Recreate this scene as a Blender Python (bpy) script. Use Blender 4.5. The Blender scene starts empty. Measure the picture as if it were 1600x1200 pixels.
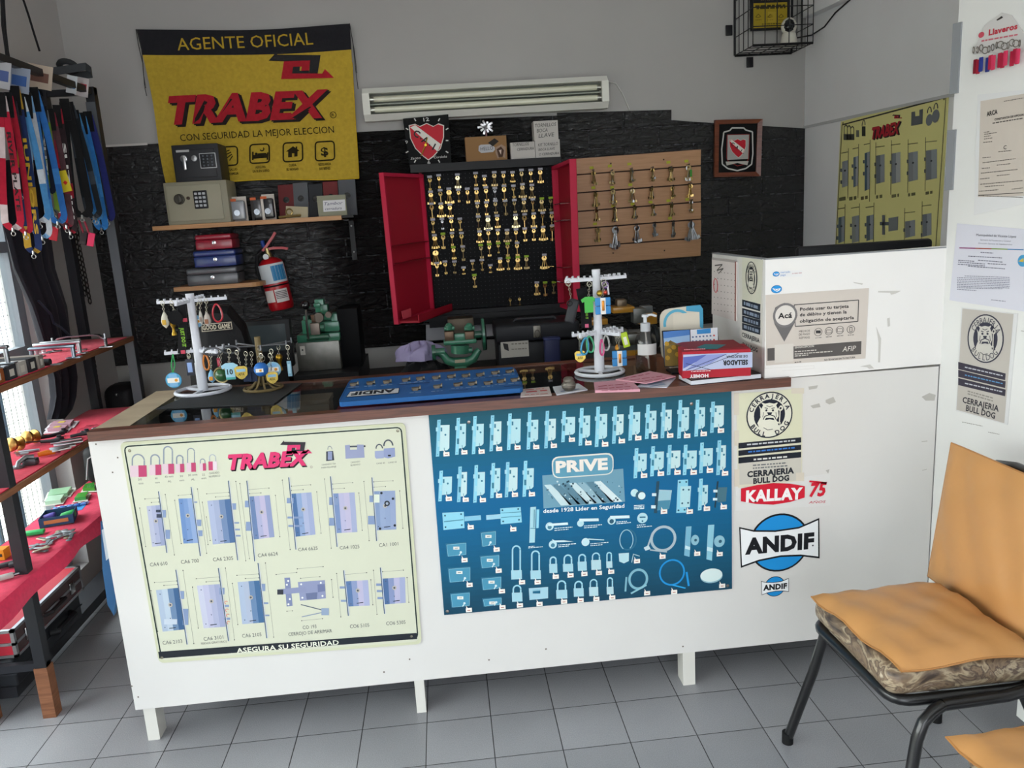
import bpy, bmesh, math, random
from mathutils import Vector, Matrix
random.seed(7)
SC = bpy.context.scene
COL = SC.collection
V = Vector
EXPOSURE = 0.0; SKY = 4.2
# ---------------------------------------------------------------- camera
CAM = V((-0.24312, -2.23130, 1.53017))
FPX = 1239.66
PITCH, YAW, ROLL = 0.207683, 0.077488, -0.060261
_cy, _sy, _cp, _sp = math.cos(YAW), math.sin(YAW), math.cos(PITCH), math.sin(PITCH)
FW = V((_sy*_cp, _cy*_cp, -_sp)); _r = V((_cy, -_sy, 0)); _u = _r.cross(FW)
RT = _r*math.cos(ROLL) + _u*math.sin(ROLL); UP = -_r*math.sin(ROLL) + _u*math.cos(ROLL)
cd = bpy.data.cameras.new('camera'); cam = bpy.data.objects.new('camera', cd); COL.objects.link(cam)
cd.sensor_width = 36; cd.lens = FPX/1600*36; cd.clip_start = 0.02
M3 = Matrix((RT, UP, -FW)).transposed()
cam.matrix_world = Matrix.Translation(CAM) @ M3.to_4x4()
SC.camera = cam
# ---------------------------------------------------------------- light
SC.view_settings.view_transform = 'Standard'; SC.view_settings.look = 'None'
SC.view_settings.exposure = EXPOSURE; SC.view_settings.gamma = 1
w = bpy.data.worlds.new('sky'); SC.world = w; w.use_nodes = True
bg = w.node_tree.nodes['Background']
tc = w.node_tree.nodes.new('ShaderNodeTexCoord'); sx = w.node_tree.nodes.new('ShaderNodeSeparateXYZ')
rp = w.node_tree.nodes.new('ShaderNodeValToRGB')
w.node_tree.links.new(tc.outputs['Generated'], sx.inputs[0]); w.node_tree.links.new(sx.outputs['Z'], rp.inputs[0])
rp.color_ramp.elements[0].position = 0.0; rp.color_ramp.elements[0].color = (0.93, 0.95, 1.0, 1)
rp.color_ramp.elements[1].position = 0.7; rp.color_ramp.elements[1].color = (0.75, 0.87, 1.0, 1)
w.node_tree.links.new(rp.outputs[0], bg.inputs[0]); bg.inputs[1].default_value = SKY
def portal(name, loc, rot, sx_, sy_):
    l = bpy.data.lights.new(name, 'AREA'); l.shape = 'RECTANGLE'; l.size = sx_; l.size_y = sy_
    l.cycles.is_portal = True
    o = bpy.data.objects.new(name, l); COL.objects.link(o); o.location = loc; o.rotation_euler = rot
sl_ = bpy.data.lights.new('sun', 'SUN'); sl_.energy = 10.0; sl_.angle = math.radians(75); sl_.color = (1.0, .98, .95)  # soft sun added to brighten the window side; the place has no direct sun
so_ = bpy.data.objects.new('sun', sl_); COL.objects.link(so_)
so_.rotation_euler = V((.84, .10, -.54)).to_track_quat('-Z', 'Y').to_euler()
# ---------------------------------------------------------------- helpers
def ray(x, y): return FW + RT*((x-800)/FPX) - UP*((y-600)/FPX)
def PX(x, y, X): d = ray(x, y); return CAM + d*((X-CAM.x)/d.x)
def PY(x, y, Y): d = ray(x, y); return CAM + d*((Y-CAM.y)/d.y)
def PZ(x, y, Z): d = ray(x, y); return CAM + d*((Z-CAM.z)/d.z)
def s2l(c): return c/12.92 if c <= 0.04045 else ((c+0.055)/1.055)**2.4
_cc = {}
def hexc(h):
    if h not in _cc:
        _cc[h] = tuple(s2l(int(h[i:i+2], 16)/255) for i in (0, 2, 4)) + (1.0,)
    return _cc[h]
MATS = {}
def nmat(name):
    m = bpy.data.materials.new(name); m.use_nodes = True
    nt = m.node_tree; return m, nt, nt.nodes['Principled BSDF']
def N(nt, t, **kw):
    n = nt.nodes.new(t)
    for k, v in kw.items(): setattr(n, k, v)
    return n
def paint(name, rough, metal=0.0, noise=0.0, nscale=40.0, bump=0.0, spec=0.5, trans=0.0, coat=0.0, sheen=0.0):
    m, nt, b = nmat(name); L = nt.links.new
    at = N(nt, 'ShaderNodeAttribute', attribute_name='Col')
    b.inputs['Roughness'].default_value = rough; b.inputs['Metallic'].default_value = metal
    b.inputs['Specular IOR Level'].default_value = spec; b.inputs['Coat Weight'].default_value = coat
    b.inputs['Transmission Weight'].default_value = trans; b.inputs['Sheen Weight'].default_value = sheen
    if noise or bump:
        g = N(nt, 'ShaderNodeNewGeometry')
        nz = N(nt, 'ShaderNodeTexNoise'); nz.inputs['Scale'].default_value = nscale; nz.inputs['Detail'].default_value = 4
        L(g.outputs['Position'], nz.inputs['Vector'])
    if noise:
        mr = N(nt, 'ShaderNodeMapRange'); mr.inputs[1].default_value = .25; mr.inputs[2].default_value = .75
        mr.inputs[3].default_value = 1-noise; mr.inputs[4].default_value = 1+noise*.5
        L(nz.outputs[0], mr.inputs[0])
        mx = N(nt, 'ShaderNodeMix', data_type='RGBA', blend_type='MULTIPLY'); mx.inputs[0].default_value = 1
        L(at.outputs['Color'], mx.inputs[6]); L(mr.outputs[0], mx.inputs[7]); L(mx.outputs[2], b.inputs['Base Color'])
    else: L(at.outputs['Color'], b.inputs['Base Color'])
    if bump:
        bp = N(nt, 'ShaderNodeBump'); bp.inputs['Strength'].default_value = bump; bp.inputs['Distance'].default_value = .004
        L(nz.outputs[0], bp.inputs['Height']); L(bp.outputs[0], b.inputs['Normal'])
    MATS[name] = m
paint('matte', .8, noise=.06, nscale=30); paint('satin', .48, spec=.25); paint('gloss', .14, coat=.3)
paint('paper', .75, spec=.3); paint('print', .55, spec=.25); paint('cloth', .95, noise=.15, nscale=60, bump=.3, spec=.2, sheen=.1)
paint('metal', .3, metal=1.0); paint('brass', .32, metal=.9, noise=.25, nscale=90); paint('chrome', .12, metal=1.0)
paint('steel', .45, metal=.85, noise=.2, nscale=25); paint('rubber', .7, noise=.15, nscale=60, spec=.3)
paint('board', .6, noise=.12, nscale=120, spec=.12); paint('cast', .3, noise=.12, nscale=40, coat=.3)
paint('vinyl', .38, noise=.05, nscale=8, bump=.25, spec=.4); paint('laminate', .35, noise=.02, nscale=5, spec=.4)
paint('leather', .5, spec=.2, noise=.1, nscale=120, bump=.12)
paint('clear', .04, trans=1.0)
def woodmat(name, c1, c2, rough=.45):
    m, nt, b = nmat(name); L = nt.links.new
    g = N(nt, 'ShaderNodeNewGeometry'); mp = N(nt, 'ShaderNodeMapping'); mp.inputs['Scale'].default_value = (4, 4, 60)
    nz = N(nt, 'ShaderNodeTexNoise'); nz.inputs['Scale'].default_value = 2.0; nz.inputs['Detail'].default_value = 5; nz.inputs['Distortion'].default_value = .6
    cr = N(nt, 'ShaderNodeValToRGB'); cr.color_ramp.elements[0].position = .3; cr.color_ramp.elements[1].position = .7
    cr.color_ramp.elements[0].color = hexc(c1); cr.color_ramp.elements[1].color = hexc(c2)
    L(g.outputs['Position'], mp.inputs[0]); L(mp.outputs[0], nz.inputs['Vector']); L(nz.outputs[0], cr.inputs[0]); L(cr.outputs[0], b.inputs['Base Color'])
    b.inputs['Roughness'].default_value = rough; MATS[name] = m
woodmat('wood_brown', '4a2a1e', '6d4030', .35); woodmat('wood_light', 'a8784a', 'bf8f5e'); woodmat('wood_pale', '9c8a72', 'b7a68c', .6)
woodmat('wood_slat', 'a87d58', 'b68a64', .5); woodmat('wood_red', '5a2c1c', '7a412c', .3); woodmat('wood_leg', '6a4028', '8a5a3c', .5)
# floor tiles
m, nt, b = nmat('floor_tile'); L = nt.links.new
g = N(nt, 'ShaderNodeNewGeometry'); br = N(nt, 'ShaderNodeTexBrick'); br.offset = 0; br.squash = 1
for k, v in (('Scale', 1), ('Brick Width', .2), ('Row Height', .2), ('Mortar Size', .0016), ('Mortar Smooth', .3), ('Bias', 0)): br.inputs[k].default_value = v
br.inputs['Color1'].default_value = hexc('98999d'); br.inputs['Color2'].default_value = hexc('8f9094'); br.inputs['Mortar'].default_value = hexc('242427')
nz = N(nt, 'ShaderNodeTexNoise'); nz.inputs['Scale'].default_value = 350; nz.inputs['Detail'].default_value = 2
n2 = N(nt, 'ShaderNodeTexNoise'); n2.inputs['Scale'].default_value = 3; n2.inputs['Detail'].default_value = 5
mr = N(nt, 'ShaderNodeMapRange'); mr.inputs[1].default_value = .3; mr.inputs[2].default_value = .7; mr.inputs[3].default_value = .82; mr.inputs[4].default_value = 1.12
m2 = N(nt, 'ShaderNodeMapRange'); m2.inputs[1].default_value = .3; m2.inputs[2].default_value = .7; m2.inputs[3].default_value = .9; m2.inputs[4].default_value = 1.06
mu = N(nt, 'ShaderNodeMath', operation='MULTIPLY'); mx = N(nt, 'ShaderNodeMix', data_type='RGBA', blend_type='MULTIPLY'); mx.inputs[0].default_value = 1
for a in (br, nz, n2): L(g.outputs['Position'], a.inputs['Vector'])
L(nz.outputs[0], mr.inputs[0]); L(n2.outputs[0], m2.inputs[0]); L(mr.outputs[0], mu.inputs[0]); L(m2.outputs[0], mu.inputs[1])
L(br.outputs['Color'], mx.inputs[6]); L(mu.outputs[0], mx.inputs[7]); L(mx.outputs[2], b.inputs['Base Color'])
bp = N(nt, 'ShaderNodeBump'); bp.inputs['Strength'].default_value = .5; bp.inputs['Distance'].default_value = .002; bp.invert = True
L(br.outputs['Fac'], bp.inputs['Height']); L(bp.outputs[0], b.inputs['Normal']); b.inputs['Roughness'].default_value = .34
MATS['floor_tile'] = m
# plaster
def plaster(name, h, stains=.06):
    m, nt, b = nmat(name); L = nt.links.new
    g = N(nt, 'ShaderNodeNewGeometry'); nz = N(nt, 'ShaderNodeTexNoise'); nz.inputs['Scale'].default_value = 1.6; nz.inputs['Detail'].default_value = 6
    L(g.outputs['Position'], nz.inputs['Vector']); mr = N(nt, 'ShaderNodeMapRange'); mr.inputs[1].default_value = .3; mr.inputs[2].default_value = .7; mr.inputs[3].default_value = 1-stains; mr.inputs[4].default_value = 1.02
    mx = N(nt, 'ShaderNodeMix', data_type='RGBA', blend_type='MULTIPLY'); mx.inputs[0].default_value = 1; mx.inputs[6].default_value = hexc(h)
    L(nz.outputs[0], mr.inputs[0]); L(mr.outputs[0], mx.inputs[7]); L(mx.outputs[2], b.inputs['Base Color']); b.inputs['Roughness'].default_value = .7
    n2 = N(nt, 'ShaderNodeTexNoise'); n2.inputs['Scale'].default_value = 60; L(g.outputs['Position'], n2.inputs['Vector'])
    bp = N(nt, 'ShaderNodeBump'); bp.inputs['Strength'].default_value = .06; L(n2.outputs[0], bp.inputs['Height']); L(bp.outputs[0], b.inputs['Normal'])
    MATS[name] = m
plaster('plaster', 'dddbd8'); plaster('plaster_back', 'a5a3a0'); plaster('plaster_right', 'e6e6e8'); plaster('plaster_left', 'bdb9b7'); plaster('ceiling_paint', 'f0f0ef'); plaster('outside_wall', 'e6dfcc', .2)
# black embossed brick
m, nt, b = nmat('black_brick'); L = nt.links.new
g = N(nt, 'ShaderNodeNewGeometry'); sp = N(nt, 'ShaderNodeSeparateXYZ'); cb = N(nt, 'ShaderNodeCombineXYZ'); L(g.outputs['Position'], sp.inputs[0])
L(sp.outputs['X'], cb.inputs['X']); L(sp.outputs['Z'], cb.inputs['Y']); br = N(nt, 'ShaderNodeTexBrick')
for k, v in (('Scale', 1), ('Brick Width', .36), ('Row Height', .092), ('Mortar Size', .005), ('Mortar Smooth', .6)): br.inputs[k].default_value = v
L(cb.outputs[0], br.inputs['Vector'])
nz = N(nt, 'ShaderNodeTexNoise'); nz.inputs['Scale'].default_value = 22; nz.inputs['Detail'].default_value = 6; nz.inputs['Roughness'].default_value = .62; nz.inputs['Distortion'].default_value = 1.2
mp = N(nt, 'ShaderNodeMapping'); mp.inputs['Scale'].default_value = (1, 2.1, 1); L(cb.outputs[0], mp.inputs[0]); L(mp.outputs[0], nz.inputs['Vector'])
vo = N(nt, 'ShaderNodeTexVoronoi', feature='DISTANCE_TO_EDGE'); vo.inputs['Scale'].default_value = 13; L(mp.outputs[0], vo.inputs['Vector'])
vm = N(nt, 'ShaderNodeMath', operation='MINIMUM'); vm.inputs[1].default_value = .12; L(vo.outputs['Distance'], vm.inputs[0])
mk = N(nt, 'ShaderNodeMapRange'); mk.inputs[1].default_value = -.86; mk.inputs[2].default_value = -.70; mk.inputs[3].default_value = .7; mk.inputs[4].default_value = 2.6; L(sp.outputs['X'], mk.inputs[0])
mkr = N(nt, 'ShaderNodeMapRange'); mkr.inputs[1].default_value = -.15; mkr.inputs[2].default_value = .35; mkr.inputs[3].default_value = 1.0; mkr.inputs[4].default_value = .35; L(sp.outputs['X'], mkr.inputs[0])
mkm = N(nt, 'ShaderNodeMath', operation='MULTIPLY'); L(mk.outputs[0], mkm.inputs[0]); L(mkr.outputs[0], mkm.inputs[1])
a1 = N(nt, 'ShaderNodeMath', operation='MULTIPLY'); L(vm.outputs[0], a1.inputs[0]); a1.inputs[1].default_value = 1.6
a2 = N(nt, 'ShaderNodeMath', operation='ADD'); L(a1.outputs[0], a2.inputs[0]); L(nz.outputs[0], a2.inputs[1])
a3 = N(nt, 'ShaderNodeMath', operation='MULTIPLY'); L(a2.outputs[0], a3.inputs[0]); L(mkm.outputs[0], a3.inputs[1])
a4 = N(nt, 'ShaderNodeMath', operation='SUBTRACT'); L(a3.outputs[0], a4.inputs[0]); L(br.outputs['Fac'], a4.inputs[1])
bp = N(nt, 'ShaderNodeBump'); bp.inputs['Strength'].default_value = .8; bp.inputs['Distance'].default_value = .014; L(a4.outputs[0], bp.inputs['Height']); L(bp.outputs[0], b.inputs['Normal'])
jx = N(nt, 'ShaderNodeMix', data_type='RGBA'); jf = N(nt, 'ShaderNodeMath', operation='MULTIPLY'); L(br.outputs['Fac'], jf.inputs[0]); jm = N(nt, 'ShaderNodeMapRange'); jm.inputs[1].default_value = .45; jm.inputs[2].default_value = .62; L(nz.outputs[0], jm.inputs[0]); L(jm.outputs[0], jf.inputs[1])
L(jf.outputs[0], jx.inputs[0]); jx.inputs[6].default_value = hexc('0c0d0e'); jx.inputs[7].default_value = hexc('4c4d50'); L(jx.outputs[2], b.inputs['Base Color']); b.inputs['Roughness'].default_value = .24; MATS['black_brick'] = m
# camouflage vinyl
m, nt, b = nmat('camo'); L = nt.links.new
g = N(nt, 'ShaderNodeNewGeometry'); nz = N(nt, 'ShaderNodeTexNoise'); nz.inputs['Scale'].default_value = 9; nz.inputs['Detail'].default_value = 5; nz.inputs['Distortion'].default_value = 1.6
mp = N(nt, 'ShaderNodeMapping'); mp.inputs['Scale'].default_value = (1, 1, 2.2); L(g.outputs['Position'], mp.inputs[0]); L(mp.outputs[0], nz.inputs['Vector'])
cr = N(nt, 'ShaderNodeValToRGB'); E_ = cr.color_ramp.elements; E_[0].position = .3; E_[0].color = hexc('3e322b'); E_[1].position = .72; E_[1].color = hexc('cdbfa6')
for p_, h_ in ((.42, '84705a'), (.47, 'b5a488'), (.52, '544238'), (.57, '8c7860'), (.63, '6a5648')): e = E_.new(p_); e.color = hexc(h_)
L(nz.outputs[0], cr.inputs[0]); L(cr.outputs[0], b.inputs['Base Color']); b.inputs['Roughness'].default_value = .38; MATS['camo'] = m
# window glass: clear pane that reflects at grazing angles
def pane_mat(name, tint):
    m, nt, b = nmat(name); nt.nodes.remove(b); L = nt.links.new; out = nt.nodes['Material Output']
    tr = N(nt, 'ShaderNodeBsdfTransparent'); tr.inputs[0].default_value = tint; gl = N(nt, 'ShaderNodeBsdfGlossy'); gl.inputs['Roughness'].default_value = .015
    fr = N(nt, 'ShaderNodeFresnel'); fr.inputs[0].default_value = 1.52; mi = N(nt, 'ShaderNodeMixShader')
    gg = N(nt, 'ShaderNodeNewGeometry'); iv = N(nt, 'ShaderNodeMath', operation='SUBTRACT'); iv.inputs[0].default_value = 1; L(gg.outputs['Backfacing'], iv.inputs[1])
    mm = N(nt, 'ShaderNodeMath', operation='MULTIPLY'); L(fr.outputs[0], mm.inputs[0]); L(iv.outputs[0], mm.inputs[1])
    L(mm.outputs[0], mi.inputs[0]); L(tr.outputs[0], mi.inputs[1]); L(gl.outputs[0], mi.inputs[2]); L(mi.outputs[0], out.inputs[0]); MATS[name] = m
pane_mat('pane', (.93, .96, .95, 1)); pane_mat('bag_film', (.86, .87, .88, 1))

def basis(n, up=V((0, 0, 1))):
    n = n.normalized(); r = up.cross(n)
    if r.length < 1e-4: r = V((1, 0, 0))
    r.normalize(); return r, n.cross(r), n
class MB:
    def __init__(s, mat='matte', col='808080'):
        s.v = []; s.f = []; s.c = []; s.m = []; s.sm = []; s.mat = mat; s.col = col; s.mats = []
    def _f(s, idx, smooth=False, col=None, mat=None):
        mat = mat or s.mat
        if mat not in s.mats: s.mats.append(mat)
        s.f.append(tuple(idx)); s.c.append(hexc(col or s.col)); s.m.append(s.mats.index(mat)); s.sm.append(smooth)
    def face(s, pts, col=None, mat=None):
        b = len(s.v); s.v += [V(p) for p in pts]; s._f(range(b, b+len(pts)), False, col, mat); return s
    def hexa(s, p, col=None, mat=None):       # p: 4 bottom, 4 top (ccw)
        b = len(s.v); s.v += [V(q) for q in p]
        for q in ((3, 2, 1, 0), (4, 5, 6, 7), (0, 1, 5, 4), (1, 2, 6, 5), (2, 3, 7, 6), (3, 0, 4, 7)): s._f([b+i for i in q], False, col, mat)
        return s
    def box(s, a, b, col=None, mat=None):
        x0, y0, z0 = [min(a[i], b[i]) for i in range(3)]; x1, y1, z1 = [max(a[i], b[i]) for i in range(3)]
        return s.hexa([(x0, y0, z0), (x1, y0, z0), (x1, y1, z0), (x0, y1, z0), (x0, y0, z1), (x1, y0, z1), (x1, y1, z1), (x0, y1, z1)], col, mat)
    def obox(s, c, sz, X=V((1, 0, 0)), Z=V((0, 0, 1)), col=None, mat=None):
        X = V(X).normalized(); Z = V(Z).normalized(); Y = Z.cross(X).normalized(); c = V(c)
        P = lambda a, b_, d: c + X*(a*sz[0]/2) + Y*(b_*sz[1]/2) + Z*(d*sz[2]/2)
        return s.hexa([P(-1, -1, -1), P(1, -1, -1), P(1, 1, -1), P(-1, 1, -1), P(-1, -1, 1), P(1, -1, 1), P(1, 1, 1), P(-1, 1, 1)], col, mat)
    def rbox(s, c, sz, r=.005, seg=2, X=V((1, 0, 0)), Z=V((0, 0, 1)), col=None, mat=None):
        bm = bmesh.new(); bmesh.ops.create_cube(bm, size=1)
        for v in bm.verts: v.co = V((v.co.x*sz[0], v.co.y*sz[1], v.co.z*sz[2]))
        bmesh.ops.bevel(bm, geom=bm.edges[:], offset=min(r, min(sz)*.49), segments=seg, profile=.5, affect='EDGES', clamp_overlap=True)
        X = V(X).normalized(); Z = V(Z).normalized(); Y = Z.cross(X).normalized(); c = V(c)
        b = len(s.v); bm.verts.index_update(); s.v += [c + X*v.co.x + Y*v.co.y + Z*v.co.z for v in bm.verts]
        for f in bm.faces: s._f([b+v.index for v in f.verts], True, col, mat)
        bm.free(); return s
    def tube(s, pts, r, n=8, closed=False, col=None, mat=None, caps=True):
        pts = [V(p) for p in pts]; k = len(pts); rs = r if isinstance(r, (list, tuple)) else [r]*k
        rings = []; prev = None
        for i, p in enumerate(pts):
            if closed: t = pts[(i+1) % k]-pts[i-1]
            else: t = pts[min(i+1, k-1)]-pts[max(i-1, 0)]
            t.normalize()
            if prev is None: a = t.orthogonal().normalized()
            else:
                a = prev - t*prev.dot(t)
                a = a.normalized() if a.length > 1e-6 else t.orthogonal().normalized()
            prev = a; bb = t.cross(a); base = len(s.v)
            s.v += [p + (a*math.cos(2*math.pi*j/n) + bb*math.sin(2*math.pi*j/n))*rs[i] for j in range(n)]; rings.append(base)
        for i in range(k if closed else k-1):
            A = rings[i]; B = rings[(i+1) % k]
            for j in range(n): s._f((A+j, A+(j+1) % n, B+(j+1) % n, B+j), True, col, mat)
        if caps and not closed:
            s._f([rings[0]+j for j in reversed(range(n))], False, col, mat); s._f([rings[-1]+j for j in range(n)], False, col, mat)
        return s
    def cyl(s, p0, p1, r, r1=None, n=16, col=None, mat=None): return s.tube([p0, p1], [r, r if r1 is None else r1], n, col=col, mat=mat)
    def lathe(s, prof, o, ax=V((0, 0, 1)), n=20, col=None, mat=None):   # prof: (r, h)
        r_, u_, a = basis(V(ax), V((0, 1, 0)) if abs(V(ax).z) > .9 else V((0, 0, 1))); o = V(o); rings = []
        for (r, h) in prof:
            b = len(s.v); rings.append(b); s.v += [o + a*h + (r_*math.cos(2*math.pi*j/n) + u_*math.sin(2*math.pi*j/n))*max(r, 1e-5) for j in range(n)]
        for A, B in zip(rings, rings[1:]):
            for j in range(n): s._f((A+j, A+(j+1) % n, B+(j+1) % n, B+j), True, col, mat)
        if prof[0][0] > 1e-4: s._f([rings[0]+j for j in reversed(range(n))], False, col, mat)
        if prof[-1][0] > 1e-4: s._f([rings[-1]+j for j in range(n)], False, col, mat)
        return s
    def ball(s, c, r, n=12, col=None, mat=None):
        r = V((r, r, r)) if not hasattr(r, '__len__') else V(r); c = V(c); k = n//2; rings = []
        for i in range(k+1):
            t = math.pi*i/k; b = len(s.v); rings.append(b)
            s.v += [c + V((r.x*math.sin(t)*math.cos(2*math.pi*j/n), r.y*math.sin(t)*math.sin(2*math.pi*j/n), -r.z*math.cos(t))) for j in range(n)]
        for A, B in zip(rings, rings[1:]):
            for j in range(n): s._f((A+j, A+(j+1) % n, B+(j+1) % n, B+j), True, col, mat)
        return s
    def prism(s, pts, ext, col=None, mat=None, smooth=False, sidecol=None):
        pts = [V(p) for p in pts]; ext = V(ext); k = len(pts); b = len(s.v); s.v += pts + [p+ext for p in pts]
        s._f(list(reversed(range(b, b+k))), False, col, mat); s._f(range(b+k, b+2*k), False, col, mat)
        for i in range(k): j = (i+1) % k; s._f((b+i, b+j, b+k+j, b+k+i), smooth, sidecol or col, mat)
        return s
    def ring(s, c, R_, r, ax=V((0, 1, 0)), n=20, m=6, col=None, mat=None, sx=1.0, sy=1.0):
        a, u, _ = basis(V(ax)); c = V(c)
        return s.tube([c + a*(R_*sx*math.cos(2*math.pi*i/n)) + u*(R_*sy*math.sin(2*math.pi*i/n)) for i in range(n)], r, m, True, col, mat)
    def grid(s, fn, nu, nv, col=None, mat=None, smooth=True, colfn=None):
        b = len(s.v); s.v += [V(fn(i/nu, j/nv)) for j in range(nv+1) for i in range(nu+1)]
        for j in range(nv):
            for i in range(nu):
                q = b+j*(nu+1)+i; s._f((q, q+1, q+nu+2, q+nu+1), smooth, colfn((i+.5)/nu, (j+.5)/nv) if colfn else col, mat)
        return s
    def ribbon(s, pts, wd, wdir, th=.0012, col=None, mat=None, colfn=None):
        pts = [V(p) for p in pts]; k = len(pts); ws = wdir if isinstance(wdir, list) else [V(wdir)]*k
        b = len(s.v)
        for i, p in enumerate(pts):
            t = (pts[min(i+1, k-1)]-pts[max(i-1, 0)]).normalized(); d = ws[i].normalized(); d = (d - t*d.dot(t))
            d = d.normalized() if d.length > 1e-5 else t.orthogonal().normalized(); nn = t.cross(d)*(th/2)
            s.v += [p-d*wd/2-nn, p+d*wd/2-nn, p+d*wd/2+nn, p-d*wd/2+nn]
        for i in range(k-1):
            A = b+4*i
            for j in range(4): s._f((A+j, A+(j+1) % 4, A+4+(j+1) % 4, A+4+j), j % 2 == 0, colfn(i/(k-1)) if colfn else col, mat)
        s._f((b+3, b+2, b+1, b), False, col, mat); e = b+4*(k-1); s._f((e, e+1, e+2, e+3), False, col, mat)
        return s
    def text(s, body, o, right, up, width, height, col=None, mat=None, bold=0.0, shear=0.0, align='L', thick=0):
        """lettering; o: baseline start, width/height: of the whole line and its capitals (either may be None)"""
        verts, faces, x0, x1, H = glyphs(body, bold, shear)
        if not verts: return s
        sy = height/.729 if height else None
        sx = width/(x1-x0) if width else sy
        if sy is None: sy = sx
        sh = 0 if align == 'L' else (-(x1-x0)*sx/2 if align == 'C' else -(x1-x0)*sx)
        b = len(s.v); right = V(right); up = V(up); o = V(o)
        s.v += [o + right*((x-x0)*sx+sh) + up*(y*sy) for (x, y) in verts]
        for f in faces: s._f([b+i for i in f], False, col, mat)
        return s
    def build(s, name, parent=None, label=None, cat=None, group=None, kind=None, loc=None, smooth_angle=None):
        me = bpy.data.meshes.new(name)
        if loc is None:
            if parent is not None: loc = V(parent['_o']) if '_o' in parent else V((0, 0, 0))
            else:
                lo = [min(v[i] for v in s.v) for i in range(3)]; hi = [max(v[i] for v in s.v) for i in range(3)]
                loc = V(((lo[0]+hi[0])/2, (lo[1]+hi[1])/2, lo[2]))
        me.from_pydata([tuple(v-loc) for v in s.v], [], s.f)
        for m_ in s.mats: me.materials.append(MATS[m_])
        me.polygons.foreach_set('material_index', s.m); me.polygons.foreach_set('use_smooth', s.sm)
        at = me.color_attributes.new('Col', 'FLOAT_COLOR', 'CORNER')
        buf = []
        for p, c in zip(s.f, s.c): buf.extend(c*len(p))
        at.data.foreach_set('color', buf)
        if any(s.sm):
            try: me.set_sharp_from_angle(angle=smooth_angle or math.radians(42))
            except Exception: pass
        o = bpy.data.objects.new(name, me); COL.objects.link(o)
        if parent is not None: o.parent = parent; OFF[o] = loc; o['_o'] = tuple(loc)
        else: o.location = loc; o['_o'] = tuple(loc)
        tag(o, label, cat, group, kind); return o
OFF = {}
def tag(o, label=None, cat=None, group=None, kind=None):
    if label: o['label'] = label
    if cat: o['category'] = cat
    if group: o['group'] = group
    if kind: o['kind'] = kind
    return o
def thing(name, loc, label, cat, group=None):
    o = bpy.data.objects.new(name, None); COL.objects.link(o); o.location = loc; o.empty_display_size = .05
    o['_o'] = tuple(V(loc)); return tag(o, label, cat, group)
_gl = {}
def glyphs(body, bold, shear):
    k = (body, bold, shear)
    if k not in _gl:
        cu = bpy.data.curves.new('t', 'FONT'); cu.body = body; cu.resolution_u = 2; cu.offset = bold; cu.shear = shear
        if bold: cu.space_character = 1+bold*1.2
        ob = bpy.data.objects.new('t', cu); me = bpy.data.meshes.new_from_object(ob)
        vs = [(v.co.x, v.co.y) for v in me.vertices]; fs = [tuple(p.vertices) for p in me.polygons]
        # front faces only, counter-clockwise
        xs = [v[0] for v in vs] or [0, 1]
        ff = []
        for f in fs:
            a = sum(vs[f[i]][0]*vs[f[(i+1) % len(f)]][1]-vs[f[(i+1) % len(f)]][0]*vs[f[i]][1] for i in range(len(f)))
            if abs(a) > 1e-9: ff.append(f if a > 0 else tuple(reversed(f)))
        bpy.data.objects.remove(ob); bpy.data.curves.remove(cu); bpy.data.meshes.remove(me)
        _gl[k] = (vs, ff, min(xs), max(xs), 0)
    return _gl[k]
class Plane:
    """a real plane in the room on which flat things and their printing lie; pixel measurements are cast on to it"""
    def __init__(s, p, n, right=None):
        s.p = V(p); s.n = V(n).normalized(); s.r = (V(right) if right else basis(s.n)[0]).normalized(); s.r = (s.r - s.n*s.r.dot(s.n)).normalized(); s.u = s.n.cross(s.r)
    def hit(s, x, y, off=0.0):
        d = ray(x, y); return CAM + d*(((s.p-CAM).dot(s.n))/d.dot(s.n)) + s.n*off
    def tilt(s, a, b):      # right axis along a measured edge
        s.r = (s.hit(*b)-s.hit(*a)).normalized(); s.u = s.n.cross(s.r); return s
LZ = .00035
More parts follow.
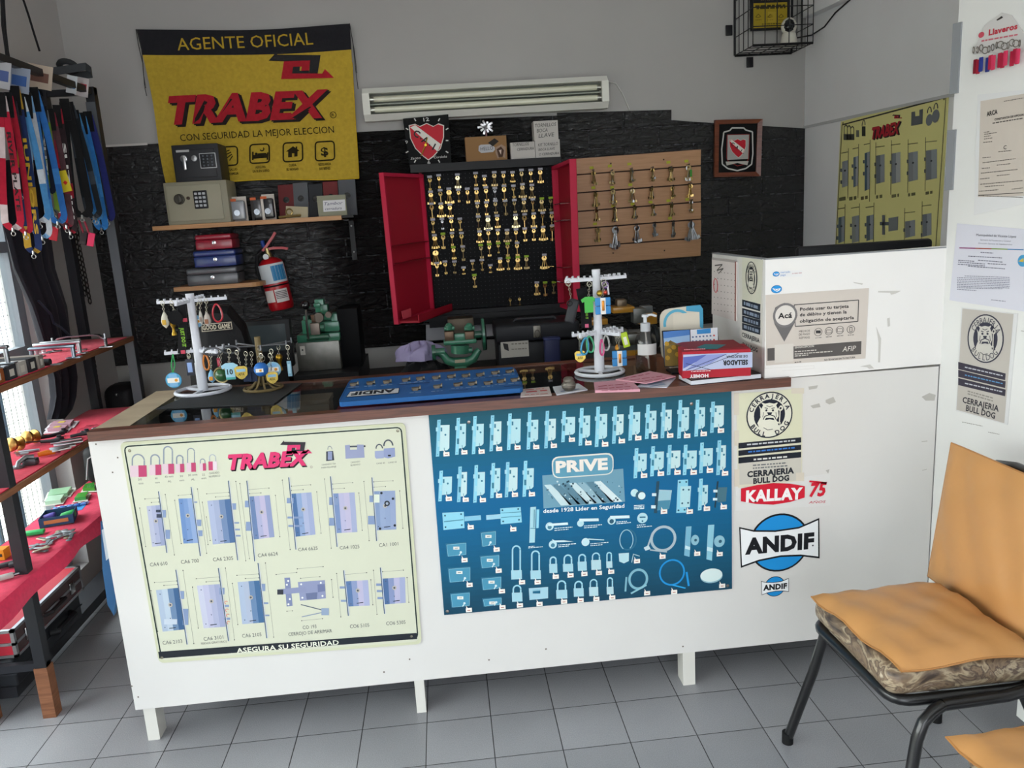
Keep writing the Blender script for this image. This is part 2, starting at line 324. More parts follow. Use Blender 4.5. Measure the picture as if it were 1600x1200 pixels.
class Print:
    """flat printing on a Plane; T maps crop pixels to photograph pixels"""
    def __init__(s, pl, base=.0006, mat='print'): s.pl = pl; s.m = MB(mat); s.base = base; s.T = (0, 0, 1.0)
    def crop(s, x, y, k): s.T = (x, y, k); return s
    def t(s, p): return (s.T[0]+p[0]/s.T[2], s.T[1]+p[1]/s.T[2])
    def h(s, p, z=0): return s.pl.hit(*s.t(p), s.base+z*LZ)
    def poly(s, pts, col, z=0): s.m.face(ccw([s.h(p, z) for p in pts], s.pl.n), col); return s
    def fr(s, c, z=0):      # local frame in crop pixels at c
        o = s.h(c, z); r = s.pl.r*abs((s.h((c[0]+1, c[1]), z)-o).dot(s.pl.r)); u = s.pl.u*abs((s.h((c[0], c[1]+1), z)-o).dot(s.pl.u))
        return lambda a, b: o + r*a - u*b
    def lpoly(s, c, pts, col, z=0): f = s.fr(c, z); s.m.face(ccw([f(*p) for p in pts], s.pl.n), col); return s
    def rect(s, c, w, h_, col, z=0): return s.lpoly(c, [(-w/2, -h_/2), (w/2, -h_/2), (w/2, h_/2), (-w/2, h_/2)], col, z)
    def quad(s, a, b, col, z=0):  # tl, br along the plane's axes
        A = s.h(a, z); B = s.h(b, z); d = B-A; r = s.pl.r*d.dot(s.pl.r); u = s.pl.u*d.dot(s.pl.u); s.m.face(ccw([A, A+r, B, A+u], s.pl.n), col); return s
    def disc(s, c, rx, col, z=0, ry=None, n=28): ry = ry or rx; return s.lpoly(c, [(rx*math.cos(2*math.pi*i/n), ry*math.sin(2*math.pi*i/n)) for i in range(n)], col, z)
    def arc(s, c, rx, w, col, z=0, ry=None, a0=0, a1=360, n=28):
        ry = ry or rx; f = s.fr(c, z); P = []
        for i in range(n+1):
            t = math.radians(a0+(a1-a0)*i/n); P.append(((rx-w/2)*math.cos(t), -(ry-w/2)*math.sin(t), (rx+w/2)*math.cos(t), -(ry+w/2)*math.sin(t)))
        for p, q in zip(P, P[1:]): s.m.face(ccw([f(p[0], p[1]), f(p[2], p[3]), f(q[2], q[3]), f(q[0], q[1])], s.pl.n), col)
        return s
    def line(s, a, b, w, col, z=0):
        A, B = s.h(a, z), s.h(b, z); k = (s.h((a[0]+1, a[1]), z)-A).length*w/2; d = (B-A); q = s.pl.n.cross(d).normalized()*k
        s.m.face(ccw([A-q, B-q, B+q, A+q], s.pl.n), col); return s
    def pline(s, pts, w, col, z=0, closed=False):
        pts = list(pts)+([pts[0]] if closed else [])
        for a, b in zip(pts, pts[1:]): s.line(a, b, w, col, z)
        return s
    def text(s, body, a, b, h_, col, z=1, bold=0.0, shear=0.0, free=False):
        """baseline from a to b, capitals h_ pixels tall"""
        A, B = s.h(a, z), s.h(b, z); r = (B-A); wd = r.length; r.normalize(); u = s.pl.n.cross(r)
        k = (s.h((a[0], a[1]-1), z)-s.h(a, z)).length
        s.m.text(body, A, r, u, None if free else wd, h_*k, col, bold=bold, shear=shear); return s
    def arctext(s, body, c, R_, a0, a1, h_, col, z=1, bold=0.0, inward=False, sq=1.0):
        f = s.fr(c, z); n = len(body); ku = (f(0, -1)-f(0, 0)).length; kr = (f(1, 0)-f(0, 0)).length
        for i, ch in enumerate(body):
            if ch == ' ': continue
            t = math.radians(a0+(a1-a0)*(i/(n-1) if n > 1 else .5)); rad = s.pl.r*(math.cos(t)*kr*sq/ku)+s.pl.u*math.sin(t)
            up = (-rad if inward else rad).normalized(); rt = up.cross(s.pl.n)
            o = f(R_*sq*math.cos(t), -R_*math.sin(t)) - up*(h_*ku/2); s.m.text(ch, o, rt*(kr*sq/ku if sq < 1 else 1), up, None, h_*ku, col, bold=bold, align='C')
        return s
    def dots(s, a, b, h_, col, z=1, n=1, seed=0):   # lines of print too small to read: broken strokes
        rd = random.Random(seed or int(a[0]*7+a[1]*13)); L_ = math.hypot(b[0]-a[0], b[1]-a[1]); x = 0
        while x < L_:
            wd = rd.uniform(1.2, 4)*h_
            e = min(L_, x+wd); P = lambda q: (a[0]+(b[0]-a[0])*q/L_, a[1]+(b[1]-a[1])*q/L_); s.line(P(x), P(e), h_, col, z); x = e+h_*.7
        return s
    def build(s, name, parent, **k): return s.m.build(name, parent, **k)
def ccw(pts, n):
    nn = V((0, 0, 0))
    for i in range(len(pts)): nn += pts[i].cross(pts[(i+1) % len(pts)])
    return pts if nn.dot(n) >= 0 else list(reversed(pts))
def sheet(pl, px, th, col, mat='print', back=0.0005, round_=0):
    """a flat sheet or board whose outline was measured at the pixels px"""
    P = [pl.hit(*p, back) for p in px]; P = ccw(P, pl.n); return MB(mat, col).prism([p for p in P], pl.n*th, col, mat)
def pbox(xl, xr, yt, yb, Y):
    xc, yc = (xl+xr)/2, (yt+yb)/2
    return PY(xl, yc, Y).x, PY(xr, yc, Y).x, PY(xc, yb, Y).z, PY(xc, yt, Y).z
# ---------------------------------------------------------------- setting
YB, XL, XR, YS, ZC = 1.9, -1.93, 1.67, -4.6, 2.95
def struct(name, mb): return mb.build(name, kind='structure')
struct('floor', MB('floor_tile').box((XL-.2, YS-.2, -.1), (XR+.2, YB+.2, 0)))
struct('ceiling', MB('ceiling_paint').box((XL-.2, YS-.2, ZC), (XR+.2, YB+.2, ZC+.1)))
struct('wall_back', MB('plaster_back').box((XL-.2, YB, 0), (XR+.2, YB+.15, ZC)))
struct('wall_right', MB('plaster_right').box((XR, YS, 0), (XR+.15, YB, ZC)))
WY0, WY1, WZ0, WZ1 = -3.3, 1.27, .12, 1.78
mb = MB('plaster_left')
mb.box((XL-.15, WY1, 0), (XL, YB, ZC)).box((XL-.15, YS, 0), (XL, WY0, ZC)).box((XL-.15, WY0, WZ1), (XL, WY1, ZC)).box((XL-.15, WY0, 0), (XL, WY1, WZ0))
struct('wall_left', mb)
mb = MB('plaster')
mb.box((XL-.15, YS-.15, 0), (-1.85, YS, ZC)).box((1.6, YS-.15, 0), (XR+.15, YS, ZC)).box((-1.85, YS-.15, 2.7), (1.6, YS, ZC))
struct('wall_front', mb)
# black embossed brick cladding on the back wall (irregular upper edge as painted)
WP = Plane((0, YB, 0), (0, -1, 0))
px = [(160, 230), (225, 226), (575, 206), (640, 203), (640, 190), (870, 181), (870, 177), (1048, 172), (1048, 188), (1080, 190.5), (1257.5, 201)]
pts = [WP.hit(*p) for p in px]; pts[0].x = XL+.001; pts[-1].x = XR-.001
pts += [V((XR-.001, YB, .908)), V((XL+.001, YB, .908))]
struct('trim_1', MB('black_brick').prism(ccw(pts, V((0, -1, 0))), (0, -.012, 0)))
# thin pale edge strip along the painted line, and on the right wall
a, b_ = WP.hit(160, 230), WP.hit(232, 226)
struct('trim_2', MB('paper', 'c9c5c0').box((XL, YB-.014, a.z-.002), (b_.x, YB, a.z+.008)))
a, b_ = PX(1257, 201, XR), PX(1500, 148.5, XR)
struct('trim_3', MB('paper', 'b9b9bb').hexa([(XR-.006, a.y, a.z), (XR, a.y, a.z), (XR, b_.y, b_.z), (XR-.006, b_.y, b_.z), (XR-.006, a.y, a.z+.012), (XR, a.y, a.z+.012), (XR, b_.y, b_.z+.012), (XR-.006, b_.y, b_.z+.012)]))
# sloping boxed conduit where the right wall meets the ceiling
a, b_ = PX(1268, 28, XR), PX(1330, 0, XR)
d = (b_-a); e = a + d*3
struct('trim_4', MB('plaster_right').hexa([(XR-.05, a.y, a.z), (XR, a.y, a.z), (XR, e.y, e.z), (XR-.05, e.y, e.z), (XR-.05, a.y, a.z+.13), (XR, a.y, a.z+.13), (XR, e.y, e.z+.13), (XR-.05, e.y, e.z+.13)]))
# window: white steel frame, bars, wire mesh, glass
fr = MB('satin', '8f959c'); X0 = XL-.09
for y in (WY0+.03, -2.1, -1.2, -.42, .42, WY1-.03): fr.box((X0-.02, y-.028, WZ0), (X0+.02, y+.028, WZ1))
for z in (WZ0+.03, 1.10, 1.53, WZ1-.03): fr.box((X0-.021, WY0, z-.022), (X0+.021, WY1, z+.022))
o = struct('window_1', fr)
gm = MB('steel', '6d7074')
for i in range(117):
    y = WY0+.02+i*.039; gm.cyl((X0-.06, y, WZ0), (X0-.06, y, WZ1), .0014, n=5)
for i in range(30):
    z = WZ0+.03+i*.055; gm.cyl((X0-.057, WY0, z), (X0-.057, WY1, z), .0014, n=5)
gm.build('wire_mesh', o)
gb = MB('satin', '7e93a8')
for y in (-2.9, -2.5, -1.7, -1.4, -.98, -.7, -.15, .15, .72, .98, 1.16): gb.cyl((X0-.1, y, WZ0), (X0-.1, y, WZ1), .017, n=10)
gb.build('window_bar', o)
MB('pane').box((X0-.003, WY0+.03, WZ0+.03), (X0+.003, WY1-.03, WZ1-.03)).build('window_pane', o)
struct('wall_outside', MB('outside_wall').box((-8.2, -9, -.1), (-8.0, 9, 1.35)))
struct('ground_outside', MB('outside_wall').box((-8.0, -12, -.16), (7, 9, -.1)))
# white hinged partition leaf beside the counter
PD = V((.303, -.953, 0)); PN = V((-.953, -.303, 0)); PO = V((1.258, .048, 0))
PP = Plane(PO, PN)
def pp(s, z, off=0): return PO + PD*s + V((0, 0, z)) + PN*off
mb = MB('laminate', 'e3e3e0'); TH = -.03
mb.hexa([pp(0, .12, TH), pp(0, .12), pp(.62, .12), pp(.62, .12, TH), pp(0, 2.45, TH), pp(0, 2.45), pp(.62, 2.45), pp(.62, 2.45, TH)])
o = struct('door_1', mb)
for z0, z1, yy in ((1.80, 1.99, .012), (1.53, 1.70, .012)):
    MB('satin', '8d9094').hexa([pp(-.012, z0, .0), pp(-.012, z0, .006), pp(.014, z0, .006), pp(.014, z0, 0), pp(-.012, z1, 0), pp(-.012, z1, .006), pp(.014, z1, .006), pp(.014, z1, 0)]).build('hinge', o)
for s_ in (.05, .57): MB('laminate', 'dcdcd8').box(pp(s_-.02, 0, -.025), pp(s_+.02, .12, -.003)).build('leg', o)
# ---------------------------------------------------------------- counter
H = 1.007; YF = .05; X0c, X1c, XM = -1.285, 1.256, .70; YK = .575; E0 = H-.028
ct = thing('shop_counter', (0, .35, 0), 'long white shop counter with brown wood edging and black glass top, on short legs', 'counter')
MB('laminate', 'dad8d4').box((X0c, YF, .117), (.62, YF+.018, E0)).box((.62, YF, .117), (X1c, YF+.018, H-.006)).build('front_panel', ct)
MB('laminate', 'e4e2de').box((X0c, YF+.018, .117), (X0c+.018, YK, E0)).build('end_panel', ct)
MB('laminate', 'd8d6d0').box((X1c-.018, YF+.018, .117), (X1c, YK, H-.006)).build('end_panel', ct)
MB('laminate', 'b9b4aa').box((X0c+.018, YF+.018, .117), (X1c-.018, YK, .135)).build('bottom_board', ct)
MB('laminate', '8a7a66').box((X0c+.018, YK-.018, .135), (XM, YK, E0)).build('back_panel', ct)
MB('wood_brown').box((X0c+.01, YF-.022, E0), (.775, YF+.02, H)).box((-1.175, YK-.04, E0), (XM, YK+.008, H)).build('wood_edging', ct)
MB('wood_pale').box((X0c+.012, YF+.02, E0+.002), (-1.175, YK+.008, H-.001)).build('end_edging', ct, label='pale worn wood edging at the end')
MB('wood_red').box((.42, YF+.02, H-.02), (XM+.07, YK-.04, H-.0005)).build('wood_top', ct, label='reddish wooden top beside the glass')
MB('pane').box((-1.175, YF+.02, H-.007), (.42, YK-.04, H-.001)).build('glass_top', ct)
MB('matte', '1b1b1d').box((X0c+.02, YF+.02, .885), (.42, YK-.02, .895)).build('display_shelf', ct)
MB('matte', '242326').box((X0c+.019, YF+.019, .895), (.42, YF+.021, E0)).box((X0c+.019, YK-.021, .895), (.42, YK-.019, E0)).build('display_lining', ct)
for x0, x1, y0 in ((-1.268, -1.232, .062), (-.432, -.402, .055), (.435, .475, .05), (1.19, 1.24, .055)):
    MB('laminate', 'd6d4cc').box((x0, y0, 0), (x1, y0+.06, .117)).build('leg', ct)
for x0, x1 in ((-1.27, -1.22), (.43, .47), (1.19, 1.24)): MB('laminate', 'c6c4bc').box((x0, YK-.08, 0), (x1, YK-.02, .117)).build('leg', ct)
FP = Plane((0, YF, 0), (0, -1, 0)).tilt((215, 1101), (1290, 1003))
p = Print(FP, .0004)
for (x, y) in ((206, 1072), (216, 1089), (184, 715), (176, 738), (150, 694), (640, 1030), (764, 1031), (853, 1014), (1067, 1010), (600, 1050)): p.disc((x, y), 1.3, '6e675e')
for pts in ([(1263, 604), (1278, 602), (1276, 607), (1264, 609)], [(1290, 625), (1302, 620), (1306, 628), (1296, 632), (1290, 629)], [(1266, 634), (1280, 630), (1282, 636), (1270, 638)], [(1440, 620), (1452, 614), (1462, 617), (1460, 626), (1446, 626)], [(1290, 735), (1296, 733), (1294, 740)]): p.poly(pts, 'b5b2ab')
p.line((1440, 690), (1449, 689), 1.5, 'b9b6af'); p.line((1441, 735), (1448, 733), 1.2, 'b9b6af')
p.build('scuff_mark', ct)
# raised box on the end of the counter
bx = thing('counter_partition', (.98, .1, H), 'white raised partition box on the end of the counter', 'partition')
ZT = 1.362
MB('laminate', 'ebe9e6').hexa([(XM, YF-.004, H-.004), (X1c+.006, YF-.004, H+.002), (X1c+.006, YF+.014, H+.002), (XM, YF+.014, H-.004), (XM, YF-.004, ZT), (X1c+.012, YF-.004, ZT+.006), (X1c+.012, YF+.014, ZT+.006), (XM, YF+.014, ZT)]).build('front_panel', bx)
MB('laminate', 'dcdad6').box((XM, YF+.014, H), (XM+.018, .51, ZT-.001)).build('side_panel', bx)
MB('satin', '8b8d90').box((XM, YF-.006, ZT), (X1c, YF+.016, ZT+.004)).box((XM-.002, YF+.016, ZT), (XM+.02, .51, ZT+.003)).build('edge_strip', bx)
p = Print(Plane((0, YF-.004, 0), (0, -1, 0)).tilt((1200, 598), (1464, 582)), .0004).crop(1100, 360, 3.2)
for pts in ([(870, 303), (985, 302), (960, 315), (935, 322), (930, 312), (870, 310)], [(915, 440), (928, 436), (930, 478), (918, 482)], [(780, 680), (830, 670), (850, 690), (825, 692), (815, 684)], [(745, 258), (795, 265), (790, 272), (750, 263)], [(860, 480), (885, 540), (880, 660), (870, 660), (872, 560)]): p.poly(pts, 'c9c6c0')
p.pline([(305, 690), (550, 676), (550, 690), (390, 702)], 1, 'cfccc6')
p.build('scuff_mark', bx)
mb = MB('satin', '17181b'); xa, xb = PY(1247, 395, .33).x, PY(1459, 375, .33).x; zt = PY(1400, 376, .33).z
mo = thing('monitor', (1.1, .35, H), 'black slim monitor seen over the top of the white partition box', 'monitor')
mb.rbox(((xa+xb)/2, .345, zt-.17), (xb-xa, .03, .34), .012).build('screen_housing', mo)
MB('satin', '222326').box(((xa+xb)/2-.03, .36, H), ((xa+xb)/2+.03, .40, zt-.2)).rbox(((xa+xb)/2, .39, H+.006), (.22, .16, .012), .004).build('stand', mo)
# ---------------------------------------------------------------- printed boards and papers
INK, STEEL, PINK = '23262b', '98a2bd', 'd8336e'
def mark(p, x, y, w, red, blk, z=2):   # the arrowed double square above the brand word; x,y top-left, w width
    k = w/410.0
    f = lambda P: [(x+(a-880)*k, y+(b-250+.035*(a-1085))*k) for a, b in P]
    p.poly(f([(880, 307), (928, 250), (933, 267), (1205, 262), (1187, 378), (1133, 380), (1140, 297), (975, 307)]), blk, z)
    p.poly(f([(1030, 340), (1075, 338), (1073, 364), (1133, 360), (1133, 380), (1025, 384)]), blk, z)
    p.poly(f([(975, 307), (1140, 297), (1132, 362), (1082, 366), (1087, 337), (1032, 340), (1027, 382), (1215, 377), (1232, 348), (1290, 402), (958, 420)]), red, z)
def brandword(p, a, b, h, red, blk, dx, dy, z=2):
    p.text('TRABEX', (a[0]+dx, a[1]+dy), (b[0]+dx, b[1]+dy), h, blk, z, bold=.055, shear=.28)
    p.text('TRABEX', (a[0]+dx/2, a[1]+dy/2), (b[0]+dx/2, b[1]+dy/2), h, blk, z+1, bold=.055, shear=.28)
    p.text('TRABEX', a, b, h, red, z+2, bold=.05, shear=.28)
def padlock(p, bx0, bx1, top, by0, by1, body, body2, sh, wd, z=1):
    cx = (bx0+bx1)/2; r = (bx1-bx0)*.36
    p.line((cx-r, by0+2), (cx-r, top+r), wd, sh, z); p.line((cx+r, by0+2), (cx+r, top+r), wd, sh, z); p.arc((cx, top+r), r, wd, sh, z, a0=0, a1=180, n=12)
    p.poly([(bx0, by0), (bx1, by0-3), (bx1+3, by1-4), (bx0+3, by1)], body, z+1)
    if body2: p.poly([(cx+2, by0-2), (bx1, by0-3), (bx1+3, by1-4), (cx+4, by1-2)], body2, z+2)
def lock(p, body, plate, bolts, z=1, grad=('a9b2ca', '8d9aba', '6f86ac', '5f7aa2')):
    n = len(grad); a, b, c, d = body
    for i in range(n):
        t0, t1 = i/n, (i+1)/n; L_ = lambda q, r, t: (q[0]+(r[0]-q[0])*t, q[1]+(r[1]-q[1])*t)
        p.poly([L_(a, b, t0), L_(a, b, t1), L_(d, c, t1), L_(d, c, t0)], grad[i], z)
    for q in bolts: p.poly(q, '8496b8', z+1)
    p.line(plate[0], plate[1], 9, '4f6078', z+2); p.line((plate[0][0]+7, plate[0][1]), (plate[1][0]+7, plate[1][1]), 6, 'c8d0dc', z+2)
    cx = (a[0]+b[0]+c[0]+d[0])/4; cy = (a[1]*.62+d[1]*.38+b[1]*.62+c[1]*.38)/2
    p.disc((cx, cy), 19, 'b9b2a6', z+3, n=16); p.disc((cx, cy), 9, '4d5261', z+4, n=12)
    p.line((cx-10, d[1]-30), (cx+48, d[1]-38), 7, '1d222c', z+3)
    for q in ((a[0]*.85+c[0]*.15, a[1]*.9+c[1]*.1), (d[0]*.85+b[0]*.15, d[1]*.9+b[1]*.1), (cx, (cy+d[1])/2)): p.disc(q, 5, '4d5870', z+3, n=8)
def dim(p, a, b, z=1):
    p.line(a, b, 2.2, '6a6d68', z)
    for q in (a, b): p.disc(q, 5, '3f4240', z+1, n=6)
R_ = lambda x0, y0, x1, y1: [(x0, y0), (x1, y0), (x1, y1), (x0, y1)]
def lock_boards(p, off=None):
    p.crop(180, 660, 6)
    for q in ((145, 300, 295, 400, 507), (325, 437, 298, 393, 490), (445, 557, 222, 385, 480), (570, 652, 305, 385, 466), (672, 760, 238, 375, 460), (794, 855, 338, 380, 450)):
        padlock(p, *q, 'd8bfc8', 'b8456c', '8a93a0', 13 if q[0] < 650 else 9)
    padlock(p, 878, 958, 298, 362, 445, 'c04a70', 'dfd0d6', 'a8b0bc', 8)
    for a, b, t in (((222, 540), (258, 537), '50'), ((380, 530), (405, 528), '40'), ((470, 515), (550, 508), '40 mm'), ((612, 508), (642, 506), '30'), ((690, 500), (775, 492), '30 mm'), ((820, 496), (848, 494), '22'),
                    ((228, 577), (272, 573), 'mm'), ((382, 568), (425, 564), 'mm'), ((500, 558), (534, 554), 'AL'), ((610, 548), (652, 544), 'mm'), ((720, 540), (752, 536), 'AL'), ((815, 529), (860, 524), 'mm')): p.text(t, a, b, 20, '6a6d68', 1)
    p.text('CANDADO', (886, 482), (982, 472), 18, '6a6d68', 1); p.text('NUMERICO', (886, 512), (990, 502), 18, '6a6d68', 1)
    lock(p, [(300, 780), (425, 768), (478, 1145), (352, 1160)], [(412, 640), (490, 1215)], [R_(440, 815, 482, 885), R_(476, 1000, 520, 1085)], grad=('b4b8cc', 'a9aec8', '98a0be'))
    p.poly(R_(390, 812, 432, 835), '3d4556', 6); p.poly(R_(395, 852, 440, 885), '3d4556', 6)
    lock(p, [(598, 710), (722, 704), (782, 1124), (645, 1130)], [(717, 600), (803, 1245)], [R_(738, 735, 775, 748), R_(762, 905, 812, 965), R_(778, 1005, 824, 1060)], grad=('6d8cbc', '7a96c2', '8ea4ca'))
    lock(p, [(868, 730), (1082, 712), (1133, 1118), (920, 1138)], [(1065, 540), (1152, 1285)], [R_(1090, 752, 1138, 812), R_(1118, 928, 1166, 942), R_(1124, 990, 1174, 1006), R_(1126, 1048, 1180, 1064)], grad=('a9b2cc', 'a0a9c4', '7288ac', '4f6c96'))
    lock(p, [(1255, 690), (1452, 676), (1497, 1068), (1303, 1092)], [(1238, 540), (1312, 1295)], [R_(1220, 728, 1266, 790), R_(1230, 925, 1290, 1010)], grad=('6a80a8', 'a8aac8', 'b9b2cc', '8e98ba'))
    for a, b in (((285, 712), (410, 703)), ((345, 745), (415, 740)), ((236, 797), (292, 1157)), ((475, 670), (560, 1235)), ((597, 680), (715, 668)), ((563, 724), (625, 1130)), ((776, 618), (862, 1220)), ((862, 664), (1070, 650)), ((945, 694), (1072, 684)), ((822, 742), (875, 1138)), ((860, 880), (895, 1100)), ((1135, 548), (1228, 1290)), ((1173, 568), (1262, 1270)), ((1255, 625), (1445, 610)), ((1262, 662), (1370, 655))): dim(p, a, b)
    p.crop(420, 660, 6)
    lock(p, [(208, 664), (402, 650), (440, 1045), (252, 1066)], [(190, 510), (257, 1185)], [R_(172, 702, 235, 752), R_(178, 876, 320, 895), R_(186, 955, 318, 974)], grad=('4f6f9c', '8aa0c4', 'a9b0cc', '9ca6c6'))
    lock(p, [(603, 662), (806, 650), (832, 1022), (636, 1032)], [(580, 500), (642, 1160)], [R_(568, 695, 652, 768), R_(568, 888, 622, 962)], grad=('7a8fb8', 'b4b2ce', 'bcb6cf', 'a2aac8'))
    lock(p, [(983, 640), (1185, 634), (1197, 998), (1002, 1006)], [(968, 510), (1012, 1105)], [R_(945, 680, 986, 742), R_(932, 870, 1000, 950)], grad=('8498ba', '93a3c2', '8fa0c0', '94a2c2'))
    p.poly(R_(985, 668, 1040, 745), 'd8dfd0', 6); p.disc((1110, 752), 26, '2b3038', 6, n=16); p.disc((1110, 752), 13, '9aa3b4', 7, n=12)
    for q in ((1057, 655), (1165, 708), (1182, 958), (1044, 988)): p.disc(q, 12, '2a3038', 6, n=10)
    for a, b in (((130, 535), (203, 1185)), ((215, 592), (395, 580)), ((215, 632), (325, 624)), ((452, 645), (492, 1032)), ((525, 525), (587, 1172)), ((600, 572), (788, 560)), ((603, 618), (710, 612)), ((846, 656), (878, 1005)), ((893, 548), (942, 1102)), ((985, 552), (1165, 542)), ((985, 602), (1095, 596)), ((1228, 636), (1258, 986)), ((65, 678), (106, 1065))): dim(p, a, b)
    # three other padlocks
    p.arc((575, 250), 20, 6, '7c8490', 1, ry=32, a0=0, a1=180, n=10); p.poly([(540, 268), (605, 262), (616, 350), (540, 358)], '3c4049', 1); p.poly(R_(556, 268, 596, 345), '8b93b4', 2)
    p.poly([(716, 210), (762, 204), (764, 252), (828, 250), (828, 202), (892, 204), (900, 325), (722, 336)], '949ab8', 1); p.line((762, 222), (830, 220), 16, '4a505c', 2); p.disc((900, 218), 9, '2c3036', 2, n=8)
    p.arc((1037, 240), 30, 11, '4e5560', 1, ry=38, a0=0, a1=180, n=10); p.poly([(995, 265), (1082, 258), (1080, 330), (1010, 336), (996, 320)], '9aa3c2', 1)
    p.arc((1122, 215), 42, 13, '4e5560', 2, ry=54, a0=0, a1=180, n=10); p.poly([(1078, 240), (1182, 232), (1186, 315), (1120, 332), (1080, 322)], '8e98bc', 2); p.poly(R_(1118, 298, 1145, 312), '23262b', 4)
    for t, a, b in (('CANDADO TSA', (500, 400), (630, 388)), ('PARA EQUIPAJE', (497, 428), (635, 415)), ('CANDADO', (770, 378), (858, 368)), ('BLINDADO', (770, 405), (860, 394)), ('CAND 40', (1010, 388), (1090, 382)), ('CAND 50', (1120, 380), (1200, 372))): p.text(t, a, b, 15, '6a6d68', 1)
    for t, a, b in (('CA4 6625', (280, 1203), (462, 1186)), ('CA4 1025', (668, 1186), (852, 1172)), ('CA1 1001', (1035, 1162), (1216, 1146))): p.text(t, a, b, 34, '55585a', 1)
    p.crop(220, 840, 5.714)
    for t, a, b in (('CA4 610', (90, 252), (245, 238)), ('CA6 700', (365, 228), (525, 214)), ('CA6 2305', (650, 206), (830, 192)), ('CA4 6624', (1050, 170), (1227, 152)), ('CA6 2103', (202, 948), (376, 932)), ('CA6 3101', (568, 914), (742, 896)), ('CA6 2105', (910, 886), (1082, 872))): p.text(t, a, b, 34, '55585a', 1)
    p.text('PERNOS GIRATORIOS', (543, 948), (772, 928), 20, '6a6d68', 1)
    lock(p, [(140, 462), (345, 440), (395, 812), (200, 832)], [(318, 280), (418, 945)], [R_(350, 470, 392, 540), R_(380, 628, 430, 772)], grad=('a9b8cc', 'b6c4d2', '6c86a6', '3f6088'))
    p.poly(R_(215, 718, 330, 765), 'c2ccd8', 6)
    lock(p, [(505, 422), (710, 408), (762, 788), (565, 802)], [(697, 265), (787, 915)], [R_(705, 440, 752, 500), R_(740, 592, 792, 612), R_(752, 706, 802, 726)], grad=('c0c2d4', 'b8b8d0', 'aaaec8', '9ca2c0'))
    for q in ((768, 570), (775, 640), (782, 685), (787, 750)): p.arc(q, 13, 5, 'd86a5a', 6, a0=20, a1=250, n=8)
    lock(p, [(868, 390), (1062, 376), (1106, 750), (910, 766)], [(1050, 220), (1128, 890)], [R_(1070, 405, 1115, 470), R_(1090, 570, 1142, 586), R_(1098, 680, 1152, 694)], grad=('a8b6cc', 'aab4c8', '6a86aa', '466a92'))
    for a, b in (((128, 394), (325, 380)), ((212, 420), (332, 412)), ((97, 466), (157, 828)), ((382, 286), (478, 938)), ((500, 360), (705, 344)), ((588, 388), (705, 380)), ((466, 434), (518, 800)), ((760, 265), (840, 905)), ((862, 330), (1055, 318)), ((938, 358), (1058, 352)), ((822, 402), (870, 768)), ((1116, 220), (1190, 880))): dim(p, a, b)
    p.crop(430, 840, 5.714)
    p.poly([(205, 390), (445, 372), (455, 535), (225, 556)], '8d94b4', 2); p.poly([(85, 352), (135, 350), (158, 602), (105, 608)], '7f88aa', 1); p.poly([(22, 455), (280, 430), (284, 480), (28, 502)], '8a91b2', 3); p.poly(R_(22, 456, 76, 500), '33363f', 4)
    p.poly([(380, 412), (445, 406), (448, 470), (384, 480)], '6f789c', 3); p.poly([(275, 490), (380, 480), (375, 540), (285, 548)], '6a7394', 3)
    for q in ((120, 378), (108, 412), (134, 540), (122, 586), (235, 408), (410, 395), (246, 528), (425, 512)): p.disc(q, 9, 'e8ebe4', 5, n=10)
    p.line((232, 590), (425, 640), 9, '5e6876', 2); p.line((240, 700), (425, 660), 9, '8c98ae', 2); p.poly(R_(415, 622, 482, 685), '8fa0b8', 3)
    lock(p, [(630, 384), (830, 372), (846, 600), (652, 608)], [(612, 285), (655, 690)], [R_(578, 428, 630, 448), R_(588, 548, 640, 566)], grad=('5c78a4', '8a98bc', 'b8b4ce', 'a6accc'))
    lock(p, [(957, 360), (1160, 346), (1166, 575), (975, 590)], [(940, 260), (977, 672)], [R_(902, 402, 955, 424), R_(908, 460, 958, 480), R_(914, 522, 962, 542)], grad=('4f6c98', '8592b8', 'b4b2ce', 'a0a8c8'))
    for a, b in (((12, 322), (195, 304)), ((200, 272), (430, 252)), ((230, 356), (402, 342)), ((240, 734), (425, 716)), ((625, 324), (818, 306)), ((550, 314), (588, 700)), ((855, 370), (873, 592)), ((878, 285), (910, 678)), ((960, 298), (1145, 284)), ((1178, 350), (1194, 570)), ((505, 368), (518, 525)), ((108, 650), (158, 646))): dim(p, a, b)
    for t, a, b, h in (('CO 193', (250, 812), (372, 800), 34), ('CERROJO DE ARRIMAR', (122, 872), (510, 838), 32), ('CO6 5105', (670, 802), (842, 788), 34), ('CO6 5305', (992, 776), (1165, 762), 34)): p.text(t, a, b, h, '55585a', 1)
# --- pale green board on the counter front
tb = thing('poster_board', FP.hit(450, 1030), 'pale green lock poster board with pink brand word screwed to the counter front', 'poster')
FB = Plane((0, YF, 0), (0, -1, 0)).tilt((250, 1030), (655, 1000))
def rr(c, r=8):   # round the corners of a measured quad
    out = []
    for i in range(4):
        a, b, d = V(c[i-1]), V(c[i]), V(c[(i+1) % 4]); u = (a-b).normalized(); w_ = (d-b).normalized()
        for t in (0, .25, .5, .75, 1): q = b + u*r*(1-t)**2 + w_*r*t**2; out.append((q.x, q.y))
    return out
sheet(FB, rr([(188, 691), (633, 660), (659, 1005), (249, 1035)], 9), .004, 'ccceb0').build('board_sheet', tb)
p = Print(FB, .0049)
p.poly(rr([(192, 695), (629, 664), (655, 1001), (252, 1031)], 9), 'd0d2bd', 0)
p.pline(rr([(195, 697), (627, 667), (653, 996), (253, 1026)], 8), 2.2, '22302e', 1, True)
